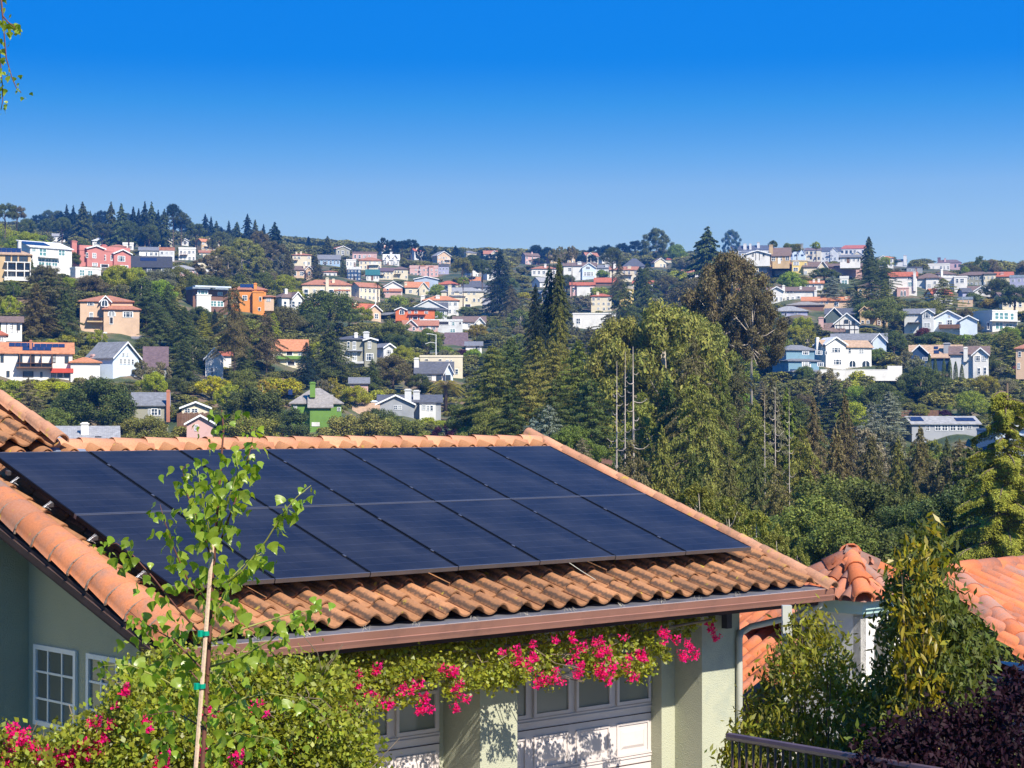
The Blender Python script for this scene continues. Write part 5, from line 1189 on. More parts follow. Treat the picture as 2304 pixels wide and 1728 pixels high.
def more_houses():
    n = tries = 0
    zones = ((640, 1110, 572, 735, 34), (1190, 1450, 592, 690, 14), (1640, 2290, 572, 740, 52), (240, 470, 545, 640, 6), (1740, 2280, 640, 720, 12), (850, 1110, 640, 760, 8))
    for (xa, xb, ya, yb_, cnt) in zones:
        k = tries = 0
        while k < cnt and tries < 3000:
            tries += 1
            xm, yb = RND.uniform(xa, xb), RND.uniform(ya, yb_)
            d = d_of(xm, yb)
            if d > 1350: continue
            s = FPX / d
            W = RND.uniform(7.5, 13) * s; Hh = RND.uniform(3.2, 6.0) * s; R = RND.uniform(1.4, 2.6) * s
            x0, x1, yt = xm - W / 2, xm + W / 2, yb - Hh - R
            if any(x1 > a + 2 and x0 < b - 2 and yb > t + 3 and yt < bt - 2 for a, b, t, bt, hd in HOUSES): continue
            wc = RND.choice(('white', 'cream', 'cream', 'cream', 'tan', 'peach', 'palegrey', 'white', 'rose', 'olive', 'tan'))
            rc = RND.choice(('terra', 'brown', 'terra', 'grey', 'lightgrey', 'slate', 'brown', 'orange', 'redtile'))
            rt = RND.choice(('hip', 'gs', 'gs', 'gf', 'hip'))
            l = min(LAND, key=lambda l: math.hypot(l[0] - xm, l[1] - yb))
            nice = {'terra': 'terracotta', 'brown': 'brown', 'grey': 'dark grey', 'lightgrey': 'light grey', 'slate': 'slate', 'orange': 'orange', 'redtile': 'red tile'}[rc]
            cn = {'palegrey': 'pale grey', 'bluewhite': 'pale blue', 'olive': 'olive grey', 'rose': 'rose'}.get(wc, wc)
            lab = None
            for l in sorted(LAND, key=lambda l: math.hypot(l[0] - xm, l[1] - yb))[:5]:
                rel = 'above' if yb < l[1] - 8 else 'below' if yb > l[1] + 18 else ('left of' if xm < l[0] else 'right of')
                c = f"small {cn} house with {nice} roof {rel} {l[4]}"
                if c not in USED and len(c.split()) <= 16: lab = c; break
            if not lab: continue
            USED.add(lab)
            side = RND.choice((0, .22, .3)) * W
            wg = ()
            if RND.random() < .5:
                q = RND.uniform(.3, .55); o = RND.choice((0, 1 - q))
                wg = ((x0 + side + (W - side) * o, x0 + side + (W - side) * (o + q), yt + R * .15, yt + R * .95, yb, 'gf', None, None, 1.2, 5),)
            house("the " + lab.split(' ', 1)[1] if False else "its neighbour house", lab, x0, x1, yt, yt + R, yb, rt, wc, rc, L=side, D=8, auto=(2 if Hh / s > 4.6 else 1, RND.choice((3, 4, 5))), wings=wg,
                  chim=((x0 + W * RND.uniform(.3, .8), yt - .8 * s, yt + R, .9 * s),) if RND.random() < .6 else (), th=RND.choice((20, 28, 35)))
            LAND.pop()
            k += 1
more_houses()

def clear(px, y0, y1, w, d, tol=.16):
    """True if a plant of that size would not stand in front of a house"""
    for a, b, t, bt, hd in HOUSES:
        if hd > d - 3 and px + w / 2 > a and px - w / 2 < b:
            lim = bt - (bt - t) * tol
            if y0 < lim and y1 > t: return False
        if abs(hd - d) < 14 and a - 4 < px < b + 4 and hd <= d: return False
    return True
# garden trees filling the slope between the houses
n = 0; tries = 0
while n < 230 and tries < 12000:
    tries += 1
    px = RND.uniform(-40, 2340); d = math.exp(RND.uniform(math.log(300), math.log(900)))
    yb = prof_y(px, d)
    hm = RND.uniform(4, 11); wm = hm * RND.uniform(.8, 1.3)
    yt = yb - hm * FPX / d; w = wm * FPX / d
    if not clear(px, yt, yb, w, d): continue
    if any(abs(q[4] - px) < .45 * max(w, q[6]) and abs(q[7] - d) < 12 for q in TREELOG): continue
    kd = RND.choice(('oak', 'oak', 'oak', 'loose', 'fir', 'cedar'))
    tree(kd, px, yt, w * (.55 if kd == 'fir' else .9), d, RND.choice(('dark', 'dark', 'olive', 'mid', 'mid', 'brown', 'lime', 'bright', 'grey')), fix=True)
    n += 1

# undergrowth: countless small shrubs over the hillside, one stuff object that scatters two shrub crowns
def undergrowth():
    pts, rot, scl, colr = [], [], [], []
    t = 0
    while len(pts) < 9500 and t < 90000:
        t += 1
        px = RND.uniform(-120, 2420); d = math.exp(RND.uniform(math.log(296), math.log(1500)))
        yb = prof_y(px, d); hm = RND.uniform(1.0, 2.5) if d < 420 else RND.uniform(1.2, 4.2) if d < 900 else RND.uniform(3, 9); wm = hm * RND.uniform(1.2, 2.0)
        if not clear(px, yb - hm * FPX / d, yb, wm * FPX / d, d, .10): continue
        x = (px - 1152) / FPX * d
        pts.append((x, d, gz(px, d) - .2)); rot.append(RND.uniform(0, 6.28)); scl.append((wm, wm, hm))
    while len(pts) < 11000:      # valley floor between the near houses and the slope
        px = RND.uniform(900, 2500); d = RND.uniform(60, 296)
        x = (px - 1152) / FPX * d; hm = RND.uniform(1.5, 5); wm = hm * RND.uniform(1.1, 1.7)
        pts.append((x, d, gz(px, d) - .2)); rot.append(RND.uniform(0, 6.28)); scl.append((wm, wm, hm))
    me = bpy.data.meshes.new("undergrowth")
    me.vertices.add(len(pts)); me.vertices.foreach_set("co", np.array(pts, dtype=np.float32).ravel())
    a = me.attributes.new("rz", 'FLOAT', 'POINT'); a.data.foreach_set("value", rot)
    a = me.attributes.new("sc", 'FLOAT_VECTOR', 'POINT'); a.data.foreach_set("vector", np.array(scl, dtype=np.float32).ravel())
    k = len(pts)
    # crowns baked at a few colours
    src = []
    base, V0 = TREES['shrub'][0][0], None
    ng = bpy.data.node_groups.new("scatter_shrubs", "GeometryNodeTree")
    ng.interface.new_socket("Geometry", in_out='INPUT', socket_type='NodeSocketGeometry')
    ng.interface.new_socket("Geometry", in_out='OUTPUT', socket_type='NodeSocketGeometry')
    gi = ng.nodes.new("NodeGroupInput"); go = ng.nodes.new("NodeGroupOutput")
    m2p = ng.nodes.new("GeometryNodeMeshToPoints"); iop = ng.nodes.new("GeometryNodeInstanceOnPoints")
    # small crown made here: a low poly lobed shrub of leaves
    cc, cr = lobed(26, 0.42, 0.44, 0.44, 0.10, 0.20, -.2)
    V, F = clump_leaves(cc, cr, 130, 0.026, 1.3)
    cm = mesh_np("small_shrub", V, F, leaf_mat("undergrowth", (.085, .10, .024), .25, .6, icol=(.26, .25, .04)))
    co = bpy.data.objects.new("small_shrub", cm)      # not linked to the scene: used only as the scatter source
    oi = ng.nodes.new("GeometryNodeObjectInfo"); oi.inputs["Object"].default_value = co
    n1 = ng.nodes.new("GeometryNodeInputNamedAttribute"); n1.data_type = 'FLOAT'; n1.inputs["Name"].default_value = "rz"
    n2 = ng.nodes.new("GeometryNodeInputNamedAttribute"); n2.data_type = 'FLOAT_VECTOR'; n2.inputs["Name"].default_value = "sc"
    cx = ng.nodes.new("ShaderNodeCombineXYZ")
    lk = ng.links
    lk.new(gi.outputs[0], m2p.inputs["Mesh"]); lk.new(m2p.outputs[0], iop.inputs["Points"]); lk.new(oi.outputs["Geometry"], iop.inputs["Instance"])
    lk.new(n1.outputs["Attribute"], cx.inputs["Z"]); lk.new(cx.outputs[0], iop.inputs["Rotation"]); lk.new(n2.outputs["Attribute"], iop.inputs["Scale"])
    lk.new(iop.outputs[0], go.inputs[0])
    o = obj("undergrowth", me)
    md = o.modifiers.new("scatter", 'NODES'); md.node_group = ng
    props(o, "low green shrubs and weeds covering the hillside between houses and trees", "undergrowth", kind="stuff")
undergrowth()

# ------------------------------------------------------------------ a label of its own for every tree
def where(px, py, lx, ly, d, ld, lw):
    dx, dy = px - lx, py - ly
    if abs(dx) < lw * .45 and abs(dy) < 26: return "in front of" if d < ld else "rising behind"
    if abs(dx) > abs(dy): return "left of" if dx < 0 else "right of"
    return "above" if dy < 0 else "below"
def size_word(h): return "huge" if h > 230 else "tall" if h > 110 else "medium" if h > 50 else "small"
def label_trees():
    pending = []
    for e in sorted(TREELOG, key=lambda e: e[7]):
        root, kind, gw, word, px, yt, w, d, yb, lab = e
        if lab: USED.add(lab); continue
        px_c = min(max(px, 10), 2294); py = (yt + min(yb, yt + 1.6 * w + 20)) / 2
        near = sorted(LAND, key=lambda l: math.hypot(l[0] - px_c, (l[1] - py) * 1.3))[:6]
        ok = None
        for l in near:
            c = f"{gw} {word} {where(px_c, py, l[0], l[1], d, l[2], l[3])} {l[4]}"
            if c not in USED and len(c.split()) <= 16: ok = c; break
        if ok is None:
            for l in near:
                for l2 in near:
                    if l2 is l: continue
                    c = f"{size_word(yb - yt)} {gw} {word} between {l[4]} and {l2[4]}"
                    if c not in USED and len(c.split()) <= 16: ok = c; break
                if ok: break
        if ok is None:
            for l in near:
                for adj in ("broader", "narrower", "lower", "higher", "farther"):
                    c = f"{adj} {gw} {word} {where(px_c, py, l[0], l[1], d, l[2], l[3])} {l[4]}"
                    if c not in USED and len(c.split()) <= 16: ok = c; break
                if ok: break
        if ok is None:
            for l in near:
                for l2 in near:
                    if l2 is l: continue
                    c = f"{gw} {word} {where(px_c, py, l[0], l[1], d, l[2], l[3])} {l[4]}, {where(px_c, py, l2[0], l2[1], d, l2[2], l2[3])} {l2[4]}"
                    if c not in USED and len(c.split()) <= 16: ok = c; break
                if ok: break
        if ok is None:
            for l in sorted(LAND, key=lambda l: math.hypot(l[0] - px_c, (l[1] - py) * 1.3))[6:16]:
                c = f"{size_word(yb - yt)} {gw} {word} {'some way left of' if px_c < l[0] else 'some way right of'} {l[4]}"
                if c not in USED and len(c.split()) <= 16: ok = c; break
        ok = ok or f"{size_word(yb - yt)} {gw} {word} at {int(px / 23)} percent of the picture width"
        USED.add(ok); root["label"] = ok
        if "group" not in root:
            root["group"] = "shrubs in the hillside gardens" if kind == 'shrub' else ("tall evergreens in the valley" if d < 280 else "trees among the hillside houses")
    print("trees", len(TREELOG))
label_trees()

# ------------------------------------------------------------------ the garage: frame of reference x = along the ridge, y = uphill (-w), z up
def clay(name, base, dark, amt=.5, stripe=None, lichen=.0, scale=2.2, sooty=0.0):
    """fired clay or concrete tile: mottled, sooty patches, optional dirt line where tiles lock together"""
    m, nt, b = new_mat(name); L = nt.links
    tc = nd(nt, "ShaderNodeTexCoord"); oi = nd(nt, "ShaderNodeObjectInfo")
    off = nd(nt, "ShaderNodeVectorMath", operation='ADD')
    sc0 = nd(nt, "ShaderNodeVectorMath", operation='SCALE'); L.new(oi.outputs["Random"], sc0.inputs[0]); sc0.inputs["Scale"].default_value = 40
    L.new(tc.outputs["Object"], off.inputs[0]); L.new(sc0.outputs[0], off.inputs[1])
    n = nd(nt, "ShaderNodeTexNoise"); n.inputs["Scale"].default_value = scale; n.inputs["Detail"].default_value = 9; n.inputs["Roughness"].default_value = .72
    L.new(off.outputs[0], n.inputs["Vector"])
    r = nd(nt, "ShaderNodeMapRange"); r.inputs["From Min"].default_value = .46; r.inputs["From Max"].default_value = .72; r.inputs["To Max"].default_value = amt
    L.new(n.outputs["Fac"], r.inputs["Value"])
    n3 = nd(nt, "ShaderNodeTexNoise"); n3.inputs["Scale"].default_value = 55; n3.inputs["Detail"].default_value = 4
    L.new(off.outputs[0], n3.inputs["Vector"])
    r3 = nd(nt, "ShaderNodeMapRange"); r3.inputs["To Min"].default_value = .72; r3.inputs["To Max"].default_value = 1.28; L.new(n3.outputs["Fac"], r3.inputs["Value"])
    ro = nd(nt, "ShaderNodeMapRange"); ro.inputs["To Min"].default_value = .80; ro.inputs["To Max"].default_value = 1.18; L.new(oi.outputs["Random"], ro.inputs["Value"])
    ml = nd(nt, "ShaderNodeMath", operation='MULTIPLY'); L.new(r3.outputs[0], ml.inputs[0]); L.new(ro.outputs[0], ml.inputs[1])
    mx = nd(nt, "ShaderNodeMix", data_type='RGBA'); L.new(r.outputs[0], mx.inputs[0]); mx.inputs[6].default_value = (*base, 1); mx.inputs[7].default_value = (*dark, 1)
    out = mx.outputs[2]
    if stripe:
        sp = nd(nt, "ShaderNodeSeparateXYZ"); L.new(tc.outputs["Object"], sp.inputs[0])
        nz = nd(nt, "ShaderNodeTexNoise"); nz.inputs["Scale"].default_value = 26; nz.inputs["Detail"].default_value = 5; L.new(off.outputs[0], nz.inputs["Vector"])
        a1 = nd(nt, "ShaderNodeMath", operation='MULTIPLY_ADD'); L.new(nz.outputs["Fac"], a1.inputs[0]); a1.inputs[1].default_value = .05; L.new(sp.outputs["X"], a1.inputs[2])
        d1 = nd(nt, "ShaderNodeMath", operation='SUBTRACT'); L.new(a1.outputs[0], d1.inputs[0]); d1.inputs[1].default_value = stripe
        ab = nd(nt, "ShaderNodeMath", operation='ABSOLUTE'); L.new(d1.outputs[0], ab.inputs[0])
        rr = nd(nt, "ShaderNodeMapRange"); rr.inputs["From Min"].default_value = .006; rr.inputs["From Max"].default_value = .024; rr.inputs["To Min"].default_value = .85; rr.inputs["To Max"].default_value = 0
        L.new(ab.outputs[0], rr.inputs["Value"])
        m2 = nd(nt, "ShaderNodeMix", data_type='RGBA'); L.new(rr.outputs[0], m2.inputs[0]); L.new(out, m2.inputs[6]); m2.inputs[7].default_value = (.05, .035, .028, 1)
        out = m2.outputs[2]
    if sooty:       # some tiles of the batch are greyed all over
        rs = nd(nt, "ShaderNodeMath", operation='MULTIPLY'); L.new(oi.outputs["Random"], rs.inputs[0]); rs.inputs[1].default_value = 13.7
        fr = nd(nt, "ShaderNodeMath", operation='FRACT'); L.new(rs.outputs[0], fr.inputs[0])
        r5 = nd(nt, "ShaderNodeMapRange"); r5.inputs["From Min"].default_value = 1 - sooty; r5.inputs["From Max"].default_value = 1.0; r5.inputs["To Max"].default_value = .85
        L.new(fr.outputs[0], r5.inputs["Value"])
        nm = nd(nt, "ShaderNodeMath", operation='MULTIPLY'); L.new(r5.outputs[0], nm.inputs[0]); L.new(n3.outputs["Fac"], nm.inputs[1])
        n5 = nd(nt, "ShaderNodeMath", operation='MULTIPLY'); L.new(nm.outputs[0], n5.inputs[0]); n5.inputs[1].default_value = 1.7; n5.use_clamp = True
        m5 = nd(nt, "ShaderNodeMix", data_type='RGBA'); L.new(n5.outputs[0], m5.inputs[0]); L.new(out, m5.inputs[6]); m5.inputs[7].default_value = (.20, .165, .15, 1)
        out = m5.outputs[2]
    if lichen:
        n4 = nd(nt, "ShaderNodeTexNoise"); n4.inputs["Scale"].default_value = 9; n4.inputs["Detail"].default_value = 6; L.new(off.outputs[0], n4.inputs["Vector"])
        r4 = nd(nt, "ShaderNodeMapRange"); r4.inputs["From Min"].default_value = .68 - lichen * .1; r4.inputs["From Max"].default_value = .74; L.new(n4.outputs["Fac"], r4.inputs["Value"])
        m4 = nd(nt, "ShaderNodeMix", data_type='RGBA'); L.new(r4.outputs[0], m4.inputs[0]); L.new(out, m4.inputs[6]); m4.inputs[7].default_value = (.42, .30, .04, 1)
        out = m4.outputs[2]
    v = nd(nt, "ShaderNodeVectorMath", operation='SCALE'); L.new(out, v.inputs[0]); L.new(ml.outputs[0], v.inputs["Scale"])
    L.new(v.outputs[0], b.inputs["Base Color"]); b.inputs["Roughness"].default_value = .85; b.inputs["Specular IOR Level"].default_value = .25
    bp = nd(nt, "ShaderNodeBump"); bp.inputs["Strength"].default_value = .35; bp.inputs["Distance"].default_value = .004; L.new(n3.outputs["Fac"], bp.inputs["Height"]); L.new(bp.outputs[0], b.inputs["Normal"])
    return m

M_TILE = clay("concrete_tile", (.325, .152, .070), (.155, .08, .045), .8, stripe=.048, lichen=.15)
M_RIDGE = clay("ridge_clay", (.56, .26, .14), (.42, .20, .12), .4, lichen=.1)
M_BARREL = clay("barrel_clay", (.44, .16, .072), (.22, .14, .11), .8, scale=5, lichen=.05, sooty=.2)
M_NTILE = clay("neighbour_clay", (.55, .16, .062), (.16, .13, .12), .95, scale=1.6, sooty=.42)
M_DMORT = mat("dark_mortar", (.24, .18, .14), .95, .3, 8, .5)  # darker mortar tone for the rings at the rake tile lips
M_MORTAR = mat("mortar", (.50, .40, .33), .95, .3, 8, .5)
M_GSTUC = mat("green_grey_stucco", (.41, .415, .30), .9, .07, 1.2, .5, bscale=70, dirt=(.29, .32, .265), dscale=.7)
M_DOOR = mat("beige_door_paint", (.60, .535, .50), .55, .04, 1.5, dirt=(.54, .48, .45), dscale=1.2)
M_GUT = mat("copper_brown_gutter", (.34, .165, .12), .35, .10, 2.2, metal=.25, spec=.5, dirt=(.25, .13, .10), dscale=2.5)
M_FLASH = mat("grey_flashing", (.16, .16, .18), .5, .3, 3, metal=.3)
M_EAVE = mat("dark_brown_eave", (.06, .035, .03), .8, .2, 3)
M_FRAME = mat("highlighted_frame_metal", (.15, .14, .145), .35, .1, 4, metal=.6)  # frame metal lightened: the bright line of lit edges is put into its colour
M_PIPE = mat("pale_grey_pipe", (.44, .44, .37), .5, .08, 3)
M_LEAD = mat("lead_flashing", (.22, .26, .33), .5, .2, 4, metal=.3)
M_STRAW = mat("dry_straw", (.5, .44, .33), .9, .3, 9)
M_CONC = mat("driveway_concrete", (.42, .40, .37), .9, .12, .8, .2, dirt=(.3, .29, .27), dscale=.6)

GAR = thing("garage", "sage green stucco garage with brown tile roof and two beige doors", "garage", (0, 0, 0))
GAR.matrix_world = GR
def gb(mb, name, m, parent=None, smooth=False, **k): return build(mb, name, m, parent or GAR, smooth, **k)

# field tile: S profile, x across (0..0.30), y uphill, z out of the roof
def s_tile(Lt=.40):
    prof = []
    for i in range(7): prof.append((.17 * i / 6, .012 + .066 * math.sin(math.pi * i / 6)))
    for i in range(1, 6): prof.append((.17 + .15 * i / 5, .012 - .028 * math.sin(math.pi * i / 5) + (.010 if i == 5 else 0)))
    t = .017
    V, F = [], []
    n = len(prof)
    for (y, dz) in ((0, .034), (Lt, 0)):
        for x, z in prof: V.append((x, y, z + dz))
    for x, z in prof: V.append((x, 0, z + .034 - t))
    for x, z in prof: V.append((x, Lt, z - t))
    for i in range(n - 1):
        F.append((i, i+1, n+i+1, n+i)); F.append((2*n+i, 2*n+i+1, i+1, i)); F.append((2*n+i+1, 2*n+i, 3*n+i, 3*n+i+1))
    F.append((0, n, 3*n, 2*n)); F.append((n-1, 3*n-1, 4*n-1, 2*n-1))
    me = mesh_np("roof_tile", V, np.array(F), M_TILE, False)
    me.polygons.foreach_set("use_smooth", [(i % 3 == 0 or i % 3 == 2) and i < 3*(n-1) for i in range(len(F))])
    return me
ST = s_tile()
EXPO, HP = .343, .245   # exposed length, depth of the pan plane below the array plane
def slope(u, v, h):
    """garage-frame coordinates (x, y, z) of a point v metres down the slope, h below the array plane"""
    w = v * math.cos(TH) - h * math.sin(TH)
    return (u, -w, -v * math.sin(TH) - h * math.cos(TH))
def put_tile(me, u, v, h, parent, name="roof_tile", jit=.004):
    o = obj(name, me, parent, slope(u + RND.uniform(-jit, jit), v + RND.uniform(-jit, jit), h), (TH + RND.uniform(-.012, .012), RND.uniform(-.01, .01), RND.uniform(-.012, .012)))
    return o
NCOL = 27
V_EAVE = 3.985
rows = [V_EAVE - EXPO * i for i in range(14)]
for i, v in enumerate(rows):
    for c in range(NCOL):
        u = -.10 + c * .30
        vis = i <= 3 or c == 0 or (c <= 1 and i < 11)
        if vis: put_tile(ST, u, v, HP, GAR)
# the tiles hidden under the array: one joined part
mbh = MB()
def joined_tiles(us, vs, h, name, m=M_TILE):
    V0 = np.array([v.co[:] for v in ST.vertices]); F0 = [tuple(p.vertices) for p in ST.polygons]
    Vs, Fs = [], []
    ct, st = math.cos(TH), math.sin(TH)
    for v in vs:
        for u in us:
            x0, y0, z0 = slope(u, v, h)
            W = np.stack([V0[:, 0] + x0, V0[:, 1] * ct - V0[:, 2] * st + y0, V0[:, 1] * st + V0[:, 2] * ct + z0], 1)
            k = len(Vs) * len(V0)
            Vs.append(W); Fs += [tuple(i + k for i in f) for f in F0]
    o = obj(name, mesh_np(name, np.concatenate(Vs), np.array(Fs), m), GAR)
    return props(o, kind="stuff")
joined_tiles([-.10 + c * .30 for c in range(1, NCOL)], rows[4:], HP, "covered_tiles")
# roof deck, fascia, soffit, gutter
W_R = .80          # ridge at w = -W_R
zr = lambda w, h: -TT * w - h / math.cos(TH)
deck = MB()
deck.prismx([(-3.70, zr(3.70, .33)), (-3.70, zr(3.70, .39)), (W_R, zr(-W_R, .39)), (W_R, zr(-W_R, .33))][::-1], -.42, 8.0)
deck.prismx([(W_R, zr(-W_R, .33)), (W_R, zr(-W_R, .39)), (5.4, zr(-W_R, .39) - (5.4 - W_R) * TT), (5.4, zr(-W_R, .33) - (5.4 - W_R) * TT)], -.1, 8.0)
gb(deck, "roof_deck", M_EAVE)
back = MB().prismx([(W_R + .05, zr(-W_R, .30)), (5.5, zr(-W_R, .30) - (5.45 - W_R) * TT), (5.5, zr(-W_R, .22) - (5.45 - W_R) * TT), (W_R + .05, zr(-W_R, .22))], .8, 8.02)
gb(back, "rear_roof", M_TILE)
g0, g1, gw, gt, gbm = -.30, 8.09, 3.82, -1.540, -1.668
gutp = [(-gw, gt), (-gw - .004, gt + .008), (-gw - .012, gt + .004), (-gw - .006, gt - .02), (-gw + .004, gt - .062), (-gw - .002, gt - .068), (-gw + .012, gt - .1), (-gw + .02, gbm), (-gw + .10, gbm), (-gw + .11, gt - .01), (-gw + .105, gt - .01), (-gw + .095, gbm + .01), (-gw + .028, gbm + .01), (-gw + .008, gt - .06), (-gw + .006, gt - .01)]
gb(MB().prismx([(y, z) for y, z in gutp], g0, g1), "gutter", M_GUT)
gb(MB().box(g1 - .004, -gw, gbm, g1 + .002, -gw + .11, gt), "gutter_end_cap", M_GUT)
gb(MB().box(g0, -gw - .0105, gt + .006, g1, -gw - .001, gt + .012), "gutter_lip", mat("bright_gutter_lip", (.75, .62, .60), .25, .05, 2, metal=.6))
gb(MB().box(-.30, -gw + .115, gbm - .05, 8.0, -gw + .15, gt - .01), "fascia_board", M_EAVE)
gb(MB().prismx([(-gw + .02, gt + .004), (-gw + .02, gt + .010), (-3.55, zr(3.55, .300)), (-3.55, zr(3.55, .308))], -.1, 8.0), "eave_flashing", M_FLASH)
for i in range(0, 14):
    gb(MB().box(.3 + i * .56, -gw - .002, gt + .007, .33 + i * .56, -gw + .11, gt + .013), "gutter_hanger", M_FLASH)
# bird's nest straw in the tile mouths
for i in range(11):
    mb = MB(); u = .4 + i * .62 + RND.uniform(-.1, .1)
    for k in range(9):
        x, y = u + RND.uniform(-.06, .06), -3.76 + RND.uniform(-.03, .03)
        mb.tube([(x, y, -1.50 + RND.uniform(-.02, .02)), (x + RND.uniform(-.05, .05), y - .03, -1.53 + RND.uniform(-.02, .02))], .0012, 3, False)
    gb(mb, "nest_straw", M_STRAW)

# barrels down the left rake
def barrel(Lt, r0, r1, n=9, t=.014, ext=1.02):
    """half round cover tile, axis y (0 = lower, wider end r0)"""
    V, F = [], []
    A_ = [math.pi * (-.04 + 1.08 * i / (n - 1)) for i in range(n)]
    for (y, r) in ((0, r0), (Lt, r1), (0, r0 - t), (Lt, r1 - t)):
        for a in A_: V.append((math.cos(a) * r, y, math.sin(a) * r))
    for i in range(n - 1):
        F.append((i, i+1, n+i+1, n+i)[::-1]); F.append((2*n+i, 2*n+i+1, 3*n+i+1, 3*n+i)); F.append((i, i+1, 2*n+i+1, 2*n+i))
    F.append((0, n, 3*n, 2*n)); F.append((n-1, 2*n-1, 4*n-1, 3*n-1)[::-1])
    return V, F
def barrel_mesh(name, Lt, r0, r1, m, n=9):
    V, F = barrel(Lt, r0, r1, n)
    me = mesh_np(name, V, np.array(F), m); me.polygons.foreach_set("use_smooth", [i % 3 < 2 and i < 3 * (n - 1) for i in range(len(F))])
    return me
BR = barrel_mesh("rake_tile", .42, .185, .165, M_BARREL, 11)
for i in range(11):
    v = 4.12 - i * .335
    p = slope(-.235, v, .245)
    obj("rake_tile", BR, GAR, p, (TH + .045, RND.uniform(-.02, .02), RND.uniform(-.015, .015)))
    pts = []
    for k in range(18):      # mortar squeezed out under the lower edge, ragged towards the wall side
        a = math.pi * (.20 + .84 * k / 17); q = max(0, k - 9) / 8
        pts.append((math.cos(a) * (.183 + .012 * q * RND.random()), -.002 - .012 * q * RND.random() + .01 * q, math.sin(a) * (.176 + .01 * q * RND.random())))
    mb = MB().tube(pts, [.0045 + .006 * max(0, k - 9) / 8 * (.5 + RND.random()) for k in range(18)], 5)
    obj("mortar_bed", mb.mesh("mortar_bed", M_DMORT), GAR, p, (TH + .045, 0, 0))
gb(MB().prismx([(-3.9, zr(3.9, .30)), (-3.9, zr(3.9, .42)), (-.5, zr(.5, .42)), (-.5, zr(.5, .30))][::-1], -.40, -.34), "rake_board", M_EAVE)
# right rake: small cover tiles
RR = barrel_mesh("rake_tile", .40, .085, .075, clay("weathered_rake_clay", (.44, .22, .13), (.16, .11, .08), .7, lichen=.75, scale=3))
for i in range(15):
    v = 4.16 - i * .343
    obj("rake_tile", RR, GAR, slope(8.0, v, .215), (TH + .05, 0, RND.uniform(-.02, .02)))
# ridge tiles
RG = barrel_mesh("ridge_tile", .46, .135, .11, M_RIDGE)
nr = 18
for i in range(nr):
    x = 8.06 - i * .388
    obj("ridge_tile", RG, GAR, (x, W_R, -.005 - .0045 * i * 0 - .020 + RND.uniform(-.004, .004)), (0, 0, 0) if False else (.0, 0.0, 0.0))
    o = COL.objects[-1]
    o.rotation_euler = Matrix(((0, -1, 0), (1, 0, 0), (0, 0, 1))).to_euler()
    o.rotation_euler.rotate_axis('X', .10)
gb(MB().box(1.1, W_R - .14, -.105, 8.02, W_R + .14, -.03), "ridge_mortar", M_MORTAR)

# walls
YU = 5.0
zg = -4.41
wl = MB()
wl.prismx([(-3.0, zg - .6), (YU, zg - .6), (YU, zr(-W_R, .40) - (YU - W_R) * TT), (W_R, zr(-W_R, .40)), (-3.0, zr(3.0, .40))][::-1], .25, .45)       # left gable wall
wl.box(7.18, -2.62, zg - .6, 7.38, YU, zr(3.0, .42))
wl.box(.45, YU - .2, zg - .6, 7.18, YU, -1.2)
gb(wl, "wall", M_GSTUC)
wf = MB()
wf.box(.451, -3.0, zg - .6, 1.1, -2.40, -1.40)                       # pier left of door one
wf.box(3.636, -3.0, zg - .6, 4.127, -2.40, -1.401)                    # central pier
wf.box(3.54, -2.45, zg - .6, 3.6355, -2.40, -1.402)
wf.box(1.1, -2.44, -2.22, 3.636, -2.40, -1.403).box(4.127, -2.44, -2.22, 6.56, -2.40, -1.404)   # lintels
wf.box(6.56, -2.66, zg - .6, 6.77, -2.40, -1.405)
wf.box(6.77, -3.06, zg - .6, 7.385, -2.40, -1.406)                    # right pier
gb(wf, "front_wall", M_GSTUC)
gb(MB().box(.46, -3.66, -1.64, 7.9, -2.4, -1.61), "soffit", M_EAVE)
sl = MB().box(-14, -16, zg - .3, 14, 3, zg)
o = build(sl, "driveway", M_CONC); o.matrix_world = GR; props(o, kind="structure")

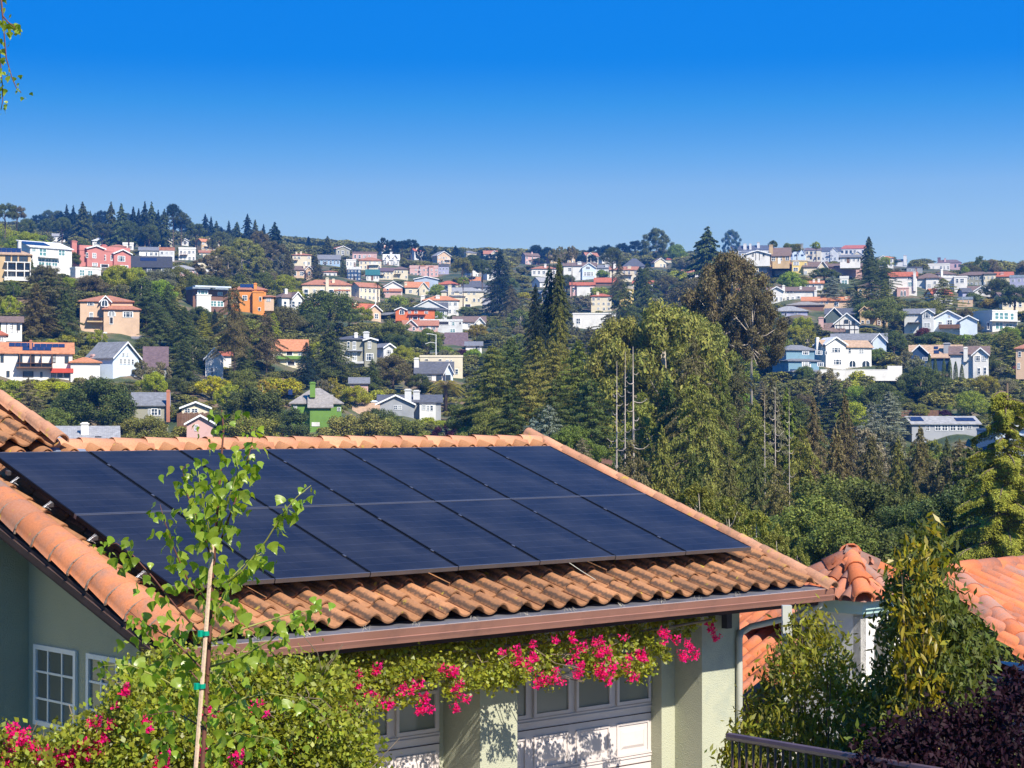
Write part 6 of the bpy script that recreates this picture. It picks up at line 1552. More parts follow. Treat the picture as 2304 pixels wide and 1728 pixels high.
# garage doors: four sections, panes in the top one, raised panels below
def garage_door(x0, x1, first):
    D = gb(MB().box(x0, -2.50, zg, x1, -2.46, -2.26), "garage_door", M_DOOR)
    trim = MB()
    for k in range(4):
        z = -2.36 - .0 - k * .53
        trim.box(x0, -2.506, z - .47 - .055, x1, -2.4995, z - .47 - .047)
    build(trim, "section_joint", M_EAVE, D)
    trim = MB()
    for k in range(4):
        z = -2.36 - k * .53
        trim.box(x0, -2.512, z - .425, x1, -2.5, z - .41).box(x0, -2.512, z - .455, x1, -2.5, z - .44)
    build(trim, "groove_moulding", M_DOOR, D)
    for i in range(4):
        a = first + i * .607
        w, hgt = .455, .335
        f = MB(); zt = -2.385; e = .035
        f.box(a - e, -2.53, zt - hgt - e, a, -2.501, zt + e).box(a + w, -2.53, zt - hgt - e, a + w + e, -2.501, zt + e).box(a, -2.53, zt, a + w, -2.501, zt + e).box(a, -2.53, zt - hgt - e, a + w, -2.501, zt - hgt)
        fo = build(f, "pane_frame", M_DOOR, D)
        build(MB().box(a, -2.512, zt - hgt, a + w, -2.503, zt), "pane", mat("greenish_pane", (.19, .20, .16), .12, .1, 1, spec=.6), D)
        for k in range(1, 4):
            z1 = -2.36 - k * .53 - .09; z0 = z1 - .30
            p = MB().add([(a - .02, -2.501, z0 - .02), (a + w + .02, -2.501, z0 - .02), (a + w + .02, -2.501, z1 + .02), (a - .02, -2.501, z1 + .02), (a + .03, -2.488, z0 + .03), (a + w - .03, -2.488, z0 + .03), (a + w - .03, -2.488, z1 - .03), (a + .03, -2.488, z1 - .03)], [])
            q = MB()
            for (X0, Z0, X1, Z1) in ((a - .02, z1, a + w + .02, z1 + .02), (a - .02, z0 - .02, a + w + .02, z0), (a - .02, z0, a, z1), (a + w, z0, a + w + .02, z1)): q.box(X0, -2.513, Z0, X1, -2.501, Z1)
            q.add([(a + .045, -2.501, z0 + .045), (a + w - .045, -2.501, z0 + .045), (a + w - .045, -2.501, z1 - .045), (a + .045, -2.501, z1 - .045), (a + .075, -2.515, z0 + .075), (a + w - .075, -2.515, z0 + .075), (a + w - .075, -2.515, z1 - .075), (a + .075, -2.515, z1 - .075)],
                  [(4, 5, 6, 7), (0, 1, 5, 4), (1, 2, 6, 5), (2, 3, 7, 6), (3, 0, 4, 7)])
            build(q, "raised_panel", M_DOOR, D)
    return D
garage_door(4.127, 6.56, 4.222)
garage_door(1.10, 3.54, 1.19)
# house number on the central pier
cu = bpy.data.curves.new("digits", 'FONT'); cu.body = "241"; cu.size = .155; cu.extrude = .006; cu.space_character = 1.05
to = bpy.data.objects.new("digits_tmp", cu); COL.objects.link(to)
bpy.context.view_layer.update()
dm = bpy.data.meshes.new_from_object(to.evaluated_get(bpy.context.evaluated_depsgraph_get()))
bpy.data.objects.remove(to)
dm.materials.clear(); dm.materials.append(M_DARK)
obj("house_number", dm, GAR, (3.79, -3.008, -2.325), (math.pi / 2, 0, 0))
# gable windows on the left wall
def gable_window(w0, w1, z0, z1):
    F_ = MB(); e = .045; x = .25
    for (a, b, c, d) in ((w0, z0, w0 + e, z1), (w1 - e, z0, w1, z1), (w0 + e, z0, w1 - e, z0 + e), (w0 + e, z1 - e, w1 - e, z1)):
        F_.box(x - .03, -c, b, x - .001, -a, d)
    f = gb(F_, "window", M_WHITE)
    g = MB()
    for q in (1/3, 2/3):
        wq = w0 + (w1 - w0) * q; g.box(x - .022, -wq - .010, z0 + e, x - .008, -wq + .010, z1 - e)
        zq = z0 + (z1 - z0) * q; g.box(x - .021, -w1 + e, zq - .010, x - .0085, -w0 - e, zq + .010)
    build(g, "muntin", M_WHITE, f)
    build(MB().box(x - .006, -w1 + e, z0 + e, x - .002, -w0 - e, z1 - e), "pane", mat("gable_pane", (.16, .17, .14), .05, .3, .6, spec=.9), f)
gable_window(.447, 1.24, -2.58, -1.82)
gable_window(1.43, 2.20, -2.58, -1.82)
# downpipe, elbow, branch to the neighbour's post
dp = MB()
dp.tube([(7.98, -3.72, gbm + .01), (7.98, -3.70, gbm - .06), (7.90, -3.60, gbm - .13), (7.82, -3.52, gbm - .17)], .038, 10)
gb(dp, "pipe_elbow", M_PIPE, smooth=True)
gb(MB().tube([(7.84, -3.54, gbm - .165), (7.50, -3.12, gbm - .30), (7.36, -3.10, gbm - .36)], .036, 10), "sloping_pipe", M_PIPE, smooth=True)
gb(MB().tube([(7.36, -3.105, gbm - .33), (7.33, -3.105, gbm - .42), (7.33, -3.105, zg)], .036, 10), "downpipe", M_PIPE, smooth=True)
lb = MB().tube([(7.05, -3.05, -1.80), (7.05, -3.14, -1.80)], .02, 6).box(7.02, -3.2, -1.95, 7.10, -3.12, -1.78)
gb(lb, "wall_lamp", M_DARK)

# solar array: fourteen modules on rails
SA = thing("solar_array", "array of fourteen black solar panels on the garage roof", "solar panels")
SA.matrix_world = GR
def module_meshes():
    w, h, t = 1.046, 1.69, .040
    f = MB(); e = .015
    f.box(0, 0, -t, w, e, 0).box(0, h - e, -t, w, h, 0).box(.02, e, -.03, w - .02, h - e, -.012)
    sf = MB().box(0, e, -t, .016, h - e, -.0005).box(w - .016, e, -t, w, h - e, -.0005)  # side bars blackened so the column seams read as dark gaps
    g = MB().box(.016, e, -.008, w - .016, h - e, -.0025)
    m, nt, b = new_mat("solar_cells"); L = nt.links
    tc = nd(nt, "ShaderNodeTexCoord"); sp = nd(nt, "ShaderNodeSeparateXYZ"); L.new(tc.outputs["Object"], sp.inputs[0])
    # six by ten cells: hair lines between cells, fine silver fingers as dashes
    def grid(ax, pitch, off, wd):
        a = nd(nt, "ShaderNodeMath", operation='ADD'); L.new(sp.outputs[ax], a.inputs[0]); a.inputs[1].default_value = off
        md = nd(nt, "ShaderNodeMath", operation='PINGPONG'); L.new(a.outputs[0], md.inputs[0]); md.inputs[1].default_value = pitch / 2
        c = nd(nt, "ShaderNodeMath", operation='LESS_THAN'); L.new(md.outputs[0], c.inputs[0]); c.inputs[1].default_value = wd
        return c
    gx, gy = grid("X", .168, -.02, .0022), grid("Y", .166, -.015, .004)
    nz = nd(nt, "ShaderNodeTexNoise"); nz.inputs["Scale"].default_value = 14; L.new(tc.outputs["Object"], nz.inputs["Vector"])
    mg = nd(nt, "ShaderNodeMath", operation='MULTIPLY'); L.new(gy.outputs[0], mg.inputs[0]); L.new(nz.outputs["Fac"], mg.inputs[1])
    oi = nd(nt, "ShaderNodeObjectInfo")
    mx = nd(nt, "ShaderNodeMix", data_type='RGBA'); L.new(mg.outputs[0], mx.inputs[0]); mx.inputs[6].default_value = (.012, .0115, .017, 1); mx.inputs[7].default_value = (.046, .048, .072, 1)
    m2 = nd(nt, "ShaderNodeMix", data_type='RGBA'); L.new(gx.outputs[0], m2.inputs[0]); L.new(mx.outputs[2], m2.inputs[6]); m2.inputs[7].default_value = (.004, .004, .010, 1)
    n2 = nd(nt, "ShaderNodeTexNoise"); n2.inputs["Scale"].default_value = 1.5; n2.inputs["Detail"].default_value = 7; L.new(tc.outputs["Object"], n2.inputs["Vector"])
    r2 = nd(nt, "ShaderNodeMapRange"); r2.inputs["From Min"].default_value = .35; r2.inputs["From Max"].default_value = .8; r2.inputs["To Min"].default_value = .0; r2.inputs["To Max"].default_value = .05; L.new(n2.outputs["Fac"], r2.inputs["Value"])
    m3 = nd(nt, "ShaderNodeMix", data_type='RGBA'); L.new(r2.outputs[0], m3.inputs[0]); L.new(m2.outputs[2], m3.inputs[6]); m3.inputs[7].default_value = (.45, .43, .42, 1)
    L.new(m3.outputs[2], b.inputs["Base Color"]); b.inputs["Roughness"].default_value = .30; b.inputs["Specular IOR Level"].default_value = .11
    b.inputs["Coat Weight"].default_value = .0; b.inputs["Coat Roughness"].default_value = .12
    return f.mesh("panel_frame", M_FRAME), g.mesh("cell_sheet", m), sf.mesh("side_frame", mat("black_side_frame", (.006, .006, .007), .6, .1, 2, spec=.1))
MF, MG, MS = module_meshes()
PW, PH = 1.058, 1.702
for r in range(2):
    for c in range(7):
        p = slope(c * PW + .006, (r + 1) * PH - .006, RND.uniform(-.002, .002))
        o = obj("solar_panel", MF, SA, p, (TH, 0, 0))
        obj("cell_sheet", MG, o)
        obj("side_frame", MS, o)
def sb(mb, name, m, loc): o = build(mb, name, m, SA); o.location = loc; o.rotation_euler = (TH, 0, 0); return o
for v in (.42, 1.28, 2.12, 2.98):
    sb(MB().box(-.03, -.02, -.08, 7 * PW + .02, .02, -.041), "rail", M_FRAME, slope(0, v, 0))
    for u in (1.1, 3.3, 5.5, 7.2):
        sb(MB().box(-.025, -.03, -.20, .025, .03, -.08), "roof_hook", M_FRAME, slope(u, v, 0))
M_WIRE = mat("bird_mesh_wire", (.6, .6, .6), .4, .1, 5, metal=.6)
for v in (.62, 1.28, 2.12, 2.98):
    mb = MB()
    for k in range(7):
        a = k * .9
        mb.tube([(-.01, .02 * math.cos(a), -.03), (-.03 - .012 * k % 3, .03 * math.sin(a), -.075), (-.012, .028 * math.cos(a + 1), -.105)], .0016, 3, False)
    sb(mb, "wire_clip", M_WIRE, slope(0, v, 0))
for c in range(1, 7):
    for v in (.42, 1.28, 2.12, 2.98): sb(MB().box(-.006 - .012, -.02, -.01, .006 - .012 + .012, .02, .004), "mid_clamp", M_FRAME, slope(c * PW + .006, v, 0))
cb = MB().tube([slope(4.62, 3.42, .03), slope(4.75, 3.50, .10), slope(4.9, 3.56, .17)], .004, 4)
build(cb, "cable", M_PIPE, SA)

# main house left of the garage: its roof carries on in the same plane
HS = thing("main_house", "sage green stucco house with tile roof joining the garage at left edge", "house")
HS.matrix_world = GR
for i in range(-9, 12):
    v = .48 - EXPO * i if False else None
rows2 = [-.55 - EXPO * i for i in range(9)]
for i, v in enumerate(rows2):
    for c in range(9):
        put_tile(ST, .72 - (c + 1) * .30 + .30, v, HP - .10, HS)
    for c in range(1):
        pass
for i in range(9):
    obj("rake_tile", RR, HS, slope(1.05, -.52 - i * EXPO, .08), (TH + .05, 0, RND.uniform(-.02, .02)))
for i in range(3):
    for c in range(6): put_tile(ST, -.40 - c * .30, .47 - EXPO * i, HP, HS)
hd = MB().prismx([(-.45, zr(.45, .33)), (-.45, zr(.45, .39)), (4.4, zr(-4.4, .39)), (4.4, zr(-4.4, .33))][::-1], -6.0, -.43)
hd.prismx([(W_R - .3, zr(-W_R + .3, .22)), (W_R - .3, zr(-W_R + .3, .39)), (4.4, zr(-4.4, .39)), (4.4, zr(-4.4, .22))][::-1], -.43, 1.02)
build(hd, "roof_deck", M_EAVE, HS)
build(MB().prismx([(-.52, -.43), (-.532, -.432), (-.512, -.53), (-.42, -.53), (-.41, -.43)], -6, -.14), "gutter", M_GUT, HS)
build(MB().box(-6, -.30, zg - .6, .249, -.10, -.62).box(-6, -.10, zg - .6, -5.8, 4.4, .8), "wall", M_GSTUC, HS)
build(MB().add([(.75, W_R - .28, -.06), (1.35, W_R - .28, -.075), (1.5, W_R + .02, .09), (.95, W_R + .02, .10), (.75, W_R - .28, -.085), (1.35, W_R - .28, -.10), (1.5, W_R + .02, .06), (.95, W_R + .02, .07)], [(0, 1, 2, 3), (7, 6, 5, 4), (0, 4, 5, 1), (1, 5, 6, 2), (2, 6, 7, 3), (3, 7, 4, 0)]), "lead_flashing", M_LEAD, HS)

# ------------------------------------------------------------------ neighbour's house, lower right
NB = thing("neighbour_house", "white neighbour house with bright orange barrel tile roofs at lower right", "house")
NT = barrel_mesh("barrel_tile", .46, .105, .085, M_NTILE, 8)
NPAN = MB()
def tile_plane(origin, across, down, n_ac, n_dn, parent, pitch=.25, expo=.37, name="barrel_tile", limit=None):
    """barrel roof: across and down are unit vectors lying in the roof plane"""
    a, dn_ = Vector(across).normalized(), Vector(down).normalized()
    nrm = a.cross(-dn_)
    if nrm.z < 0: nrm = -nrm; 
    R = Matrix((a, -dn_, nrm)).transposed()
    if R.determinant() < 0: R = Matrix((-a, -dn_, nrm)).transposed()
    for i in range(n_dn):
        for j in range(n_ac):
            if limit and not limit(i, j): continue
            p = Vector(origin) + a * (j * pitch) + dn_ * ((i + 1) * expo)
            o = obj(name, NT, parent, p, R.to_euler())
            o.rotation_euler.rotate_axis('X', .05 + RND.uniform(-.015, .015)); o.rotation_euler.rotate_axis('Z', RND.uniform(-.02, .02))
    # the pans between the covers: one sheet of shallow troughs
    V, F = [], []
    j0 = 13 if limit else 0
    if limit:       # hip side: a triangle of pans
        V2 = [tuple(Vector(origin) + a * (j0 * pitch) - nrm * .03), tuple(Vector(origin) + a * (j0 * pitch) + dn_ * (n_dn * expo) - nrm * .03), tuple(Vector(origin) + dn_ * (n_dn * expo) - nrm * .03)]
        obj('hip_bed', mesh_np('hip_bed', V2, np.array([[0, 1, 2]]), M_NTILE), parent)
    for j in range(j0 * 2, n_ac * 2 + 1):
        off = (j - 1) * pitch / 2
        hgt = -.02 if j % 2 else -.06
        for e in (0, n_dn * expo + .03): V.append(tuple(Vector(origin) + a * off + dn_ * e + nrm * hgt))
    for j in range((n_ac - j0) * 2): F.append((2*j, 2*j+1, 2*j+3, 2*j+2))
    obj("pan_tiles", mesh_np("pan_tiles", V, np.array(F), M_NTILE), parent)
tp = .30
dnR = B * math.cos(tp) + np.array([0, 0, -math.sin(tp)])
# right roof slope (faces the same way as the garage's front)
o1 = P(2140, 1292, 23.0)
tile_plane(o1 - Vector(A) * 3.25, A, dnR, 33, 15, NB, limit=lambda i, j: j >= 13 - (i + 1) * 1.05)
nrd = 16
RGN = barrel_mesh("ridge_tile", .48, .13, .115, M_NTILE)
for i in range(14):
    o = obj("ridge_tile", RGN, NB, Vector(o1) + Vector(A) * (.05 + i * .42) + Vector((0, 0, .03)))
    o.rotation_euler = (Matrix(((A[0], -A[1], 0), (A[1], A[0], 0), (0, 0, 1))) @ Matrix(((0, -1, 0), (1, 0, 0), (0, 0, 1)))).to_euler()
hipd = (Vector(dnR) * .37 - Vector(A) * .25 * 1.05).normalized()
for i in range(13):      # hip caps run down to the left
    nn_ = Vector(A).cross(-Vector(dnR)); x_ = (-hipd).cross(nn_)
    R = Matrix((x_, -hipd, nn_)).transposed()
    o = obj("hip_tile", RGN, NB, Vector(o1) + hipd * (i * .40 + .38) + nn_ * .03, R.to_euler())
# left roof slope falls towards the lower left
o2 = P(1800, 1396, 25.4)
dnL = -A * math.cos(.42) + np.array([0, 0, -math.sin(.42)])
tile_plane(o2 - Vector(B) * 1.8, B, dnL, 14, 11, NB, pitch=.225, expo=.31)
# bodies under the roofs
nbm = MB()
def nb_box(p, ua, ub, da, db, z0, z1):
    vs = []
    for z in (z0, z1):
        for (u, w) in ((ua, da), (ub, da), (ub, db), (ua, db)): vs.append(tuple(Vector(p) + Vector(A) * u + Vector(B) * w + Vector((0, 0, z))))
    nbm.add(vs, [(0, 1, 2, 3), (7, 6, 5, 4), (0, 4, 5, 1), (1, 5, 6, 2), (2, 6, 7, 3), (3, 7, 4, 0)])
nb_box(o1, .1, 5.4, -4.2, 4.3, -5, -1.75)
nb_box(o2, -2.6, 4.0, -1.5, 1.0, -5, -1.6)
build(nbm, "wall", wall_m('white'), NB)
NBR = MB()
q0 = Vector(o1); a_, b_ = Vector(A), Vector(B)
NBR.add([tuple(q0 + a_ * -.1), tuple(q0 + a_ * 5.5), tuple(q0 + a_ * 5.5 - b_ * 4.4 - Vector((0, 0, 1.3))), tuple(q0 - a_ * .1 - b_ * 4.4 - Vector((0, 0, 1.3)))], [(0, 1, 2, 3)])
q1 = Vector(o2)
NBR.add([tuple(q1 - b_ * 1.3), tuple(q1 + b_ * 1.9), tuple(q1 + b_ * 1.9 + a_ * 3 - Vector((0, 0, .9))), tuple(q1 - b_ * 1.3 + a_ * 3 - Vector((0, 0, .9)))], [(0, 1, 2, 3)])
build(NBR, "rear_roof", M_NTILE, NB)
# belfry chimney with its own little tiled hip roof
BF = thing("belfry_chimney", "white belfry chimney with arched opening and small barrel tile roof", "chimney")
bc = P(1903, 1352, 21.5)
bw = .62
bm = MB()
def bf(mb, hw, z0, z1, off=0.0):
    vs = []
    for z in (z0, z1):
        for (x, y) in ((0, -hw), (hw, 0), (0, hw), (-hw, 0)): vs.append((bc.x + x * 1.0 + .12, bc.y + y + .35, bc.z + z))
    return mb.add(vs, [(3, 2, 1, 0), (4, 5, 6, 7), (0, 1, 5, 4), (1, 2, 6, 5), (2, 3, 7, 6), (3, 0, 4, 7)])
bf(bm, .60, -4, -.82)
c0 = Vector((bc.x + .12, bc.y + .35, bc.z))
# shaft above is open: two arched faces built from piers
def face(mb, p, q, zt, zb):
    """wall between corner points p,q with an arched opening"""
    p, q = Vector(p), Vector(q); t = q - p; L_ = t.length; t.normalize(); nn = Vector((t.y, -t.x, 0)); th_ = .10
    def poly(pts):
        n = len(pts)
        f_ = [p + t * x + Vector((0, 0, z)) for x, z in pts]; bk = [v - nn * th_ for v in f_]
        mb.add([tuple(v) for v in f_ + bk], [tuple(range(n)), tuple(range(2*n-1, n-1, -1))] + [(i, i+n, (i+1) % n+n, (i+1) % n) for i in range(n)])
    r = L_ * .22; cx = L_ * .52; za = zb + .40
    poly([(0, zb), (cx - r, zb), (cx - r, za), (0, za)]); poly([(cx + r, zb), (L_, zb), (L_, za), (cx + r, za)])
    N_ = 8
    for k in range(N_):
        a1, a2 = math.pi * (1 - k / N_), math.pi * (1 - (k + 1) / N_)
        x1, z1, x2, z2 = cx + r * math.cos(a1), za + r * math.sin(a1), cx + r * math.cos(a2), za + r * math.sin(a2)
        poly([(x1, z1), (x2, z2), (x2, zt), (x1, zt)])
    poly([(0, za), (cx - r, za), (cx - r, zt), (0, zt)]); poly([(cx + r, za), (L_, za), (L_, zt), (cx + r, zt)])
cs = [c0 + Vector(v) for v in ((0, -.60, 0), (.60, 0, 0), (0, .60, 0), (-.60, 0, 0))]
for i in range(4):
    a1, a2 = cs[i], cs[(i + 1) % 4]
    if i in (0, 2): face(bm, (a1.x, a1.y, bc.z), (a2.x, a2.y, bc.z), -.06, -.82)
    else:
        t = (a2 - a1).normalized(); nn = Vector((t.y, -t.x, 0)) * .1
        bm.add([tuple(v) for v in (a1 + Vector((0, 0, -.82)), a2 + Vector((0, 0, -.82)), a2 + Vector((0, 0, -.06)), a1 + Vector((0, 0, -.06)), a1 - nn + Vector((0, 0, -.82)), a2 - nn + Vector((0, 0, -.82)), a2 - nn + Vector((0, 0, -.06)), a1 - nn + Vector((0, 0, -.06)))],
               [(0, 1, 2, 3), (7, 6, 5, 4), (0, 4, 5, 1), (1, 5, 6, 2), (2, 6, 7, 3), (3, 7, 4, 0)])
build(bm, "shaft", wall_m('white'), BF)
cm = MB(); bf(cm, .72, -.07, .03); bf(cm, .68, -.12, -.07)
build(cm, "cornice", mat("verdigris_cornice", (.36, .50, .45), .6, .1, 2), BF)
apex = c0 + Vector((0, 0, .46))
hipm = MB(); cr4 = [c0 + Vector(v) for v in ((0, -.84, .03), (.84, 0, .03), (0, .84, .03), (-.84, 0, .03))]
hipm.add([tuple(v) for v in cr4 + [apex]], [(0, 1, 4), (1, 2, 4), (2, 3, 4), (3, 0, 4), (3, 2, 1, 0)])
build(hipm, "roof_bed", M_NTILE, BF)
HB = barrel_mesh("barrel_tile", .42, .12, .09, M_NTILE, 8)
for i in range(4):       # hips
    c = cr4[i]; dd = (c - apex); Ld = dd.length; dd.normalize()
    x = dd.cross(Vector((0, 0, 1))).normalized(); nz_ = x.cross(dd); nz_ = -nz_ if nz_.z < 0 else nz_
    for k in range(3):
        R = Matrix((x, -dd, nz_)).transposed()
        if R.determinant() < 0: R = Matrix((-x, -dd, nz_)).transposed()
        o = obj("barrel_tile", HB, BF, apex + dd * (Ld * (k + 1) / 3) + Vector((0, 0, .02)), R.to_euler())
for i in range(4):       # faces
    p, q = cr4[i], cr4[(i + 1) % 4]; t = (q - p).normalized(); mid = (p + q) / 2
    dd = (mid - apex).normalized(); nz_ = t.cross(-dd); nz_ = -nz_ if nz_.z < 0 else nz_
    for off, ks in ((-.36, 1), (-.18, 2), (0, 2), (.18, 2), (.36, 1)):
        for k in range(ks):
            R = Matrix((t, -dd, nz_)).transposed()
            if R.determinant() < 0: R = Matrix((-t, -dd, nz_)).transposed()
            Lf = (mid - apex).length
            obj("barrel_tile", HB, BF, apex + dd * (Lf - k * .3) + t * off, R.to_euler(), (.72, .9, .72))
o = obj("barrel_tile", HB, BF, apex + Vector((0, .0, .03)), (0, 0, 0), (1.1, .6, 1.1))
# post and hooded lamp between the garage and the neighbour
pl = thing("lamp_post", "grey square post with black hooded lamp right of the garage downpipe", "lamp post")
pp = P(1770, 1362, 18.6)
build(MB().box(pp.x - .045, pp.y - .045, -4.9, pp.x + .045, pp.y + .045, pp.z), "post", M_PIPE, pl)
lp = P(1790, 1395, 18.4)
build(MB().tube([(lp.x, lp.y, lp.z + .16), (lp.x, lp.y, lp.z)], .006, 6), "hanger", M_DARK, pl)
build(MB().tube([(lp.x - .02, lp.y, lp.z), (lp.x + .0, lp.y, lp.z - .02), (lp.x + .05, lp.y - .05, lp.z - .05), (lp.x + .10, lp.y - .10, lp.z - .06)], [.03, .06, .085, .09], 12), "lamp_hood", M_DARK, pl)
# metal railing, lower right
RL = thing("metal_railing", "dark brown metal railing running down at the lower right", "railing")
ra, rb = P(1640, 1657, 15.6), P(2120, 1738, 13.0)
build(MB().tube([ra, rb], .032, 8), "top_rail", M_GUT if False else mat("brown_rail_paint", (.10, .06, .055), .4, .15, 4, spec=.5), RL)
nb_ = 26
bal = mat("brown_rail_paint", (.10, .06, .055), .4, .15, 4, spec=.5)
bme = MB().box(-.009, -.009, -1.0, .009, .009, 0).mesh("baluster", bal)
for i in range(nb_): obj("baluster", bme, RL, ra.lerp(rb, (i + .5) / nb_))

# ------------------------------------------------------------------ near plants
M_BLEAF = leaf_mat("birch_leaf", (.25, .37, .04), .5, .30, .32, .5, (1.5, 1.35, .35))
M_BUD = leaf_mat("young_leaf", (.20, .17, .04), .35, .3, .5, .3)
M_BOUG = leaf_mat("bougainvillea_leaf", (.235, .27, .025), .45, .55, .42, .4, (1.5, 1.3, .3))
M_BRACT = leaf_mat("bougainvillea_bract", (.80, .010, .17), .40, .30, .55, .2, (1.1, .8, 1.0))
M_SHR1 = leaf_mat("mayten_leaf", (.22, .225, .018), .42, .5, .55, .3, (1.6, 1.3, .3), ncol=(.09, .115, .02))
M_SHR2 = leaf_mat("bay_leaf", (.085, .11, .016), .35, .5, .55, .3, (1.5, 1.3, .3))
M_PLUM = leaf_mat("maple_leaf", (.018, .005, .009), .2, .5, .6, .15, (1.5, .7, .8))
M_TWIG = mat("red_brown_twig", (.13, .05, .035), .6, .2, 20)
M_GTWIG = mat("green_twig", (.24, .24, .06), .6, .2, 20)
M_STAKE = mat("pine_stake", (.62, .44, .30), .8, .12, 6, .2, dirt=(.5, .34, .24), dscale=5)
M_TAPE = mat("green_tie_tape", (.0, .28, .17), .35, .1, 5)

def heart_leaf():
    """birch leaf: toothed triangular blade, folded along the midrib, hanging from its stalk at the origin, tip towards -z"""
    o = [(0, 0), (.20, -.02), (.40, -.12), (.47, -.26), (.38, -.36), (.36, -.46), (.27, -.52), (.24, -.62), (.15, -.72), (.10, -.82), (0, -1.02)]
    V = [(0, .0, 0)]; F = []
    mid = [(0, .02 - .10 * t * t, -t) for t in (0, .26, .52, .78, 1.0)]
    V = [(x, y, z) for x, y, z in mid]
    R, L_ = [], []
    for x, z in o[1:-1]:
        y = .16 * x * .9 + .05 * math.sin(z * 9) - .10 * z * z
        R.append(len(V)); V.append((x, y, z)); L_.append(len(V)); V.append((-x, y, z))
    m = [0, 1, 2, 3, 4]
    for S, fl in ((R, 1), (L_, -1)):
        seq = [(0, S[0], S[1]), (0, S[1], S[2]), (0, S[2], 1), (1, S[2], S[3]), (1, S[3], S[4]), (1, S[4], 2), (2, S[4], S[5]), (2, S[5], S[6]), (2, S[6], 3), (3, S[6], S[7]), (3, S[7], S[8]), (3, S[8], 4)]
        F += [t[::fl] for t in seq]
    return V, F
LV, LF = heart_leaf()
def leafmesh(name, m, bend=0.0):
    V = [(x, y - bend * z * z - bend * .6 * x * x, z) for x, y, z in LV]
    me = bpy.data.meshes.new(name); me.from_pydata(V, [], LF); me.polygons.foreach_set("use_smooth", [True] * len(LF)); me.update(); me.materials.append(m); return me
LEAFS = [leafmesh("leaf", M_BLEAF, b) for b in (-.15, .0, .2, .4)]
LEAFY = leafmesh("leaf", M_BUD, .3)

def place_leaves(parent, spots, name="leaf", young=0.12):
    """spots: (position, size, yaw, tilt, roll); the 300 largest are parts, the rest one stuff part"""
    spots = sorted(spots, key=lambda s: -s[1])
    for s in spots[:300]:
        me = LEAFY if (s[1] < .022) else RND.choice(LEAFS)
        obj("leaf", me, parent, s[0], (s[3], s[4], s[2]), (s[1],) * 3)
    rest = spots[300:]
    if rest:
        V0 = np.array([v.co[:] for v in LEAFS[1].vertices]); Vs, Fs = [], []
        for k, s in enumerate(rest):
            M_ = np.array((Matrix.Rotation(s[2], 3, 'Z') @ Matrix.Rotation(s[4], 3, 'Y') @ Matrix.Rotation(s[3], 3, 'X')))
            Vs.append(V0 @ M_.T * s[1] + np.array(s[0])); Fs += [tuple(i + k * len(V0) for i in f) for f in LF]
        props(obj("small_leaves", mesh_np("small_leaves", np.concatenate(Vs), np.array(Fs), M_BLEAF, True), parent), kind="stuff")

# young staked birch in front of the garage
BI = thing("birch_tree", "young birch tied to a pale wooden stake in front of the solar panels", "tree", P(430, 1740, 7.0))
bo = BI.location.copy()
DB = 7.0
def bp_(px, py, dz=0.0): return P(px, py, DB + dz) - bo
branches = [
 ([(440, 1990, 0), (455, 1728, 0), (468, 1500, .01), (476, 1350, .02), (485, 1200, .0), (497, 1050, .0), (503, 965, .0), (499, 922, .0)], .011, M_TWIG),
 ([(486, 1330, 0), (545, 1285, -.05), (600, 1215, -.08), (640, 1150, -.1), (668, 1118, -.1), (700, 1092, -.1)], .0045, M_GTWIG),
 ([(487, 1290, 0), (450, 1180, .06), (420, 1110, .08), (411, 1055, .08), (424, 1042, .08)], .004, M_TWIG),
 ([(480, 1370, 0), (420, 1300, -.06), (390, 1230, -.1), (368, 1165, -.1), (360, 1135, -.1)], .004, M_TWIG),
 ([(492, 1230, 0), (528, 1130, .05), (552, 1060, .06), (566, 1000, .07), (572, 965, .07)], .004, M_TWIG),
 ([(474, 1450, 0), (400, 1370, -.1), (345, 1300, -.14), (300, 1250, -.16), (262, 1222, -.16), (245, 1226, -.16)], .0045, M_TWIG),
 ([(478, 1440, 0), (560, 1410, .1), (640, 1385, .12), (700, 1372, .12), (712, 1355, .12)], .0045, M_GTWIG),
 ([(474, 1500, 0), (540, 1480, -.1), (610, 1440, -.15), (660, 1395, -.15), (690, 1378, -.15)], .0045, M_GTWIG),
 ([(470, 1520, 0), (390, 1440, .1), (320, 1400, .14), (285, 1370, .15)], .004, M_TWIG),
 ([(466, 1590, 0), (370, 1530, -.1), (290, 1495, -.15), (220, 1498, -.18)], .004, M_GTWIG),
 ([(466, 1610, 0), (550, 1570, .1), (610, 1560, .12), (670, 1570, .12), (720, 1590, .1)], .004, M_GTWIG),
 ([(462, 1690, 0), (540, 1650, -.1), (600, 1660, -.15), (660, 1690, -.15)], .0035, M_GTWIG),
 ([(464, 1640, 0), (390, 1600, .1), (330, 1610, .12), (290, 1650, .12)], .0035, M_TWIG),
 ([(476, 1400, 0), (520, 1300, .1), (560, 1260, .12), (598, 1240, .12)], .0035, M_GTWIG),
 ([(482, 1260, 0), (462, 1150, -.08), (450, 1090, -.1), (446, 1060, -.1)], .0035, M_GTWIG),
 ([(488, 1210, 0), (515, 1120, -.08), (535, 1060, -.1), (530, 1010, -.1)], .0035, M_GTWIG),
 ([(470, 1540, 0), (520, 1490, .12), (560, 1450, .16), (600, 1440, .16)], .0035, M_GTWIG),
 ([(470, 1560, 0), (420, 1500, .12), (380, 1480, .15), (340, 1490, .15)], .0035, M_TWIG),
]
spots = []
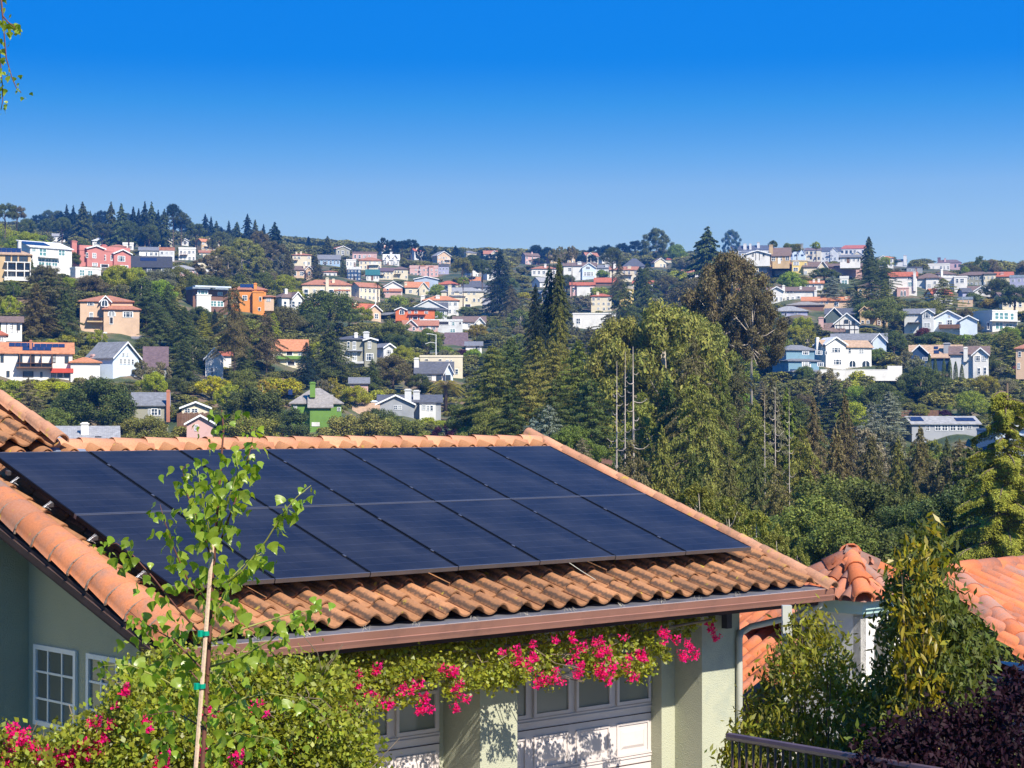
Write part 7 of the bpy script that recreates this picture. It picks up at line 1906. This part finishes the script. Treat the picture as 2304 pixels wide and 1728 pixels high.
def leaf_along(pts, parent_off, n, smin, smax, skip=.15, jitter=.035, where_=spots):
    seg = [(pts[i], pts[i+1]) for i in range(len(pts) - 1)]
    for k in range(n):
        t = skip + (1 - skip) * (k + RND.random()) / n
        q = t * len(seg); i = min(int(q), len(seg) - 1); p = seg[i][0].lerp(seg[i][1], q - i)
        off = Vector((RND.gauss(0, jitter), RND.gauss(0, jitter), RND.gauss(-.01, jitter * .7)))
        s = RND.uniform(smin, smax) * (1.0 if t < .8 else .65)
        where_.append((p + off, s, RND.uniform(-1.6, 1.6), RND.uniform(-.5, .9), RND.uniform(-.6, .6)))
for bi, (pts, r, m) in enumerate(branches):
    q = [bp_(*p) for p in pts]
    nme = "trunk" if bi == 0 else "branch"
    build(MB().tube(q, [r * (1 - .8 * i / (len(q) - 1)) for i in range(len(q))], 6), nme, m, BI, True)
    L_ = sum((q[i+1] - q[i]).length for i in range(len(q) - 1))
    if bi == 0: leaf_along(q, None, 90, .028, .058, .34, .05)
    else: leaf_along(q, None, int(12 + L_ * 66), .024, .055, .12, .030 if bi > 4 else .022)
# thicker lower mass of leaves
for k in range(150):
    px = RND.gauss(455, 105); py = RND.uniform(1400, 1760)
    spots.append((bp_(px, py, RND.uniform(-.25, .25)), RND.uniform(.028, .055), RND.uniform(-1.6, 1.6), RND.uniform(-.5, .9), RND.uniform(-.6, .6)))
for k in range(46):
    spots.append((bp_(RND.gauss(488, 36), RND.uniform(1060, 1400), RND.uniform(-.15, .15)), RND.uniform(.035, .066), RND.uniform(-1.6, 1.6), RND.uniform(-.4, .8), RND.uniform(-.5, .5)))
place_leaves(BI, spots)
ST_ = thing("wooden_stake", "pale pine stake with green ties standing beside the young birch", "stake", P(425, 1740, 6.93))
so = ST_.location.copy()
a, b = P(420, 2000, 6.93) - so, P(478, 1222, 6.93) - so
build(MB().tube([a, b], [.0088, .0080], 6), "pole", M_STAKE, ST_)
for py in (1426, 1545):
    t = (2000 - py) / (2000 - 1222); c = a.lerp(b, t)
    build(MB().tube([c + Vector((-.018, 0, -.011)), c + Vector((-.018, 0, .011))], .012, 8).tube([c + Vector((0, 0, -.007)), c + Vector((0, 0, .009))], .0135, 8), "tie", M_TAPE, ST_)

# weeping birch twigs entering the frame at the upper left
BT = thing("birch_tree", "hanging twigs of a mature birch at the upper left corner of the frame", "tree", P(-220, 120, 12.0))
to_ = BT.location.copy()
tb = lambda px, py, dz=0.0: P(px, py, 12.0 + dz) - to_
build(MB().tube([tb(-260, 2600), tb(-250, 1400), tb(-240, 200), tb(-225, -400)], [.13, .11, .08, .04], 8), "trunk", mat("birch_bark", (.6, .57, .52), .8, .3, 4), BT, True)
s2 = []
for pts in ([(-240, -200, 0), (-120, -190, 0), (-30, -120, 0), (0, -20, 0), (8, 60, 0), (14, 130, 0), (27, 175, 0), (38, 200, 0), (48, 208, 0)], [(-60, -150, .1), (-20, -20, .1), (-6, 60, .1), (0, 130, .1), (5, 190, .1), (6, 226, .1), (2, 248, .1)], [(0, -30, 0), (6, 36, 0), (18, 50, 0), (32, 60, 0), (36, 70, 0)], [(-50, -60, -.1), (-25, 60, -.1), (-14, 140, -.1), (-10, 200, -.1)]):
    q = [tb(*p) for p in pts]
    build(MB().tube(q, [.006 * (1 - .8 * i / (len(q) - 1)) + .001 for i in range(len(q))], 5), "branch", M_TWIG, BT, True)
    leaf_along(q, None, 26, .034, .056, .3, .032, s2)
place_leaves(BT, s2)

# ---------------- small leaved plants built as one mesh of leaf blades plus single flower clusters
def blade(name, parent, C, N, S, asp, m, T=None):
    V, F = quads(np.array(C), np.array(N), np.array(S), asp, T)
    return props(obj(name, mesh_np(name, V, F, m), parent), kind="stuff")

def scatter_vol(fn, n, clump=0.10, per=26, spread=.07):
    """fn() gives a clump centre (world); leaves gather round it"""
    C = []
    while len(C) < n:
        c = np.array(fn())
        k = per
        C += list(c + NR.normal(size=(k, 3)) * spread)
    return np.array(C[:n])

def wpt(px, py, w):
    l = on_w(px, py, w); return np.array(G(l[0], l[1], l[2]))

BG = thing("bougainvillea", "bougainvillea with magenta flowers climbing over the garage front under the gutter", "climbing plant", P(640, 1600, 14.6))
bgo = np.array(BG.location)
# outline of the left mass and of the garland along the eave, in photograph pixels
XT = [-60, 0, 60, 110, 200, 240, 262, 320, 420, 500, 560, 640, 720, 760, 820, 860]
YT = [1668, 1662, 1690, 1688, 1640, 1610, 1560, 1485, 1462, 1470, 1500, 1490, 1500, 1505, 1560, 1728]
def mass_pt():
    while True:
        px = RND.uniform(-60, 830); yt = np.interp(px, XT, YT)
        py = RND.uniform(yt, 1800)
        if px > 760 and py < 1580: continue
        d = 15.4 - .9 * min(1, (py - yt) / 150) * RND.uniform(.6, 1.1) if px < 480 else 15.3 - (px - 480) * .0004 - .6 * RND.random() * min(1, (py - yt) / 120)
        if px < 300: d = RND.uniform(14.1, 14.8)
        return np.array(P(px, py, d))
GX = [480, 560, 640, 720, 800, 860, 940, 1010, 1060, 1110, 1160, 1200, 1240, 1270, 1310, 1340, 1370, 1400, 1440, 1480, 1510, 1550, 1600, 1640]
GY = [1530, 1520, 1545, 1570, 1590, 1600, 1578, 1592, 1560, 1540, 1545, 1545, 1558, 1520, 1520, 1518, 1535, 1528, 1532, 1500, 1485, 1478, 1395, 1390]
GT = [1470, 1500, 1492, 1500, 1500, 1498, 1480, 1480, 1495, 1500, 1485, 1480, 1478, 1470, 1455, 1460, 1440, 1470, 1480, 1470, 1460, 1450, 1385, 1385]
def garland_pt(lit=True):
    while True:
        px = RND.uniform(490, 1480)
        lo, hi = np.interp(px, GX, GY), np.interp(px, GX, GT)
        hole = .5 + .5 * math.sin(px * .043) * math.sin(px * .017 + 1)
        if lit:
            if RND.random() < .75 * hole * (1 if px > 820 else .3): continue
            if px > 1230 and hole > .62: continue
            py = RND.uniform(hi + 14, lo - (lo - hi) * .25 * hole); w = RND.uniform(3.62, 3.80) if px < 1300 else RND.uniform(3.55, 3.75)
        else:
            bt = 1485 - (px - 500) * .093
            py = RND.uniform(bt, max(hi + 10, bt + 20)); w = RND.uniform(3.05, 3.6)
            if px > 1300 and RND.random() < .4: continue
        return wpt(px, py, w)
C1 = scatter_vol(mass_pt, 42000, spread=.075)
C2 = scatter_vol(lambda: garland_pt(True), 9500, per=26, spread=.042)
C3 = scatter_vol(lambda: garland_pt(False), 11000, per=18, spread=.06)
extra = []
for (x, y, w, n, s) in ((1480, 1400, 3.4, 200, .05), (1530, 1395, 3.3, 200, .05), (1560, 1400, 3.3, 160, .04), (1545, 1425, 3.3, 60, .02), (1520, 1430, 3.3, 60, .02), (1486, 1462, 3.6, 120, .035), (1450, 1440, 3.5, 200, .05), (1420, 1420, 3.5, 260, .06), (1600, 1390, 3.3, 60, .03), (1500, 1480, 3.5, 60, .025)):
    extra += list(wpt(x, y, w) + NR.normal(size=(n, 3)) * s)
C = np.concatenate([C1, C2, C3, np.array(extra)]) - bgo
N = NR.normal(size=C.shape) + np.array([.35, -.75, .6])
blade("foliage", BG, C, N, .0145 * (.55 + .9 * NR.random(len(C))), 1.45, M_BOUG, NR.normal(size=C.shape) + np.array([0, 0, -1.0]))
# woody stems
sm = MB()
for k in range(70):
    c = np.array(garland_pt(False)) - bgo; e = c + np.array([RND.uniform(-.5, .5), RND.uniform(-.2, .2), RND.uniform(-.25, .1)])
    m_ = (c + e) / 2 + np.array([0, 0, -.06]); sm.tube([c, m_, e], .005, 4, False)
for k in range(60):
    c = mass_pt() - bgo; e = c + np.array([RND.uniform(-.35, .35), RND.uniform(-.1, .1), RND.uniform(.0, .35)]); sm.tube([c, (c + e) / 2 + np.array([.03, 0, .03]), e], .004, 4, False)
for pts in ([(400, 1800), (520, 1600), (640, 1520), (800, 1490), (950, 1470)], [(950, 1470), (1150, 1452), (1300, 1440), (1450, 1420), (1600, 1395)]):
    sm.tube([wpt(x, y, 3.45) - bgo for x, y in pts], .014, 6, False)
props(build(sm, "stems", mat("woody_vine", (.20, .15, .10), .9, .3, 8), BG), kind="stuff")
# flower clusters: three-winged papery bracts
def bract_cluster(k):
    V, F = [], []
    for j in range(k):
        c = np.clip(NR.normal(size=3), -1.4, 1.4) * .023
        nrm = NR.normal(size=3) + np.array([.3, -.6, .3]); nrm /= np.linalg.norm(nrm)
        t = np.cross(nrm, [0, 0, 1.0]); t /= np.linalg.norm(t); b_ = np.cross(nrm, t)
        for q in range(3):
            a = q * 2.094 + NR.random()
            d_ = t * math.cos(a) + b_ * math.sin(a); s_ = np.cross(nrm, d_)
            n0 = len(V); L_ = .021
            V += [c, c + d_ * L_ * .55 + s_ * L_ * .42 + nrm * L_ * .35, c + d_ * L_ * 1.1 + nrm * L_ * .65, c + d_ * L_ * .55 - s_ * L_ * .42 + nrm * L_ * .35]
            F.append([n0, n0 + 1, n0 + 2, n0 + 3])
    return mesh_np("flower_cluster", V, np.array(F), M_BRACT)
BC = [bract_cluster(k) for k in (9, 13, 18)]
def flower(px, py, w=None, d=None, s=1.0):
    p = wpt(px, py, w) if w else np.array(P(px, py, d))
    obj("flower_cluster", RND.choice(BC), BG, p - bgo, (RND.uniform(-.4, .4), RND.uniform(-.4, .4), RND.uniform(-.8, .8)), (s, s, s))
FL = [(700, 1540), (712, 1552), (690, 1548), (740, 1555), (760, 1568), (772, 1595), (785, 1600), (800, 1592), (808, 1596), (742, 1590), (735, 1632), (728, 1622), (755, 1640), (762, 1635), (795, 1588), (590, 1612), (600, 1618), (625, 1605), (637, 1612), (610, 1616),
      (650, 1690), (665, 1680), (670, 1665), (660, 1700), (640, 1705), (632, 1695), (724, 1662), (765, 1660), (770, 1720), (755, 1722), (780, 1728), (800, 1675), (702, 1590),
      (850, 1500), (845, 1510), (806, 1515), (805, 1540), (838, 1560), (850, 1568), (858, 1580), (870, 1585), (878, 1578), (910, 1548), (925, 1555), (935, 1545), (905, 1560), (945, 1535), (955, 1572), (962, 1565), (948, 1590), (942, 1600), (960, 1598), (970, 1595), (830, 1563), (1025, 1510), (1035, 1538), (1028, 1550), (1030, 1560), (1040, 1568), (1052, 1572), (1022, 1590), (1030, 1598), (990, 1502), (1008, 1508), (1020, 1510), (880, 1590),
      (1165, 1480), (1172, 1490), (1160, 1495), (1178, 1502), (1200, 1475), (1208, 1484), (1195, 1488), (1190, 1510), (1215, 1520), (1225, 1528), (1238, 1530), (1245, 1518), (1210, 1540), (1250, 1510), (1255, 1532), (1262, 1538), (1283, 1490), (1300, 1500), (1305, 1510), (1298, 1518), (1310, 1497), (1295, 1468), (1310, 1455),
      (1345, 1470), (1355, 1465), (1365, 1462), (1370, 1475), (1350, 1500), (1360, 1510), (1372, 1505), (1378, 1518), (1345, 1512), (1355, 1520), (1380, 1495), (1368, 1530), (1408, 1500), (1415, 1478), (1420, 1520), (1432, 1522), (1440, 1475), (1450, 1480), (1445, 1470), (1340, 1445), (1355, 1440), (1405, 1435), (1490, 1422), (1500, 1428), (1495, 1442), (1520, 1438), (1533, 1470), (1540, 1478), (1558, 1462), (1565, 1470), (1562, 1476), (1548, 1448),
      (1160, 1462), (1250, 1440), (1290, 1435), (1130, 1470), (1200, 1450)]
for x, y in FL: flower(x, y, w=3.80 if x > 690 else 3.95, s=RND.uniform(.85, 1.25))
for x, y in ((1592, 1405), (1600, 1412), (1605, 1422), (1608, 1432), (1612, 1440), (1602, 1400), (1616, 1436), (1598, 1418)): flower(x, y, w=3.25, s=.9)
for x, y in ((28, 1642), (30, 1655), (20, 1660), (55, 1645), (50, 1660), (35, 1685), (52, 1672), (25, 1690), (70, 1672), (90, 1700), (82, 1712), (100, 1695), (95, 1715), (130, 1695), (140, 1700), (125, 1715), (150, 1708), (155, 1722), (135, 1725), (110, 1722), (175, 1690), (180, 1680), (165, 1695), (190, 1668), (200, 1672), (195, 1700), (205, 1698), (225, 1685), (235, 1665), (228, 1660), (325, 1625), (318, 1620), (330, 1632), (203, 1628), (283, 1555), (280, 1562), (288, 1550), (262, 1588), (475, 1603), (466, 1605), (576, 1592), (598, 1610), (372, 1715), (365, 1705), (380, 1702), (355, 1720), (360, 1712), (15, 1715), (18, 1722), (250, 1630), (220, 1620), (455, 1700), (540, 1700), (530, 1710), (460, 1680), (578, 1585)):
    flower(x, y, d=14.15 if x < 300 else 14.3, s=RND.uniform(.85, 1.25))

# ---------------- shrubs at the right
def leafy_shrub(name, label, cat, outline, dist, thick, n, size, asp, m, stemcol, parts=300, drop=-.9, woffs=(0, 0), per=34, spread=.075, stems=26):
    xs = [o[0] for o in outline]; yt = [o[1] for o in outline]
    x0, x1 = xs[0], xs[-1]
    base = P((x0 + x1) / 2, 1760, dist)
    r = thing(name, label, cat, base)
    b0 = np.array(base)
    def pt():
        while True:
            px = RND.uniform(x0, x1); t = float(np.interp(px, xs, yt)); py = RND.uniform(t, 1800)
            e = min(1, (py - t) / 120, (px - x0) / 60 + .2, (x1 - px) / 60 + .2)
            d = dist + thick * (RND.random() * 2 - 1) * max(.15, e)
            return np.array(P(px, py, d))
    C = scatter_vol(pt, n, per=per, spread=spread) - b0
    N = NR.normal(size=C.shape) + np.array([.3, -.7, .5])
    S = size * (.6 + .8 * NR.random(len(C)))
    T = NR.normal(size=C.shape) * .55 + np.array([0, 0, drop])
    # the leaves nearest the viewer that show largest are single parts
    order = np.argsort((C[:, 1]) - S * 20)
    big, rest = order[:parts], order[parts:]
    blade("foliage", r, C[rest], N[rest], S[rest], asp, m, T[rest])
    lm_ = []
    for k in range(3):
        bend = (.1, .3, .5)[k]
        V = [(0, 0, 0), (.3, .06, -.5), (.33, .04 - bend * .2, -1.0), (0, -bend, -2.0), (-.33, .04 - bend * .2, -1.0), (-.3, .06, -.5), (0, -.02, -.6), (0, -.05 - bend * .3, -1.2)]
        me = bpy.data.meshes.new("leaf"); me.from_pydata(V, [], [(0, 1, 6), (1, 2, 7, 6), (2, 3, 7), (0, 6, 5), (5, 6, 7, 4), (4, 7, 3)]); me.materials.append(m); lm_.append(me)
    for i in big:
        obj("leaf", lm_[i % 3], r, C[i], (RND.uniform(-.6, .9), RND.uniform(-.6, .6), RND.uniform(-1.6, 1.6)), (S[i] * 1.5 * 1.4, S[i] * 1.4, S[i] * asp * .95))
    sm = MB()
    for k in range(stems):
        q = pt() - b0; g_ = np.array([q[0] * .3, q[1] * .3, -1.2]); sm.tube([g_, (g_ + q) / 2 + np.array([0, 0, .15]), q], [.018, .010, .004], 5, False)
    props(build(sm, "stems", M_BARK, r), kind="stuff")
    return r
leafy_shrub("leafy_shrub", "yellow green shrub with drooping leaves right of the garage corner", "shrub",
            [(1645, 1660), (1690, 1610), (1725, 1530), (1750, 1450), (1785, 1392), (1830, 1385), (1875, 1400), (1900, 1470), (1930, 1540), (1960, 1560), (2000, 1560), (2040, 1600)], 16.6, .8, 14500, .0125, 2.9, M_SHR1, M_BARK)
leafy_shrub("tall_leafy_shrub", "tall dark green shrub with golden top shoots at lower right", "shrub",
            [(1900, 1700), (1935, 1640), (1965, 1520), (1990, 1470), (2004, 1360), (2030, 1270), (2060, 1220), (2085, 1195), (2100, 1180), (2112, 1215), (2125, 1310), (2150, 1345), (2180, 1390), (2205, 1440), (2220, 1480), (2225, 1540), (2220, 1620), (2270, 1690)], 15.4, .6, 17000, .0128, 2.9, M_SHR2, M_BARK)
leafy_shrub("golden_shoots", "golden young shoots rising at the top of the tall dark shrub", "plant",
            [(2010, 1262), (2020, 1240), (2032, 1230), (2045, 1250), (2060, 1190), (2075, 1175), (2088, 1210), (2100, 1158), (2112, 1165), (2118, 1230)], 14.85, .10, 900, .016, 2.7, leaf_mat("golden_leaf", (.30, .26, .015), .45, .3, .38, .5, (1.4, 1.2, .3)), M_BARK, parts=150, per=6, spread=.04, stems=3)
leafy_shrub("japanese_maple", "dark purple japanese maple in the bottom right corner", "tree",
            [(1930, 1760), (1960, 1700), (2010, 1650), (2060, 1635), (2110, 1620), (2160, 1600), (2220, 1590), (2250, 1560), (2300, 1520), (2360, 1510)], 13.8, .6, 12500, .012, 2.0, M_PLUM, M_BARK, parts=200, drop=-.4)
